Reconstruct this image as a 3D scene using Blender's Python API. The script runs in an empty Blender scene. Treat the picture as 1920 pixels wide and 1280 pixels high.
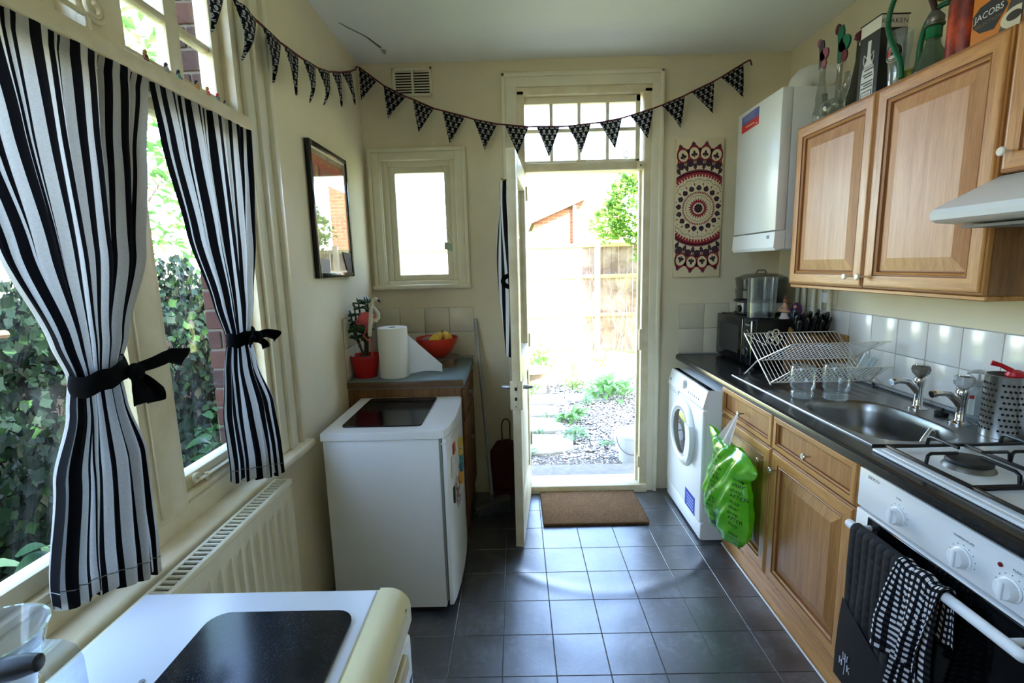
import bpy, bmesh, math, random
from mathutils import Vector, Matrix
random.seed(7)
S = bpy.context.scene
C = S.collection
PI = math.pi

# ------------------------------------------------------------------ camera, sky, sun, exposure
RIGHT = Vector((0.99964712, 0.00641294, -0.02577805))
UP = Vector((0.02448044, 0.15431829, 0.98771786))
FWD = Vector((-0.0103122, 0.98800037, -0.15410685))
cam_d = bpy.data.cameras.new('camera')
cam = bpy.data.objects.new('camera', cam_d)
C.objects.link(cam)
m3 = Matrix((RIGHT, UP, -FWD)).transposed()
cam.matrix_world = Matrix.Translation((0, 0, 1.55)) @ m3.to_4x4()
cam_d.sensor_width = 36.0
cam_d.lens = 36.0 * 908.6 / 1920.0
cam_d.clip_start = 0.02
S.camera = cam

SUN_DIR = Vector((0.46, -0.62, 0.80)).normalized()      # towards the sun: behind the house, to the right
W = bpy.data.worlds.new('sky')
S.world = W
W.use_nodes = True
wn = W.node_tree.nodes
sky = wn.new('ShaderNodeTexSky')
sky.sky_type = 'NISHITA'
sky.sun_disc = False
sky.sun_elevation = math.asin(SUN_DIR.z)
sky.sun_rotation = math.atan2(SUN_DIR.x, SUN_DIR.y)
sky.air_density = 1.0
sky.dust_density = 1.1
sky.ozone_density = 1.0
W.node_tree.links.new(sky.outputs[0], wn['Background'].inputs[0])
wn['Background'].inputs[1].default_value = 1.0

sun_d = bpy.data.lights.new('sun', 'SUN')
sun_d.energy = 22.0
sun_d.angle = 0.0095
sun_d.color = (1.0, 0.95, 0.87)
sun = bpy.data.objects.new('sun', sun_d)
C.objects.link(sun)
sun.rotation_euler = SUN_DIR.to_track_quat('Z', 'Y').to_euler()
sun.location = (4, -6, 9)

S.view_settings.view_transform = 'Standard'
S.view_settings.look = 'None'
S.view_settings.exposure = 1.68
S.view_settings.gamma = 1.0
S.view_settings.use_curve_mapping = False
S.cycles.max_bounces = 14
S.cycles.diffuse_bounces = 8
S.cycles.glossy_bounces = 6
S.cycles.transmission_bounces = 10
S.cycles.transparent_max_bounces = 24
S.cycles.sample_clamp_indirect = 12.0

# ------------------------------------------------------------------ mesh helpers
class MB:
    def __init__(s):
        s.v = []; s.f = []; s.m = []; s.uv = {}
    def add(s, vs, fs, mat=0, uv=None):
        o = len(s.v)
        s.v.extend([tuple(p) for p in vs])
        for f in fs:
            s.f.append([i + o for i in f]); s.m.append(mat)
        if uv:
            for i, t in enumerate(uv): s.uv[o + i] = t
        return s
    def box(s, x0, x1, y0, y1, z0, z1, mat=0):
        if x0 > x1: x0, x1 = x1, x0
        if y0 > y1: y0, y1 = y1, y0
        if z0 > z1: z0, z1 = z1, z0
        vs = [(x0,y0,z0),(x1,y0,z0),(x1,y1,z0),(x0,y1,z0),(x0,y0,z1),(x1,y0,z1),(x1,y1,z1),(x0,y1,z1)]
        return s.add(vs, [(0,3,2,1),(4,5,6,7),(0,1,5,4),(1,2,6,5),(2,3,7,6),(3,0,4,7)], mat)
    def rbox(s, x0, x1, y0, y1, z0, z1, b=0.004, seg=2, mat=0):
        bm = bmesh.new()
        bmesh.ops.create_cube(bm, size=1)
        for v in bm.verts:
            v.co = Vector((x0 + (v.co.x + .5) * (x1 - x0), y0 + (v.co.y + .5) * (y1 - y0), z0 + (v.co.z + .5) * (z1 - z0)))
        b = min(b, abs(x1-x0)*.49, abs(y1-y0)*.49, abs(z1-z0)*.49)
        bmesh.ops.bevel(bm, geom=list(bm.edges), offset=b, segments=seg, profile=.5, affect='EDGES')
        return s.bm(bm, mat)
    def bm(s, bm, mat=0):
        bm.verts.index_update()
        s.add([v.co[:] for v in bm.verts], [[v.index for v in f.verts] for f in bm.faces], mat)
        bm.free(); return s
    def cyl(s, p0, p1, r0, r1=None, n=16, mat=0, caps=True):
        return s.tube([p0, p1], [r0, r0 if r1 is None else r1], n, mat, caps)
    def tube(s, pts, r, n=8, mat=0, caps=True, closed=False):
        pts = [Vector(p) for p in pts]
        k = len(pts)
        rs = r if isinstance(r, (list, tuple)) else [r] * k
        vs = []; prev = None
        for i, p in enumerate(pts):
            if closed:
                t = pts[(i+1) % k] - pts[i-1]
            else:
                t = pts[min(i+1, k-1)] - pts[max(i-1, 0)]
            t = t.normalized() if t.length > 1e-9 else Vector((0,0,1))
            if prev is None:
                a = Vector((0,0,1)) if abs(t.z) < .9 else Vector((1,0,0))
                u = t.cross(a).normalized()
            else:
                u = (prev - t * prev.dot(t))
                u = u.normalized() if u.length > 1e-6 else t.orthogonal().normalized()
            prev = u
            w = t.cross(u)
            for j in range(n):
                an = 2*PI*j/n
                vs.append(p + (u*math.cos(an) + w*math.sin(an)) * rs[i])
        fs = []
        for i in range(k if closed else k-1):
            i2 = (i+1) % k
            for j in range(n):
                j2 = (j+1) % n
                fs.append((i*n+j, i*n+j2, i2*n+j2, i2*n+j))
        if caps and not closed:
            fs.append(tuple(range(n-1, -1, -1)))
            fs.append(tuple((k-1)*n + j for j in range(n)))
        return s.add(vs, fs, mat)
    def lathe(s, prof, c=(0,0,0), n=24, mat=0, axis=2, ang=2*PI, sx=1.0, sy=1.0):
        c = Vector(c); vs = []; k = len(prof)
        full = abs(ang - 2*PI) < 1e-6
        nn = n if full else n+1
        for r, h in prof:
            for j in range(nn):
                a = ang*j/n
                x, y = r*math.cos(a)*sx, r*math.sin(a)*sy
                q = (x, y, h) if axis == 2 else ((h, x, y) if axis == 0 else (y, h, x))
                vs.append(c + Vector(q))
        fs = []
        for i in range(k-1):
            for j in range(n):
                j2 = (j+1) % nn
                fs.append((i*nn+j, i*nn+j2, (i+1)*nn+j2, (i+1)*nn+j))
        if full and prof[0][0] > 1e-5: fs.append(tuple(range(nn-1, -1, -1)))
        if full and prof[-1][0] > 1e-5: fs.append(tuple((k-1)*nn+j for j in range(nn)))
        return s.add(vs, fs, mat)
    def sphere(s, c, r, n=12, m=8, mat=0):
        r = r if isinstance(r, (list, tuple)) else (r, r, r)
        vs = []; fs = []
        for i in range(m+1):
            th = PI*i/m
            for j in range(n):
                a = 2*PI*j/n
                vs.append((c[0]+r[0]*math.sin(th)*math.cos(a), c[1]+r[1]*math.sin(th)*math.sin(a), c[2]+r[2]*math.cos(th)))
        for i in range(m):
            for j in range(n):
                fs.append((i*n+j, (i+1)*n+j, (i+1)*n+(j+1) % n, i*n+(j+1) % n))
        return s.add(vs, fs, mat)
    def prism(s, poly, fn, d0, d1, mat=0):
        """poly of (a,b); fn(a,b,d) -> xyz; extruded from d0 to d1"""
        n = len(poly)
        vs = [fn(a, b, d0) for a, b in poly] + [fn(a, b, d1) for a, b in poly]
        fs = [tuple(range(n-1, -1, -1)), tuple(range(n, 2*n))]
        for i in range(n):
            j = (i+1) % n
            fs.append((i, j, n+j, n+i))
        return s.add(vs, fs, mat)
    def grid(s, fn, nu, nv, mat=0, uv=False, closed=False):
        vs = []; uvs = []
        cu = nu if closed else nu+1
        for i in range(nv+1):
            for j in range(cu):
                vs.append(fn(j/nu, i/nv)); uvs.append((j/nu, i/nv))
        fs = []
        for i in range(nv):
            for j in range(nu):
                j2 = (j+1) % cu
                fs.append((i*cu+j, i*cu+j2, (i+1)*cu+j2, (i+1)*cu+j))
        return s.add(vs, fs, mat, uvs if uv else None)
    def mesh(s, name, mats, angle=38, fix=True):
        me = bpy.data.meshes.new(name)
        me.from_pydata(s.v, [], s.f)
        if fix:
            bm = bmesh.new(); bm.from_mesh(me)
            bmesh.ops.recalc_face_normals(bm, faces=bm.faces)
            bm.to_mesh(me); bm.free()
        if not isinstance(mats, (list, tuple)): mats = [mats]
        for mt in mats: me.materials.append(mt)
        for p, mi in zip(me.polygons, s.m):
            p.material_index = mi; p.use_smooth = True
        if s.uv:
            ul = me.uv_layers.new(name='UVMap')
            for lp in me.loops:
                ul.data[lp.index].uv = s.uv.get(lp.vertex_index, (0, 0))
        me.set_sharp_from_angle(angle=math.radians(angle))
        me.update()
        return me
    def build(s, name, mats, parent=None, angle=38, fix=True):
        return link(name, s.mesh(name, mats, angle, fix), parent)

def wloc(o):
    v = Vector((0, 0, 0))
    while o is not None:
        v += o.location; o = o.parent
    return v
def link(name, me, parent=None, at=(0, 0, 0)):
    o = bpy.data.objects.new(name, me)
    C.objects.link(o)
    if parent is not None:
        o.parent = parent
        o.location = Vector(at) - wloc(parent)
    else:
        o.location = at
    return o
def tag(o, label, cat, group=None, kind=None):
    o['label'] = label
    o['category'] = cat
    if group: o['group'] = group
    if kind: o['kind'] = kind
    return o
def thing(name, label, cat, loc=(0, 0, 0), group=None):
    o = bpy.data.objects.new(name, None)
    C.objects.link(o); o.location = loc
    o.empty_display_size = .05
    return tag(o, label, cat, group)
def struct(name, loc=(0, 0, 0), label=None):
    o = bpy.data.objects.new(name, None)
    C.objects.link(o); o.location = loc; o['kind'] = 'structure'
    o.empty_display_size = .05
    if label: o['label'] = label
    return o
def sbuild(mb, name, mats, label=None):
    o = mb.build(name, mats); o['kind'] = 'structure'
    if label: o['label'] = label
    return o
def text_pts(body, size=1.0, spacing=1.0, align='CENTER', res=3):
    cu = bpy.data.curves.new('t', 'FONT')
    cu.body = body; cu.size = size; cu.align_x = align; cu.align_y = 'CENTER'
    cu.space_character = spacing; cu.resolution_u = res
    ob = bpy.data.objects.new('t', cu)
    me = bpy.data.meshes.new_from_object(ob)
    vs = [v.co[:] for v in me.vertices]; fs = [list(p.vertices) for p in me.polygons]
    bpy.data.objects.remove(ob); bpy.data.curves.remove(cu); bpy.data.meshes.remove(me)
    return vs, fs
def text(mb, body, size, fn, mat=0, spacing=1.0, align='CENTER', sx=1.0):
    vs, fs = text_pts(body, size, spacing, align)
    return mb.add([fn(v[0]*sx, v[1]) for v in vs], fs, mat)
def lerp(a, b, t): return a + (b-a)*t
def interp(tab, x):
    """tab: sorted list of (x, v...) -> tuple"""
    if x <= tab[0][0]: return tab[0][1:]
    for a, b in zip(tab, tab[1:]):
        if x <= b[0]:
            t = (x-a[0])/(b[0]-a[0]); t = t*t*(3-2*t)*.5 + t*.5
            return tuple(lerp(p, q, t) for p, q in zip(a[1:], b[1:]))
    return tab[-1][1:]

# ------------------------------------------------------------------ materials
def lin(c):
    return tuple(((x/255)/12.92 if x/255 <= .04045 else ((x/255+.055)/1.055)**2.4) for x in c) + (1.0,)
def nodes(name):
    m = bpy.data.materials.new(name); m.use_nodes = True
    nt = m.node_tree; return m, nt, nt.nodes['Principled BSDF'], nt.nodes, nt.links
def posn(nt, scale=(1, 1, 1), rot=(0, 0, 0)):
    g = nt.nodes.new('ShaderNodeNewGeometry')
    mp = nt.nodes.new('ShaderNodeMapping')
    mp.inputs['Scale'].default_value = scale
    mp.inputs['Rotation'].default_value = rot
    nt.links.new(g.outputs['Position'], mp.inputs['Vector'])
    return mp.outputs[0]
def noise(nt, vec, scale, detail=4, rough=.55):
    n = nt.nodes.new('ShaderNodeTexNoise')
    n.inputs['Scale'].default_value = scale; n.inputs['Detail'].default_value = detail
    n.inputs['Roughness'].default_value = rough
    if vec is not None: nt.links.new(vec, n.inputs['Vector'])
    return n.outputs[0]
def ramp(nt, fac, stops):
    r = nt.nodes.new('ShaderNodeValToRGB')
    els = r.color_ramp.elements
    while len(els) < len(stops): els.new(.5)
    for e, (p, c) in zip(els, stops):
        e.position = p; e.color = c if len(c) == 4 else lin(c)
    nt.links.new(fac, r.inputs[0])
    return r.outputs[0]
def math_(nt, op, a, b=None, c=None):
    n = nt.nodes.new('ShaderNodeMath'); n.operation = op
    for i, x in enumerate((a, b, c)):
        if x is None: continue
        if isinstance(x, (int, float)): n.inputs[i].default_value = x
        else: nt.links.new(x, n.inputs[i])
    return n.outputs[0]
def mixc(nt, fac, a, b):
    n = nt.nodes.new('ShaderNodeMix'); n.data_type = 'RGBA'
    if isinstance(fac, (int, float)): n.inputs[0].default_value = fac
    else: nt.links.new(fac, n.inputs[0])
    for i, x in ((6, a), (7, b)):
        if isinstance(x, tuple): n.inputs[i].default_value = x if len(x) == 4 else lin(x)
        else: nt.links.new(x, n.inputs[i])
    return n.outputs[2]
def bump(nt, h, strength, dist=.002):
    b = nt.nodes.new('ShaderNodeBump')
    b.inputs['Strength'].default_value = strength; b.inputs['Distance'].default_value = dist
    nt.links.new(h, b.inputs['Height'])
    nt.links.new(b.outputs[0], nt.nodes['Principled BSDF'].inputs['Normal'])
def mat(name, col, rough=.5, metal=0.0, var=.0, scale=6, bmp=0, bscale=80, spec=.5, coat=0, trans=0, ior=1.45, vcol=None, sss=0):
    m, nt, p, N, L = nodes(name)
    p.inputs['Roughness'].default_value = rough
    p.inputs['Metallic'].default_value = metal
    p.inputs['Specular IOR Level'].default_value = spec
    p.inputs['Coat Weight'].default_value = coat
    p.inputs['Transmission Weight'].default_value = trans
    p.inputs['IOR'].default_value = ior
    if var or vcol:
        c2 = lin(vcol) if vcol else tuple(x*(1-var) for x in lin(col)[:3]) + (1,)
        f = noise(nt, posn(nt), scale, 5)
        f2 = ramp(nt, f, [(.32, (0, 0, 0, 1)), (.68, (1, 1, 1, 1))])
        L.new(mixc(nt, f2, c2, lin(col)), p.inputs['Base Color'])
    else:
        p.inputs['Base Color'].default_value = lin(col)
    if bmp: bump(nt, noise(nt, posn(nt), bscale, 3), bmp)
    m.diffuse_color = lin(col)
    return m
def wood(name, c1, c2, scale=(30, 30, 2.2), rough=.42, fine=7.0):
    m, nt, p, N, L = nodes(name)
    v = posn(nt, scale)
    f = noise(nt, v, 1.6, 6, .65)
    f2 = noise(nt, v, fine, 4, .7)
    s = math_(nt, 'ADD', math_(nt, 'MULTIPLY', f, .6), math_(nt, 'MULTIPLY', f2, .4))
    L.new(ramp(nt, s, [(.36, c2), (.62, c1)]), p.inputs['Base Color'])
    p.inputs['Roughness'].default_value = rough
    bump(nt, f2, .08, .001)
    return m
def glass(name, tint=(255, 255, 255), refl=1.0, rough=0.0, opac=0.0, ocol=(230, 235, 240), ior=1.45):
    """thin clear sheet: light passes straight, surface mirrors by Fresnel"""
    m = bpy.data.materials.new(name); m.use_nodes = True
    nt = m.node_tree; N = nt.nodes; L = nt.links; N.clear()
    o = N.new('ShaderNodeOutputMaterial'); t = N.new('ShaderNodeBsdfTransparent'); g = N.new('ShaderNodeBsdfGlossy')
    t.inputs[0].default_value = lin(tint); g.inputs['Roughness'].default_value = rough
    lw = N.new('ShaderNodeLayerWeight'); lw.inputs[0].default_value = .5      # facing = 1 - |cos|, the same on both sides
    f5 = math_(nt, 'POWER', lw.outputs['Facing'], 5.0)
    fac = math_(nt, 'MINIMUM', math_(nt, 'MULTIPLY', math_(nt, 'MULTIPLY_ADD', f5, .9, .035), refl), .95)
    mx = N.new('ShaderNodeMixShader'); L.new(fac, mx.inputs[0]); L.new(t.outputs[0], mx.inputs[1]); L.new(g.outputs[0], mx.inputs[2])
    last = mx.outputs[0]
    if opac:
        d = N.new('ShaderNodeBsdfDiffuse'); d.inputs[0].default_value = lin(ocol)
        m2 = N.new('ShaderNodeMixShader'); m2.inputs[0].default_value = opac
        L.new(last, m2.inputs[1]); L.new(d.outputs[0], m2.inputs[2]); last = m2.outputs[0]
    L.new(last, o.inputs[0])
    return m
def cloth(name, colnode_fn, rough=.9, transl=.35, tcol=None):
    m = bpy.data.materials.new(name); m.use_nodes = True
    nt = m.node_tree; N = nt.nodes; L = nt.links
    p = N['Principled BSDF']; o = N['Material Output']
    p.inputs['Roughness'].default_value = rough; p.inputs['Specular IOR Level'].default_value = .15
    c = colnode_fn(nt)
    tr = N.new('ShaderNodeBsdfTranslucent')
    mx = N.new('ShaderNodeMixShader'); mx.inputs[0].default_value = transl
    if isinstance(c, tuple):
        p.inputs['Base Color'].default_value = c; tr.inputs[0].default_value = c
    else:
        L.new(c, p.inputs['Base Color']); L.new(c, tr.inputs[0])
    L.new(p.outputs[0], mx.inputs[1]); L.new(tr.outputs[0], mx.inputs[2]); L.new(mx.outputs[0], o.inputs[0])
    return m
def uvxy(nt):
    u = nt.nodes.new('ShaderNodeUVMap'); s = nt.nodes.new('ShaderNodeSeparateXYZ')
    nt.links.new(u.outputs[0], s.inputs[0]); return s.outputs[0], s.outputs[1]

m_wall = mat('wall_cream', (228, 218, 190), .75, var=.10, scale=2.2, bmp=.10, bscale=40)
m_ceil = mat('ceiling_paint', (234, 236, 237), .8, var=.06, scale=1.5, bmp=.06, bscale=30)
m_paint = mat('gloss_cream_paint', (233, 226, 202), .35, var=.10, scale=5, bmp=.05, bscale=35)
m_paintw = mat('worn_cream_paint', (230, 221, 194), .42, vcol=(214, 200, 164), scale=9, bmp=.10, bscale=50)
m_white = mat('white_enamel', (228, 229, 228), .28, var=.03, scale=3)
m_white2 = mat('white_plastic', (232, 233, 234), .35)
m_yellowed = mat('yellowed_plastic', (226, 216, 172), .35, var=.06)
m_black = mat('black_plastic', (14, 14, 15), .35)
m_blackg = mat('black_gloss', (8, 8, 9), .12)
m_dark = mat('dark_gap', (12, 11, 10), .9)
m_steel = mat('brushed_steel', (206, 203, 198), .30, metal=1.0, var=.12, scale=30)
m_chrome = mat('chrome', (215, 213, 210), .10, metal=1.0)
m_wire = mat('chrome_wire', (236, 232, 224), .30, metal=.75)
m_glass = glass('window_glass')
m_clear = glass('clear_glassware', (244, 248, 247), refl=2.2, opac=.10)

# ================================================================== THE SETTING
WL, WF, WR, CZ = -.93, 3.17, 1.70, 2.785
# floor with every tile its own slab
m_grout = mat('pale_grout', (92, 93, 93), .7)
def tile_mat():
    m, nt, p, N, L = nodes('slate_vinyl')
    v = posn(nt)
    f = noise(nt, v, 7, 6, .65)
    f2 = noise(nt, v, 34, 5, .7)
    s = math_(nt, 'ADD', math_(nt, 'MULTIPLY', f, .55), math_(nt, 'MULTIPLY', f2, .45))
    oi = N.new('ShaderNodeObjectInfo')
    c = ramp(nt, s, [(.34, (20, 21, 24)), (.5, (42, 45, 52)), (.64, (86, 90, 99))])
    sh = math_(nt, 'MULTIPLY_ADD', oi.outputs['Random'], .5, .75)
    h = N.new('ShaderNodeHueSaturation'); L.new(c, h.inputs['Color']); L.new(sh, h.inputs['Value'])
    L.new(h.outputs[0], p.inputs['Base Color'])
    r = math_(nt, 'ADD', math_(nt, 'MULTIPLY_ADD', f2, .18, .20), math_(nt, 'MULTIPLY', f, .22))
    L.new(r, p.inputs['Roughness'])
    p.inputs['Specular IOR Level'].default_value = 1.0
    # loose vinyl: broad ripples, one long fold across the walkway, and fine emboss
    big = noise(nt, posn(nt, (1, 1, 0)), 3.2, 1, .4)
    x = N.new('ShaderNodeSeparateXYZ'); g = N.new('ShaderNodeNewGeometry'); L.new(g.outputs[0], x.inputs[0])
    dx = math_(nt, 'SUBTRACT', x.outputs[0], .42)
    cy = math_(nt, 'MULTIPLY_ADD', math_(nt, 'MULTIPLY', dx, dx), .85, 2.10)
    d = math_(nt, 'DIVIDE', math_(nt, 'SUBTRACT', x.outputs[1], cy), .045)
    fold = math_(nt, 'POWER', 2.718, math_(nt, 'MULTIPLY', math_(nt, 'MULTIPLY', d, d), -1.0))
    hgt = math_(nt, 'ADD', math_(nt, 'MULTIPLY', big, 1.9), math_(nt, 'ADD', math_(nt, 'MULTIPLY', fold, .75), math_(nt, 'MULTIPLY', f2, .08)))
    b = N.new('ShaderNodeBump'); b.inputs['Strength'].default_value = .55; b.inputs['Distance'].default_value = .012
    L.new(hgt, b.inputs['Height']); L.new(b.outputs[0], p.inputs['Normal'])
    p.inputs['Coat Weight'].default_value = 1.0; p.inputs['Coat Roughness'].default_value = .30; p.inputs['Coat IOR'].default_value = 1.75
    L.new(b.outputs[0], p.inputs['Coat Normal'])
    return m
m_tile = tile_mat()
floor = sbuild(MB().box(-1.15, 1.9, -1.8, 3.4, -.12, -.0016), 'floor', m_grout)
TX, TY = .2085, .211
fx0, fy0 = -.0875, 1.843
tmesh = {}
ix = [fx0 + TX*i for i in range(-5, 10)]
iy = [fy0 + TY*i for i in range(-9, 8)]
for a in ix:
    for b in iy:
        x0, x1 = max(a+.0017, WL), min(a+TX-.0017, WR)
        y0, y1 = b+.0017, min(b+TY-.0017, WF)
        if x1-x0 < .02 or y1-y0 < .02: continue
        key = (round(x1-x0, 3), round(y1-y0, 3))
        if key not in tmesh:
            w, h = key
            q = MB(); q.add([(0,0,-.004),(w,0,-.004),(w,h,-.004),(0,h,-.004),(0,0,-.001),(w,0,-.001),(w,h,-.001),(0,h,-.001),
                   (.0009,.0009,0),(w-.0009,.0009,0),(w-.0009,h-.0009,0),(.0009,h-.0009,0)],
                  [(0,1,5,4),(1,2,6,5),(2,3,7,6),(3,0,4,7),(4,5,9,8),(5,6,10,9),(6,7,11,10),(7,4,8,11),(8,9,10,11)])
            tmesh[key] = q.mesh('floor_tile', m_tile, 20)
        link('floor_tile', tmesh[key], floor, (x0, y0, 0))

# walls with their openings
q = MB()
q.box(-1.15, WL, -1.8, -.35, 0, CZ); q.box(-1.15, WL, 1.81, 3.40, 0, CZ)
q.box(-1.15, WL, -.35, 1.81, 0, .815); q.box(-1.15, WL, -.35, 1.81, 2.72, CZ)
wall_left = sbuild(q, 'wall_left', m_wall)
q = MB()
q.box(WL, -.84, WF, 3.40, 0, CZ); q.box(-.84, -.35, WF, 3.40, 0, 1.44); q.box(-.84, -.35, WF, 3.40, 2.235, CZ)
q.box(-.35, .03, WF, 3.40, 0, CZ); q.box(.03, .865, WF, 3.40, 2.62, CZ); q.box(.865, 1.9, WF, 3.40, 0, CZ)
wall_far = sbuild(q, 'wall_far', m_wall)
wall_right = sbuild(MB().box(WR, 1.9, -1.8, WF, 0, CZ), 'wall_right', m_wall)
wall_back = sbuild(MB().box(WL, WR, -1.8, -1.6, 0, CZ), 'wall_back', m_wall)
ceiling = sbuild(MB().box(-1.15, 1.9, -1.8, 3.40, CZ, 2.95), 'ceiling', m_ceil)
sun_block = sbuild(MB().box(1.9, 5.5, -4.0, 3.5, -.35, 3.9), 'sun_block_wall', mat('sun_block_render', (150, 140, 128), .9, var=.2, scale=3))  # unseen mass added beside the house to keep sun off the gravel
roof = sbuild(MB().box(-1.3, 1.899, -2.0, 3.5, 2.95, 3.05).prism([(-1.3, 3.05), (1.899, 3.05), (1.899, 3.95), (.2, 3.95)], lambda a, b, d: (a, d, b), -2.0, 3.5),
              'roof', mat('roof_slate', (70, 68, 70), .7, var=.2, scale=8))  # unseen roof, made tall so its shadow covers ivy and gravel
# peeling crack in the ceiling paint
q = MB()
path = [(-.862, 2.66), (-.83, 2.72), (-.80, 2.775), (-.775, 2.825), (-.755, 2.90), (-.74, 2.955)]
for i, ((x0, y0), (x1, y1)) in enumerate(zip(path, path[1:])):
    w = .002 + .0013*i
    q.add([(x0, y0, CZ-.0005), (x1, y1, CZ-.0005), (x1+w, y1-.004, CZ-.005), (x0+w*.8, y0-.004, CZ-.004)], [(0, 1, 2, 3)], 0)
    q.add([(x0+w, y0-.002, CZ-.0006), (x1+w, y1-.002, CZ-.0006), (x1+2.6*w, y1-.004, CZ-.0006), (x0+2.2*w, y0-.004, CZ-.0006)], [(0, 1, 2, 3)], 1)
q.add([(-.735, 2.965, CZ-.0006), (-.705, 2.985, CZ-.0006), (-.712, 2.998, CZ-.02), (-.728, 2.982, CZ-.016)], [(0, 1, 2, 3)], 0)
q.build('ceiling_crack', [mat('peeling_paint', (150, 146, 132), .8), mat('bare_plaster_crack', (70, 52, 36), .9)], ceiling)

# wall tiles: glazed squares, each its own piece
m_wtile = mat('glazed_tile', (226, 222, 214), .16, var=.05, scale=14, bmp=.05, bscale=12)
m_wtile2 = mat('cream_glazed_tile', (214, 206, 184), .25, var=.06, scale=14)
def tilemesh(w, h, nrm, mt):
    q = MB()
    if nrm == 'y': q.rbox(-w/2, w/2, -.006, .001, -h/2, h/2, .0025, 2)
    else: q.rbox(-.006, .001, -w/2, w/2, -h/2, h/2, .0025, 2)
    return q.mesh('wall_tile', mt)
T1, T2 = .1575, .162
m_wg = mat('wall_grout', (176, 172, 164), .8)
MB().box(WR-.002, WR, .2, WF-.001, .945, 1.276).build('tile_grout', m_wg, wall_right)
tm = tilemesh(T1-.003, T1-.003, 'x', m_wtile)
for i in range(-9, 10):
    y = 1.675 + T1*i + T1/2
    if y+T1/2 > WF: continue
    for z in (1.196, 1.0385): link('wall_tile', tm, wall_right, (WR-.002, y, z))
tm = tilemesh(T2-.003, T2-.003, 'y', m_wtile2)
MB().box(WL, -.283, WF-.002, WF, .955, 1.293).box(1.065, WR-.008, WF-.002, WF, .945, 1.276).build('tile_grout', m_wg, wall_far)
for i in range(4):
    for z in (1.212, 1.050): link('wall_tile', tm, wall_far, (-.3595-T2*i, WF-.002, z))
    if i < 3:
        for z in (1.195, 1.033): link('wall_tile', tm, wall_far, (1.145+T2*i, WF-.002, z))
tmx = MB().rbox(-.001, .006, -(T2-.003)/2, (T2-.003)/2, -(T2-.003)/2, (T2-.003)/2, .0025, 2).mesh('wall_tile', m_wtile2)
MB().box(WL, WL+.002, 2.56, WF-.008, .955, 1.293).build('tile_grout', m_wg, wall_left)
for i in range(3):
    for z in (1.212, 1.050): link('wall_tile', tmx, wall_left, (WL+.002, 2.645+T2*i, z))

# ---- left window: two casements below a shelf-like transom, small-paned lights above
win1 = struct('window_1', (-1.0, 1.0, .83), 'cream wooden casement window with small upper lights')
q = MB()
q.box(-1.05, -.935, 1.755, 1.81, .845, 2.72); q.box(-1.05, -.935, -.35, -.30, .845, 2.72)
q.box(-1.05, -.935, -.30, 1.755, 2.67, 2.72)
q.rbox(-1.05, -.945, -.30, 1.755, .843, .905, .006, 2)
q.rbox(-1.04, -.952, -.30, 1.755, .905, .925, .006, 2)
q.build('window_frame', m_paintw, win1)
MB().rbox(-1.05, -.93, 1.135, 1.27, .90, 2.70, .008, 2).rbox(-1.0, -.922, 1.16, 1.245, .92, 2.04, .006, 2).build('mullion', m_paintw, win1)
MB().rbox(-1.05, -.93, -.005, .13, .90, 2.70, .008, 2).rbox(-1.0, -.922, .02, .105, .92, 2.04, .006, 2).build('mullion', m_paintw, win1)
q = MB(); q.rbox(-1.05, -.908, -.30, 1.79, 2.035, 2.083, .008, 3); q.rbox(-.95, -.918, -.30, 1.785, 2.012, 2.036, .004, 2)
q.build('transom_rail', m_paintw, win1)
q = MB(); q.rbox(-1.03, -.872, -.40, 1.985, .812, .846, .012, 3)
q.build('window_sill', m_paintw, win1)
q = MB()
q.rbox(WL-.005, -.918, 1.79, 1.845, .846, 2.74, .004, 2); q.rbox(WL-.005, -.906, 1.845, 1.862, .846, 2.74, .005, 2)
q.rbox(WL-.005, -.914, 1.862, 1.925, .846, 2.74, .004, 2); q.rbox(WL-.005, -.898, 1.925, 1.957, .846, 2.782, .006, 2)
q.rbox(WL-.005, -.914, -.40, 1.925, 2.735, 2.782, .004, 2)
q.build('casing', m_paint, win1)
def sash(y0, y1, z0, z1, w, vb=(), hb=(), xg=-1.0, name='sash'):
    q = MB()
    for a, b, c, d in ((y0, y0+w, z0, z1), (y1-w, y1, z0, z1), (y0+w, y1-w, z0, z0+w*1.05), (y0+w, y1-w, z1-w, z1)):
        q.rbox(xg-.022, xg+.026, a, b, c, d, .005, 2)
    s = q.build(name, m_paintw, win1)
    vs = [y0+w] + [x for x in vb] + [y1-w]; hs = [z0+w*1.05] + [x for x in hb] + [z1-w]
    for x in vb: MB().rbox(xg-.018, xg+.016, x-.030, x+.030, z0+w, z1-w, .006, 2).build('muntin', m_paintw, s)
    for x in hb: MB().rbox(xg-.017, xg+.015, y0+w, y1-w, x-.011, x+.011, .005, 2).build('muntin', m_paintw, s)
    for a, b in zip(vs, vs[1:]):
        for c, d in zip(hs, hs[1:]):
            MB().box(xg-.002, xg+.002, a, b, c, d).build('pane', m_glass, s)
    return s
s_l = sash(.13, 1.135, .925, 2.035, .040)
sash(-.30, -.005, .925, 2.035, .040); sash(-.30, -.005, 2.083, 2.67, .045, hb=(2.30, 2.49), name='upper_sash')
s_r = sash(1.27, 1.755, .925, 2.035, .042)
sash(1.27, 1.755, 2.083, 2.67, .045, vb=(1.535,), hb=(2.274, 2.46), name='upper_sash')
sash(.13, 1.135, 2.083, 2.67, .045, vb=(.63,), hb=(2.30, 2.49), name='upper_sash')
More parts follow.
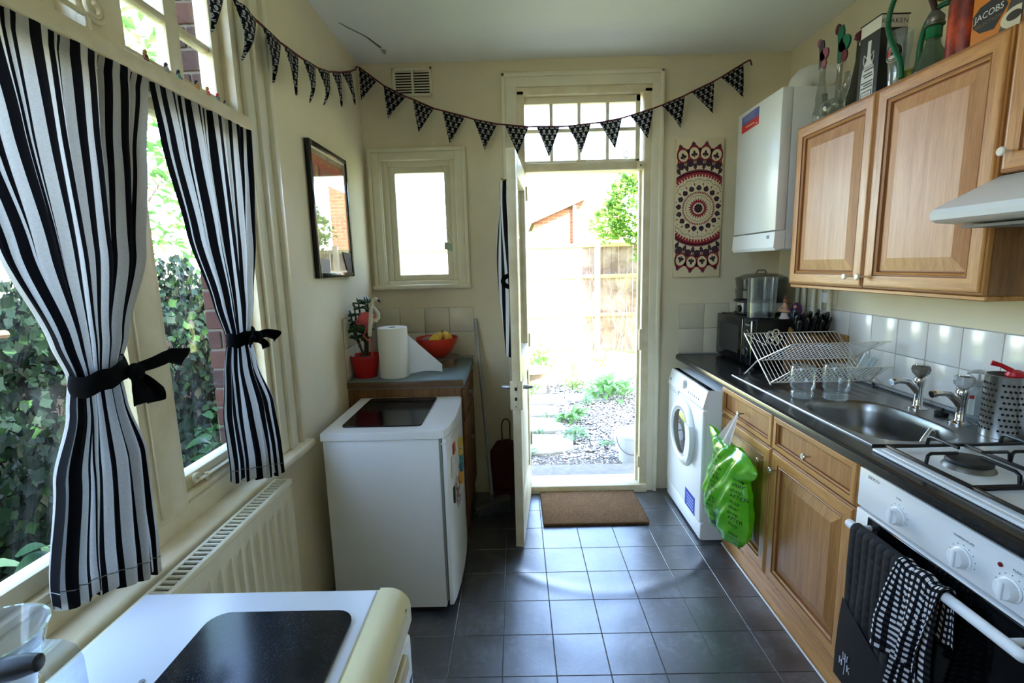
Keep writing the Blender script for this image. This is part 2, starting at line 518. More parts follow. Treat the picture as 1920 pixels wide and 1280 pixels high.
# casement stays and the scrolled stay of the upper light
q = MB()
q.rbox(-.97, -.955, 1.36, 1.72, .938, .944, .002, 1); q.cyl((-.962, 1.40, .925), (-.962, 1.40, .95), .006, n=8)
sp = [(-.963, 1.355+.0145*math.cos(t)*(1-t/14), .951+.0145*math.sin(t)*(1-t/14)) for t in [i*.45 for i in range(20)]]
q.tube(sp, .005, 6)
q.build('window_stay', m_paint, win1)
q = MB()
pts = [(-.925, .62, 2.118), (-.925, .95, 2.121), (-.922, 1.06, 2.118), (-.918, 1.135, 2.112), (-.915, 1.150, 2.118)]
cy, cz, r0 = 1.163, 2.135, .026
pts2 = [(-.915, cy + r0*math.cos(t)*(1-.075*t*.9), cz + r0*math.sin(t)*(1-.075*t*.9)) for t in [-2.3+i*.4 for i in range(26)]]
q.tube(pts[:-1] + pts2, .0058, 8)
q.rbox(-.935, -.912, 1.135, 1.15, 2.083, 2.112, .003, 1); q.rbox(-.935, -.915, .93, .945, 2.083, 2.13, .003, 1)
q.build('scroll_stay', m_paintw, win1)

# ---- small window in the far wall
win2 = struct('window_2', (-.6, WF, 1.42), 'small cream single-pane window beside the garden door')
q = MB()
def ring(q, x0, x1, z0, z1, w, y0, y1, b=.004):
    q.rbox(x0, x0+w, y0, y1, z0, z1, b, 2); q.rbox(x1-w, x1, y0, y1, z0, z1, b, 2)
    q.rbox(x0+w, x1-w, y0, y1, z1-w, z1, b, 2)
ring(q, -.905, -.292, 1.445, 2.287, .022, WF-.034, WF+.01)
ring(q, -.883, -.314, 1.445, 2.265, .048, WF-.024, WF+.01)
ring(q, -.842, -.352, 1.445, 2.235, .014, WF-.014, WF+.12)
q.build('casing', m_paint, win2)
q = MB(); ring(q, -.830, -.364, 1.44, 2.223, .036, WF+.015, WF+.10); q.rbox(-.83, -.364, WF+.0, WF+.10, 1.432, 1.470, .005, 2)
q.build('window_frame', m_paint, win2)
q = MB(); ring(q, -.795, -.398, 1.468, 2.19, .042, WF+.035, WF+.075); q.rbox(-.753, -.44, WF+.035, WF+.075, 1.468, 1.508, .004, 2)
s2 = q.build('sash', m_paint, win2)
MB().box(-.755, -.438, WF+.052, WF+.056, 1.505, 2.15).build('pane', m_glass, s2)
MB().rbox(-.915, -.285, WF-.055, WF+.03, 1.418, 1.446, .008, 3).build('window_sill', m_paint, win2)
q = MB()
q.tube([(-.405, WF+.03, 1.835), (-.410, WF+.022, 1.80), (-.420, WF+.02, 1.785)] + [(-.432+.013*math.cos(t)*(1-t/13), WF+.02, 1.790+.013*math.sin(t)*(1-t/13)) for t in [-1.2+.45*i for i in range(22)]], .0028, 6)
q.rbox(-.412, -.398, WF+.025, WF+.036, 1.82, 1.85, .002, 1)
q.build('window_latch', m_paintw, win2)

# ---- garden door: frame, transom light of eight panes, open leaf
door1 = struct('door_1', (.45, WF, 0), 'cream half-glazed garden door standing open in its frame')
q = MB()
q.rbox(.03, .078, WF-.02, WF+.11, 0, 2.60, .004, 2); q.rbox(.815, .865, WF-.02, WF+.11, 0, 2.60, .004, 2)
q.rbox(.078, .815, WF-.02, WF+.11, 2.125, 2.175, .005, 2); q.rbox(.03, .865, WF-.02, WF+.11, 2.575, 2.62, .004, 2)
q.rbox(.800, .817, WF+.03, WF+.06, .05, 2.125, .003, 1)
q.build('door_frame', m_paintw, door1)
q = MB()
for x0, x1 in ((-.055, .035), (.86, .927)):
    q.rbox(x0, x1, WF-.028, WF+.005, 0, 2.63, .005, 2)
q.rbox(-.058, -.036, WF-.040, WF+.005, 0, 2.70, .005, 2); q.rbox(.906, .930, WF-.040, WF+.005, 0, 2.70, .005, 2)
q.rbox(-.055, .928, WF-.028, WF+.005, 2.62, 2.70, .005, 2); q.rbox(-.058, .93, WF-.040, WF+.005, 2.676, 2.702, .005, 2)
q.rbox(.03, .865, WF-.014, WF+.005, 2.585, 2.63, .004, 2)
q.build('casing', m_paint, door1)
MB().rbox(.03, .865, WF-.045, WF+.14, -.02, .052, .008, 2).build('threshold', m_paintw, door1)
q = MB()
tx0, tx1, tz0, tz1 = .050, .800, 2.175, 2.575
for a, b, c, d in ((tx0, tx0+.03, tz0, tz1), (tx1-.03, tx1, tz0, tz1), (tx0, tx1, tz0, tz0+.022), (tx0, tx1, tz1-.042, tz1)):
    q.rbox(a, b, WF+.02, WF+.06, c, d, .004, 2)
tr = q.build('transom_light', m_paint, door1)
vx = [.080, .2465, .420, .597, .770]; hz = [2.197, 2.377, 2.533]
for x in vx[1:-1]: MB().rbox(x-.011, x+.011, WF+.024, WF+.056, 2.19, 2.54, .005, 2).build('muntin', m_paint, tr)
MB().rbox(.078, .772, WF+.026, WF+.054, 2.366, 2.388, .005, 2).build('muntin', m_paint, tr)
for a, b in zip(vx, vx[1:]):
    for c, d in zip(hz, hz[1:]): MB().box(a, b, WF+.038, WF+.042, c, d).build('pane', m_glass, tr)
q = MB(); q.tube([(.71+.022*math.cos(t)*(1-t/12), WF+.005, 2.215+.022*math.sin(t)*(1-t/12)) for t in [.2+.4*i for i in range(20)]], .003, 6)
q.tube([(.56, WF+.008, 2.192), (.70, WF+.006, 2.192), (.732, WF+.005, 2.205)], .003, 6); q.rbox(.40, .46, WF+.005, WF+.02, 2.182, 2.196, .002, 1)
q.build('transom_stay', m_paintw, tr)
q = MB(); q.rbox(.772, .816, WF-.036, WF-.018, 2.128, 2.160, .004, 2, 0); q.cyl((.792, WF-.037, 2.144), (.792, WF-.035, 2.144), .005, n=10, mat=1); q.build('door_catch', [m_paintw, m_dark], door1)
hd, hn = Vector((-.094, -.9956, 0)), Vector((-.9956, .094, 0)); hp = Vector((.078, WF-.005, 0))
def lf(u, w, z): p = hp + hd*u + hn*w; return (p.x, p.y, z)
def leafbox(q, u0, u1, w0, w1, z0, z1, mt=0, b=.003):
    t = MB(); t.rbox(u0, u1, w0, w1, z0, z1, b, 2)
    q.add([lf(*v) for v in t.v], t.f, mt)
LT, LW = .044, .703
leaf = MB()
leafbox(leaf, LW-.10, LW, 0, LT, .018, 2.118); leafbox(leaf, 0, .10, 0, LT, .018, 2.118)
leafbox(leaf, .10, LW-.10, 0, LT, 2.0, 2.118); leafbox(leaf, .10, LW-.10, 0, LT, .90, 1.06); leafbox(leaf, .10, LW-.10, 0, LT, .018, .24)
leaf_o = leaf.build('door_leaf', m_paintw, door1)
q = MB(); leafbox(q, .10, LW-.10, .010, LT-.010, .24, .90); leafbox(q, .16, LW-.16, .004, LT-.004, .30, .84); q.build('door_panel', m_paintw, leaf_o)
q = MB(); leafbox(q, .10, LW-.10, LT/2-.002, LT/2+.002, 1.06, 2.0, b=.0004); q.build('pane', m_glass, leaf_o)
q = MB()
leafbox(q, LW-.012, LW+.003, -.010, LT+.010, .80, .955, 0, .002); leafbox(q, LW-.006, LW+.005, .014, .034, .80, .95, 0, .001)
leafbox(q, LW+.002, LW+.0085, .018, .030, .905, .922, 1, .001); leafbox(q, LW+.004, LW+.0055, .018, .030, .85, .868, 1, .0005); leafbox(q, LW+.004, LW+.006, .021, .027, .815, .821, 1, .0005)
q.build('lock_plate', [m_paintw, m_dark], leaf_o)
for s in (-1, 1):
    w0 = -.010 if s < 0 else LT+.010
    q = MB(); q.tube([lf(LW-.05, w0, .912), lf(LW-.05, w0+s*.02, .912), lf(LW-.05, w0+s*.045, .912), lf(LW-.055, w0+s*.052, .911)], [.011, .0115, .008, .004], 10)
    q.build('door_handle', mat('satin_aluminium', (200, 205, 215), .3, metal=.9), leaf_o)
q = MB()
for z in (.35, 1.02, 1.95): q.cyl((.082, WF-.012, z), (.082, WF-.012, z+.09), .008, n=8)
q.build('hinge', m_paintw, leaf_o)
q = MB(); q.rbox(.80, .822, WF-.03, WF-.012, .98, 1.12, .003, 1); q.rbox(.80, .822, WF-.03, WF-.012, .17, .25, .003, 1); q.build('lock_keep', m_paintw, door1)

# ================================================================== LEFT SIDE OF THE KITCHEN
# ---- air vent high on the far wall
vent = thing('air_vent', 'cream slatted air vent high on the far wall', 'vent', (-.6, WF, 2.67))
q = MB(); x0, x1, z0, z1 = -.722, -.478, 2.592, 2.757
for a, b, c, d in ((x0, x0+.018, z0, z1), (x1-.018, x1, z0, z1), (x0, x1, z0, z0+.016), (x0, x1, z1-.02, z1), (-.606, -.592, z0, z1)):
    q.rbox(a, b, WF-.014, WF+.0, c, d, .003, 1)
q.build('frame', m_paint, vent)
MB().box(x0+.016, x1-.016, WF-.003, WF-.0005, z0+.014, z1-.018).build('backing', m_dark, vent)
for a, b in ((-.704, -.606), (-.592, -.496)):
    sm = MB(); sm.add([(a, WF-.004, 0), (b, WF-.004, 0), (b, WF-.013, -.010), (a, WF-.013, -.010), (a, WF-.004, -.002), (b, WF-.004, -.002), (b, WF-.013, -.012), (a, WF-.013, -.012)],
                      [(0,1,2,3),(7,6,5,4),(3,2,6,7),(0,3,7,4),(1,5,6,2)])
    me = sm.mesh('slat', m_paint)
    for k in range(8): link('slat', me, vent, (0, 0, 2.7365-.0157*k))

# ---- skull-printed bunting
def skull_col(nt):
    u, v = uvxy(nt)
    row = math_(nt, 'FLOOR', v)
    uu = math_(nt, 'ADD', u, math_(nt, 'MULTIPLY', math_(nt, 'MODULO', row, 2.0), .5))
    x = math_(nt, 'SUBTRACT', math_(nt, 'FRACT', uu), .5); y = math_(nt, 'SUBTRACT', math_(nt, 'FRACT', v), .5)
    def disc(cx, cy, rx, ry):
        a = math_(nt, 'DIVIDE', math_(nt, 'SUBTRACT', x, cx), rx); b = math_(nt, 'DIVIDE', math_(nt, 'SUBTRACT', y, cy), ry)
        return math_(nt, 'LESS_THAN', math_(nt, 'ADD', math_(nt, 'MULTIPLY', a, a), math_(nt, 'MULTIPLY', b, b)), 1.0)
    def bar(sl):
        d = math_(nt, 'ABSOLUTE', math_(nt, 'SUBTRACT', math_(nt, 'ADD', y, .33), math_(nt, 'MULTIPLY', x, sl)))
        return math_(nt, 'MULTIPLY', math_(nt, 'LESS_THAN', d, .04), math_(nt, 'LESS_THAN', math_(nt, 'ABSOLUTE', x), .36))
    sk = math_(nt, 'MAXIMUM', disc(0, .15, .23, .21), disc(0, -.04, .14, .12))
    sk = math_(nt, 'SUBTRACT', sk, math_(nt, 'MAXIMUM', disc(-.085, .12, .055, .06), disc(.085, .12, .055, .06)))
    t = math_(nt, 'MINIMUM', math_(nt, 'MAXIMUM', sk, math_(nt, 'MAXIMUM', bar(.3), bar(-.3))), 1.0)
    t = math_(nt, 'MAXIMUM', t, 0.0)
    return mixc(nt, t, (15, 15, 17), (170, 170, 170))
m_flag = cloth('skull_print_cotton', skull_col, .85, .12)
m_bind = mat('dark_red_binding', (92, 26, 34), .8)
bunt = thing('bunting', 'black skull-print bunting on a dark red tape swagged along two walls', 'bunting', (.2, 3.12, 2.38))
far = [((-.905, 2.742), (-.800, 2.664), (-.905, 2.560)), ((-.763, 2.635), (-.633, 2.569), (-.751, 2.452)), ((-.592, 2.553), (-.467, 2.497), (-.568, 2.367)),
       ((-.416, 2.483), (-.281, 2.446), (-.382, 2.297)), ((-.229, 2.429), (-.088, 2.398), (-.169, 2.255)), ((-.042, 2.393), (.102, 2.377), (.032, 2.223)),
       ((.151, 2.377), (.290, 2.373), (.224, 2.201)), ((.342, 2.374), (.480, 2.386), (.423, 2.219)), ((.531, 2.389), (.666, 2.411), (.628, 2.238)),
       ((.717, 2.424), (.855, 2.461), (.826, 2.293)), ((.907, 2.478), (1.041, 2.528), (1.027, 2.350)), ((1.082, 2.547), (1.214, 2.604), (1.214, 2.427)),
       ((1.255, 2.625), (1.383, 2.697), (1.394, 2.512))]
lef = [((1.50, 2.40), (1.635, 2.408), (1.565, 2.262)), ((1.685, 2.411), (1.821, 2.410), (1.755, 2.258)), ((1.870, 2.412), (2.001, 2.412), (1.927, 2.246)), ((2.029, 2.416), (2.153, 2.428), (2.112, 2.262)),
       ((2.210, 2.435), (2.334, 2.455), (2.285, 2.290)), ((2.370, 2.460), (2.511, 2.496), (2.469, 2.335)), ((2.552, 2.511), (2.674, 2.553), (2.667, 2.387)),
       ((2.699, 2.563), (2.851, 2.624), (2.902, 2.470))]
def flag(a, b, c, P, cur):
    """a, b: top corners, c: tip, in wall coordinates; P maps (s,z,off)"""
    q = MB(); n = 8
    vs = []; uv = []; fs = []
    for i in range(n+1):
        t = i/n
        for j in range(n+1):
            s = j/n
            ta = (lerp(a[0], b[0], s), lerp(a[1], b[1], s))
            p = (lerp(ta[0], c[0], t), lerp(ta[1], c[1], t))
            off = .010*math.sin(PI*s)*(1-t)*cur + .016*t*t*cur*math.sin(3*t+cur) + .003*math.sin(7*s+4*t)
            vs.append(P(p[0], p[1], off)); uv.append((lerp(s, .5, t)*4.2 + .3*cur, (1-t)*5.4))
    for i in range(n):
        for j in range(n): fs.append((i*(n+1)+j, i*(n+1)+j+1, (i+1)*(n+1)+j+1, (i+1)*(n+1)+j))
    q.add(vs, fs, 0, uv)
    return q
YB = 3.105
for k, (a, b, c) in enumerate(far):
    flag(a, b, c, lambda s, z, o: (s, YB-o, z), .6+.5*math.sin(k*2.1)).build('flag', m_flag, bunt, fix=False)
for k, (a, b, c) in enumerate(lef):
    flag(a, b, c, lambda s, z, o: (-.878+o*1.5, s, z), .7+.5*math.sin(k*1.7)).build('flag', m_flag, bunt, fix=False)
pts = [(-.878, 1.30, 2.405)]
for a, b, c in lef: pts += [(-.877, a[0], a[1]+.003), (-.877, b[0], b[1]+.003)]
pts += [(-.885, 2.98, 2.685), (-.905, 3.06, 2.73), (-.915, YB, 2.745)]
for a, b, c in far[0:]: pts += [(a[0], YB-.001, a[1]+.003), (b[0], YB-.001, b[1]+.003)]
pts += [(1.41, YB, 2.714), (1.433, YB+.02, 2.726), (1.452, YB+.04, 2.705)]
q = MB()
q.tube(pts, .0045, 6); q.build('tape', m_bind, bunt)

# ---- framed poster on the left wall
pic = thing('framed_poster', 'black framed poster under reflective glass on the left wall', 'picture', (-.92, 2.55, 1.51))
y0, y1, z0, z1 = 2.262, 2.752, 1.515, 2.138
xw, xf = WL+.001, -.904
q = MB()
for a, b, c, d in ((y0, y0+.024, z0, z1), (y1-.024, y1, z0, z1), (y0+.024, y1-.024, z0, z0+.024), (y0+.024, y1-.024, z1-.024, z1)): q.rbox(xw, xf, a, b, c, d, .004, 2)
q.build('frame', m_blackg, pic)
q = MB()
for a, b, c, d in ((y0+.024, y0+.030, z0+.024, z1-.024), (y1-.030, y1-.024, z0+.024, z1-.024), (y0+.03, y1-.03, z0+.024, z0+.034), (y0+.03, y1-.03, z1-.030, z1-.024)): q.box(xw+.004, xf-.006, a, b, c, d)
q.build('inner_slip', mat('silver_slip', (225, 222, 210), .3, metal=.3), pic)
def poster_col():
    m, nt, p, N, L = nodes('poster_print')
    v = posn(nt, (1, 1, 1))
    c = ramp(nt, noise(nt, posn(nt, (1, 5, 2.4)), 3.2, 5), [(.35, (214, 190, 150)), (.5, (196, 182, 150)), (.6, (168, 150, 120)), (.7, (120, 120, 92))])
    L.new(c, p.inputs['Base Color']); p.inputs['Roughness'].default_value = .6
    return m
q = MB(); q.box(xw+.002, xw+.006, y0+.02, y1-.02, z0+.02, z1-.02)
pr = q.build('poster', poster_col(), pic)
q = MB(); xp = xw+.0068
q.box(xw+.005, xp, y0+.036, y1-.036, z1-.14, z1-.052, 0)
for k in range(25): # yellow line of lettering across the top, too small to read
    yy = y0+.046+.0158*k; hh = .011+.003*((k*7) % 3)/2
    if k % 6 == 5: continue
    q.box(xp, xp+.0004, yy, yy+.004, z1-.068-hh, z1-.058, 1); q.box(xp, xp+.0004, yy+.004, yy+.010, z1-.064-.004*(k % 3), z1-.060-.004*(k % 3), 1)
for k in range(9):
    yy = y0+.19+.030*k
    q.prism([(yy, z1-.16), (yy+.016, z1-.16), (yy+.012, z1-.105+.012*math.sin(k*2)), (yy+.004, z1-.10)], lambda a, b, d: (d, a, b), xp, xp+.0004, 2)
for k, (a, b) in enumerate(((.05, .16), (.09, .15), (.125, .165))):
    q.prism([(y0+a, z1-b), (y0+a+.03, z1-b-.01), (y0+a+.024, z1-.10), (y0+a+.004, z1-.09)], lambda a_, b_, d: (d, a_, b_), xp, xp+.0004, 3 if k != 1 else 1)
q.build('poster_heading', [mat('poster_red', (214, 62, 36), .6), mat('poster_yellow', (214, 170, 60), .6), mat('poster_green', (112, 148, 96), .6), mat('poster_plum', (84, 52, 66), .6)], pr)
MB().box(xf-.010, xf-.008, y0+.02, y1-.02, z0+.02, z1-.02).build('glazing', glass('picture_glass', refl=1.3), pic)
def wedge(name, lab, pts, xx, mt):
    o = MB().prism(pts, lambda a, b, d: (d, a, b), xx, xx+.0015).build(name, mt)
    return tag(o, lab, 'card')
wedge('greeting_card', 'grey card tucked into the lower left corner of the poster frame', [(2.285, 1.5395), (2.40, 1.5395), (2.405, 1.60), (2.30, 1.61)], xf-.006, mat('grey_card', (150, 152, 152), .6))
wedge('folded_flyer', 'dark folded flyer tucked into the lower right of the poster frame', [(2.655, 1.5395), (2.722, 1.5395), (2.735, 1.64), (2.60, 1.645)], xf-.006, mat('dark_flyer', (78, 66, 50), .6, var=.5, scale=40))

# ---- striped curtains tied back
def stripe_col(nt):
    u, v = uvxy(nt)
    f = math_(nt, 'FRACT', u)
    t = math_(nt, 'LESS_THAN', f, .5)
    w = noise(nt, posn(nt), 260, 2)
    wc = mixc(nt, w, (172, 170, 170), (202, 201, 202))
    return mixc(nt, t, wc, (14, 14, 17))
m_curt = cloth('striped_cotton', stripe_col, .9, .36)
m_tie = mat('black_cotton_tie', (7, 7, 9), .9, bmp=.2, bscale=90, spec=.1)
def curtain(name, label, tab, nper, nf, ph, drop=(0, 0), hem=.035):
    """tab rows: z, y_left, y_right, x_left, x_right, fold depth, overlap"""
    zs = [t[0] for t in tab]; z0, z1 = tab[0][0], tab[-1][0]
    root = thing(name, label, 'curtain', ((tab[0][3]+tab[0][4])/2, (tab[0][1]+tab[0][2])/2, z0))
    q = MB(); nu, nv = nf*22, 110
    def fn(u, v):
        z = lerp(z1, z0 + drop[0]*(1-u) + drop[1]*u, v)
        yl, yr, xl, xr, A, k = interp(tab, z)
        th = 2*PI*nf*(u + .018*math.sin(5*u+ph)) + ph
        th2 = th + .9*math.sin(3.1*u+ph)*(1-v)
        s = u + k/(2*PI*nf)*math.sin(th2)*(math.sin(PI*min(1, max(0, u*1.0)))**.35)
        y = lerp(yl, yr, s)
        x = lerp(xl, xr, s) + A*math.cos(th2)*(.7+.3*math.sin(9*u+ph*2)) + A*.35*math.cos(2.3*th2+1.7*v*3+ph)
        zz = z
        if v > .995: zz += .006*math.sin(th2)
        return (x, y, zz)
    vs = []; uv = []; fs = []
    for i in range(nv+1):
        for j in range(nu+1):
            vs.append(fn(j/nu, i/nv)); uv.append((j/nu*nper, i/nv))
    for i in range(nv):
        for j in range(nu): fs.append((i*(nu+1)+j, i*(nu+1)+j+1, (i+1)*(nu+1)+j+1, (i+1)*(nu+1)+j))
    q.add(vs, fs, 0, uv)
    q.build('fabric', m_curt, root, 180, fix=False)
    hp = []
    for j in range(0, nu+1, 2):
        x, y, z = fn(j/nu, 1-hem/(z1-z0)); hp.append((x+.0012, y, z))
    MB().tube(hp, .0011, 4).build('hem_stitch', mat('hem_thread', (120, 118, 116), .9), root)
    return root
c1 = curtain('striped_curtain', 'long black and white striped curtain nearest the camera, tied with a black sash',
    [(.862, .832, 1.048, -.905, -.862, .018, 1.35), (.95, .836, 1.062, -.905, -.868, .019, 1.35), (1.15, .890, 1.085, -.91, -.885, .018, 1.4), (1.27, .945, 1.058, -.912, -.892, .014, 1.2),
     (1.345, .960, 1.052, -.912, -.892, .012, 1.1), (1.42, .935, 1.090, -.912, -.894, .014, 1.1), (1.60, .862, 1.180, -.912, -.90, .015, .95), (1.83, .80, 1.236, -.912, -.905, .013, .8), (2.0, .755, 1.275, -.906, -.902, .009, .7), (2.032, .75, 1.284, -.903, -.900, .006, .6)],
    18, 6, .4, (.055, -.005))
c2 = curtain('striped_curtain', 'shorter black and white striped curtain beside the casing, tied with a black bow',
    [(.862, 1.425, 1.625, -.905, -.842, .014, 1.2), (.95, 1.435, 1.655, -.905, -.860, .015, 1.2), (1.10, 1.437, 1.672, -.91, -.88, .015, 1.25), (1.24, 1.470, 1.620, -.912, -.892, .013, 1.2),
     (1.345, 1.502, 1.598, -.912, -.892, .011, 1.1), (1.46, 1.460, 1.648, -.912, -.896, .012, 1.1), (1.66, 1.385, 1.712, -.912, -.902, .013, .9), (1.90, 1.325, 1.752, -.909, -.904, .011, .7), (2.032, 1.296, 1.764, -.903, -.900, .006, .6)],
    14, 5, 2.0, (.040, -.018))
def sashtie(root, yc, zc, yl, yr, xf, tails, sag):
    q = MB()
    ring_ = []
    for i in range(28):
        a = 2*PI*i/28
        ring_.append((-.892+.034*math.cos(a)+(xf if math.cos(a) > 0 else 0)*abs(math.cos(a)), (yl+yr)/2+((yr-yl)/2+.004)*math.sin(a), zc+sag*math.sin(a)))
    n = len(ring_)
    def band(u, v):
        i = int(round(u*n)) % n; p = ring_[i]; c_ = (-.892, (yl+yr)/2, zc)
        k = 1+.10*math.sin(PI*v)
        return (c_[0]+(p[0]-c_[0])*k, c_[1]+(p[1]-c_[1])*k, p[2]+(v-.5)*.044+.003*math.sin(i*1.3))
    q.grid(band, n, 5, closed=True)
    q.build('tie_band', m_tie, root)
    MB().sphere((-.85+xf, yc, zc-.002), (.016, .020, .020), 12, 8).build('tie_knot', m_tie, root)
    for pts, w0, w1 in tails:
        t = MB(); k = len(pts)
        def rib(u, v):
            f = v*(k-1); i = min(int(f), k-2); p = Vector(pts[i]).lerp(Vector(pts[i+1]), f-i)
            d = (Vector(pts[i+1])-Vector(pts[i])).normalized(); sd = Vector((.25, 0, 1)) - d*d.dot(Vector((.25, 0, 1)))
            sd = sd.normalized() if sd.length > .1 else Vector((0, 1, 0))
            w = lerp(w0, w1, v)
            return tuple(p + sd*(u-.5)*w + Vector((.006*math.sin(u*5+v*4), 0, 0)))
        t.grid(rib, 5, 14); t.build('tie_tail', m_tie, root)
sashtie(c1, 1.045, 1.342, .948, 1.058, .004,
        [([(-.848, 1.045, 1.345), (-.835, 1.085, 1.352), (-.825, 1.12, 1.362), (-.822, 1.160, 1.352), (-.822, 1.178, 1.348)], .022, .048),
         ([(-.845, 1.045, 1.335), (-.838, 1.058, 1.315), (-.832, 1.075, 1.285), (-.835, 1.080, 1.262)], .026, .034),
         ([(-.848, 1.045, 1.335), (-.85, 1.048, 1.30), (-.845, 1.060, 1.265)], .022, .040)], .012)
sashtie(c2, 1.562, 1.345, 1.494, 1.602, .0,
        [([(-.852, 1.562, 1.346), (-.838, 1.600, 1.350), (-.828, 1.635, 1.338), (-.826, 1.655, 1.328)], .024, .040),
         ([(-.852, 1.555, 1.346), (-.84, 1.525, 1.352), (-.838, 1.500, 1.335), (-.848, 1.520, 1.322), (-.855, 1.55, 1.335)], .024, .026),
         ([(-.850, 1.565, 1.338), (-.845, 1.585, 1.320), (-.842, 1.600, 1.300)], .026, .022)], .004)
# wire the curtains run on
cw = MB().tube([(-.9145, .40, 2.006), (-.9145, 1.0, 2.006), (-.9145, 1.775, 2.006)], .003, 6).build('curtain_wire', m_white2)
tag(cw, 'thin white wire under the transom carrying both striped curtains', 'curtain wire')

# ---- little gowned figurines on the transom ledge
def figurine(label, y, x, z, h, gown, hair, skin=(214, 168, 140), arms=True, lean=0):
    r = thing('toy_figurine', label, 'figurine', (x, y, z), 'small toy figurines on the window ledge')
    q = MB(); q.lathe([(.0, 0), (.30*h, 0), (.31*h, .04*h), (.22*h, .25*h), (.12*h, .45*h), (.085*h, .56*h), (.12*h, .66*h), (.10*h, .74*h), (.035*h, .78*h), (0, .79*h)], (x, y, z), 16)
    q.build('gown', mat('gown_%d_%d_%d' % gown, gown, .4), r)
    q = MB(); q.sphere((x, y, z+.87*h), (.085*h, .085*h, .105*h), 10, 8); q.cyl((x, y, z+.74*h), (x, y, z+.82*h), .03*h, n=8)
    if arms:
        for s in (-1, 1): q.tube([(x, y+s*.11*h, z+.72*h), (x+.05*h, y+s*.17*h, z+.58*h), (x+.11*h, y+s*.08*h, z+.48*h)], [.03*h, .026*h, .02*h], 6)
    q.build('head_and_arms', mat('toy_skin_%d' % skin[0], skin, .5), r)
    q = MB(); q.sphere((x-.02*h, y-.012*h, z+.90*h), (.105*h, .105*h, .11*h), 10, 8); q.sphere((x-.05*h, y-.05*h, z+.78*h), (.07*h, .08*h, .13*h), 8, 6)
    q.build('hair', mat('hair_%d_%d_%d' % hair, hair, .6), r)
    return r
LZ = 2.0835
figurine('tiny figurine in a dark red gown with yellow hair, leftmost on the ledge', 1.365, -.955, LZ, .050, (120, 28, 40), (206, 160, 60))
figurine('tiny figurine in a pale grey-blue gown on the window ledge', 1.442, -.955, LZ, .048, (140, 152, 165), (70, 60, 58))
figurine('tiny figurine with black hair and a mint green gown on the window ledge', 1.492, -.955, LZ, .048, (120, 190, 170), (16, 15, 18), (150, 100, 72))
figurine('tiny figurine in an orange-yellow gown with dark brown hair on the window ledge', 1.572, -.955, LZ, .048, (226, 160, 40), (46, 28, 20))
figurine('tiny figurine in a coral pink gown with blonde hair on the window ledge', 1.625, -.955, LZ, .048, (226, 92, 96), (226, 176, 96))
figurine('tiny figurine with bright red hair and a turquoise skirt on the window ledge', 1.678, -.955, LZ, .046, (60, 165, 185), (190, 40, 40))
figurine('tiny figurine in white with black hair, last on the right of the ledge', 1.716, -.955, LZ, .036, (205, 205, 200), (22, 24, 40))

# ---- radiator under the sill
rad = thing('radiator', 'cream convector radiator with a slotted top grille under the window sill', 'radiator', (-.82, 1.0, .2))
RX0, RX1, RY0, RY1, RZ = -.852, -.798, .30, 1.578, .838
m_rad = mat('radiator_cream', (226, 218, 192), .38, var=.04, scale=6)
q = MB(); prof = []
n = 26; pitch = (RY1-RY0-.05)/n
def radsurf(side):
    vs = []; ys = []
    y = RY0+.025
    for i in range(n):
        for t, d in ((.12, 0), (.26, .009), (.74, .009), (.88, 0)): ys.append((y+pitch*(i+t), d))
    ys = [(RY0, 0)] + ys + [(RY1, 0)]
    rows = [(.17, 0), (.20, 0), (.225, 1), (RZ-.085, 1), (RZ-.06, 0), (RZ-.002, 0)]
    for z, k in rows:
        for yy, d in ys:
            vs.append(((RX1-.009*1.0*(1-0) + (0)) - 0 - d*k + .009 if side > 0 else RX0+d*k, yy, z))
    m_ = len(ys); fs = []
    for i in range(len(rows)-1):
        for j in range(m_-1): fs.append((i*m_+j, i*m_+j+1, (i+1)*m_+j+1, (i+1)*m_+j))
    return vs, fs
q.add(*radsurf(1))
q.build('front_panel', m_rad, rad, 25)
q = MB(); q.add(*radsurf(-1)); q.build('rear_panel', m_rad, rad, 25)
for y_ in (RY0, RY1): MB().rbox(RX0, RX1+.004, y_-.004, y_+.004, .17, RZ+.004, .003, 1).build('side_cover', m_rad, rad)
q = MB()
q.rbox(RX0-.002, RX0+.009, RY0, RY1+.004, RZ-.004, RZ+.004, .002, 1); q.rbox(RX1-.008, RX1+.006, RY0, RY1+.004, RZ-.014, RZ+.004, .003, 2)
yy = RY0+.006
while yy < RY1-.006:
    q.box(RX0+.007, RX1-.006, yy, yy+.0062, RZ-.002, RZ+.0025); yy += .0195
q.build('top_grille', m_rad, rad)
MB().box(RX0+.012, RX1-.014, RY0+.02, RY1-.02, .22, RZ-.03).build('convector_fins', m_dark, rad)
q = MB(); q.cyl((-.825, .45, 0), (-.825, .45, .2), .008, n=8); q.cyl((-.825, 1.55, 0), (-.825, 1.55, .2), .008, n=8); q.build('pipe', m_rad, rad)

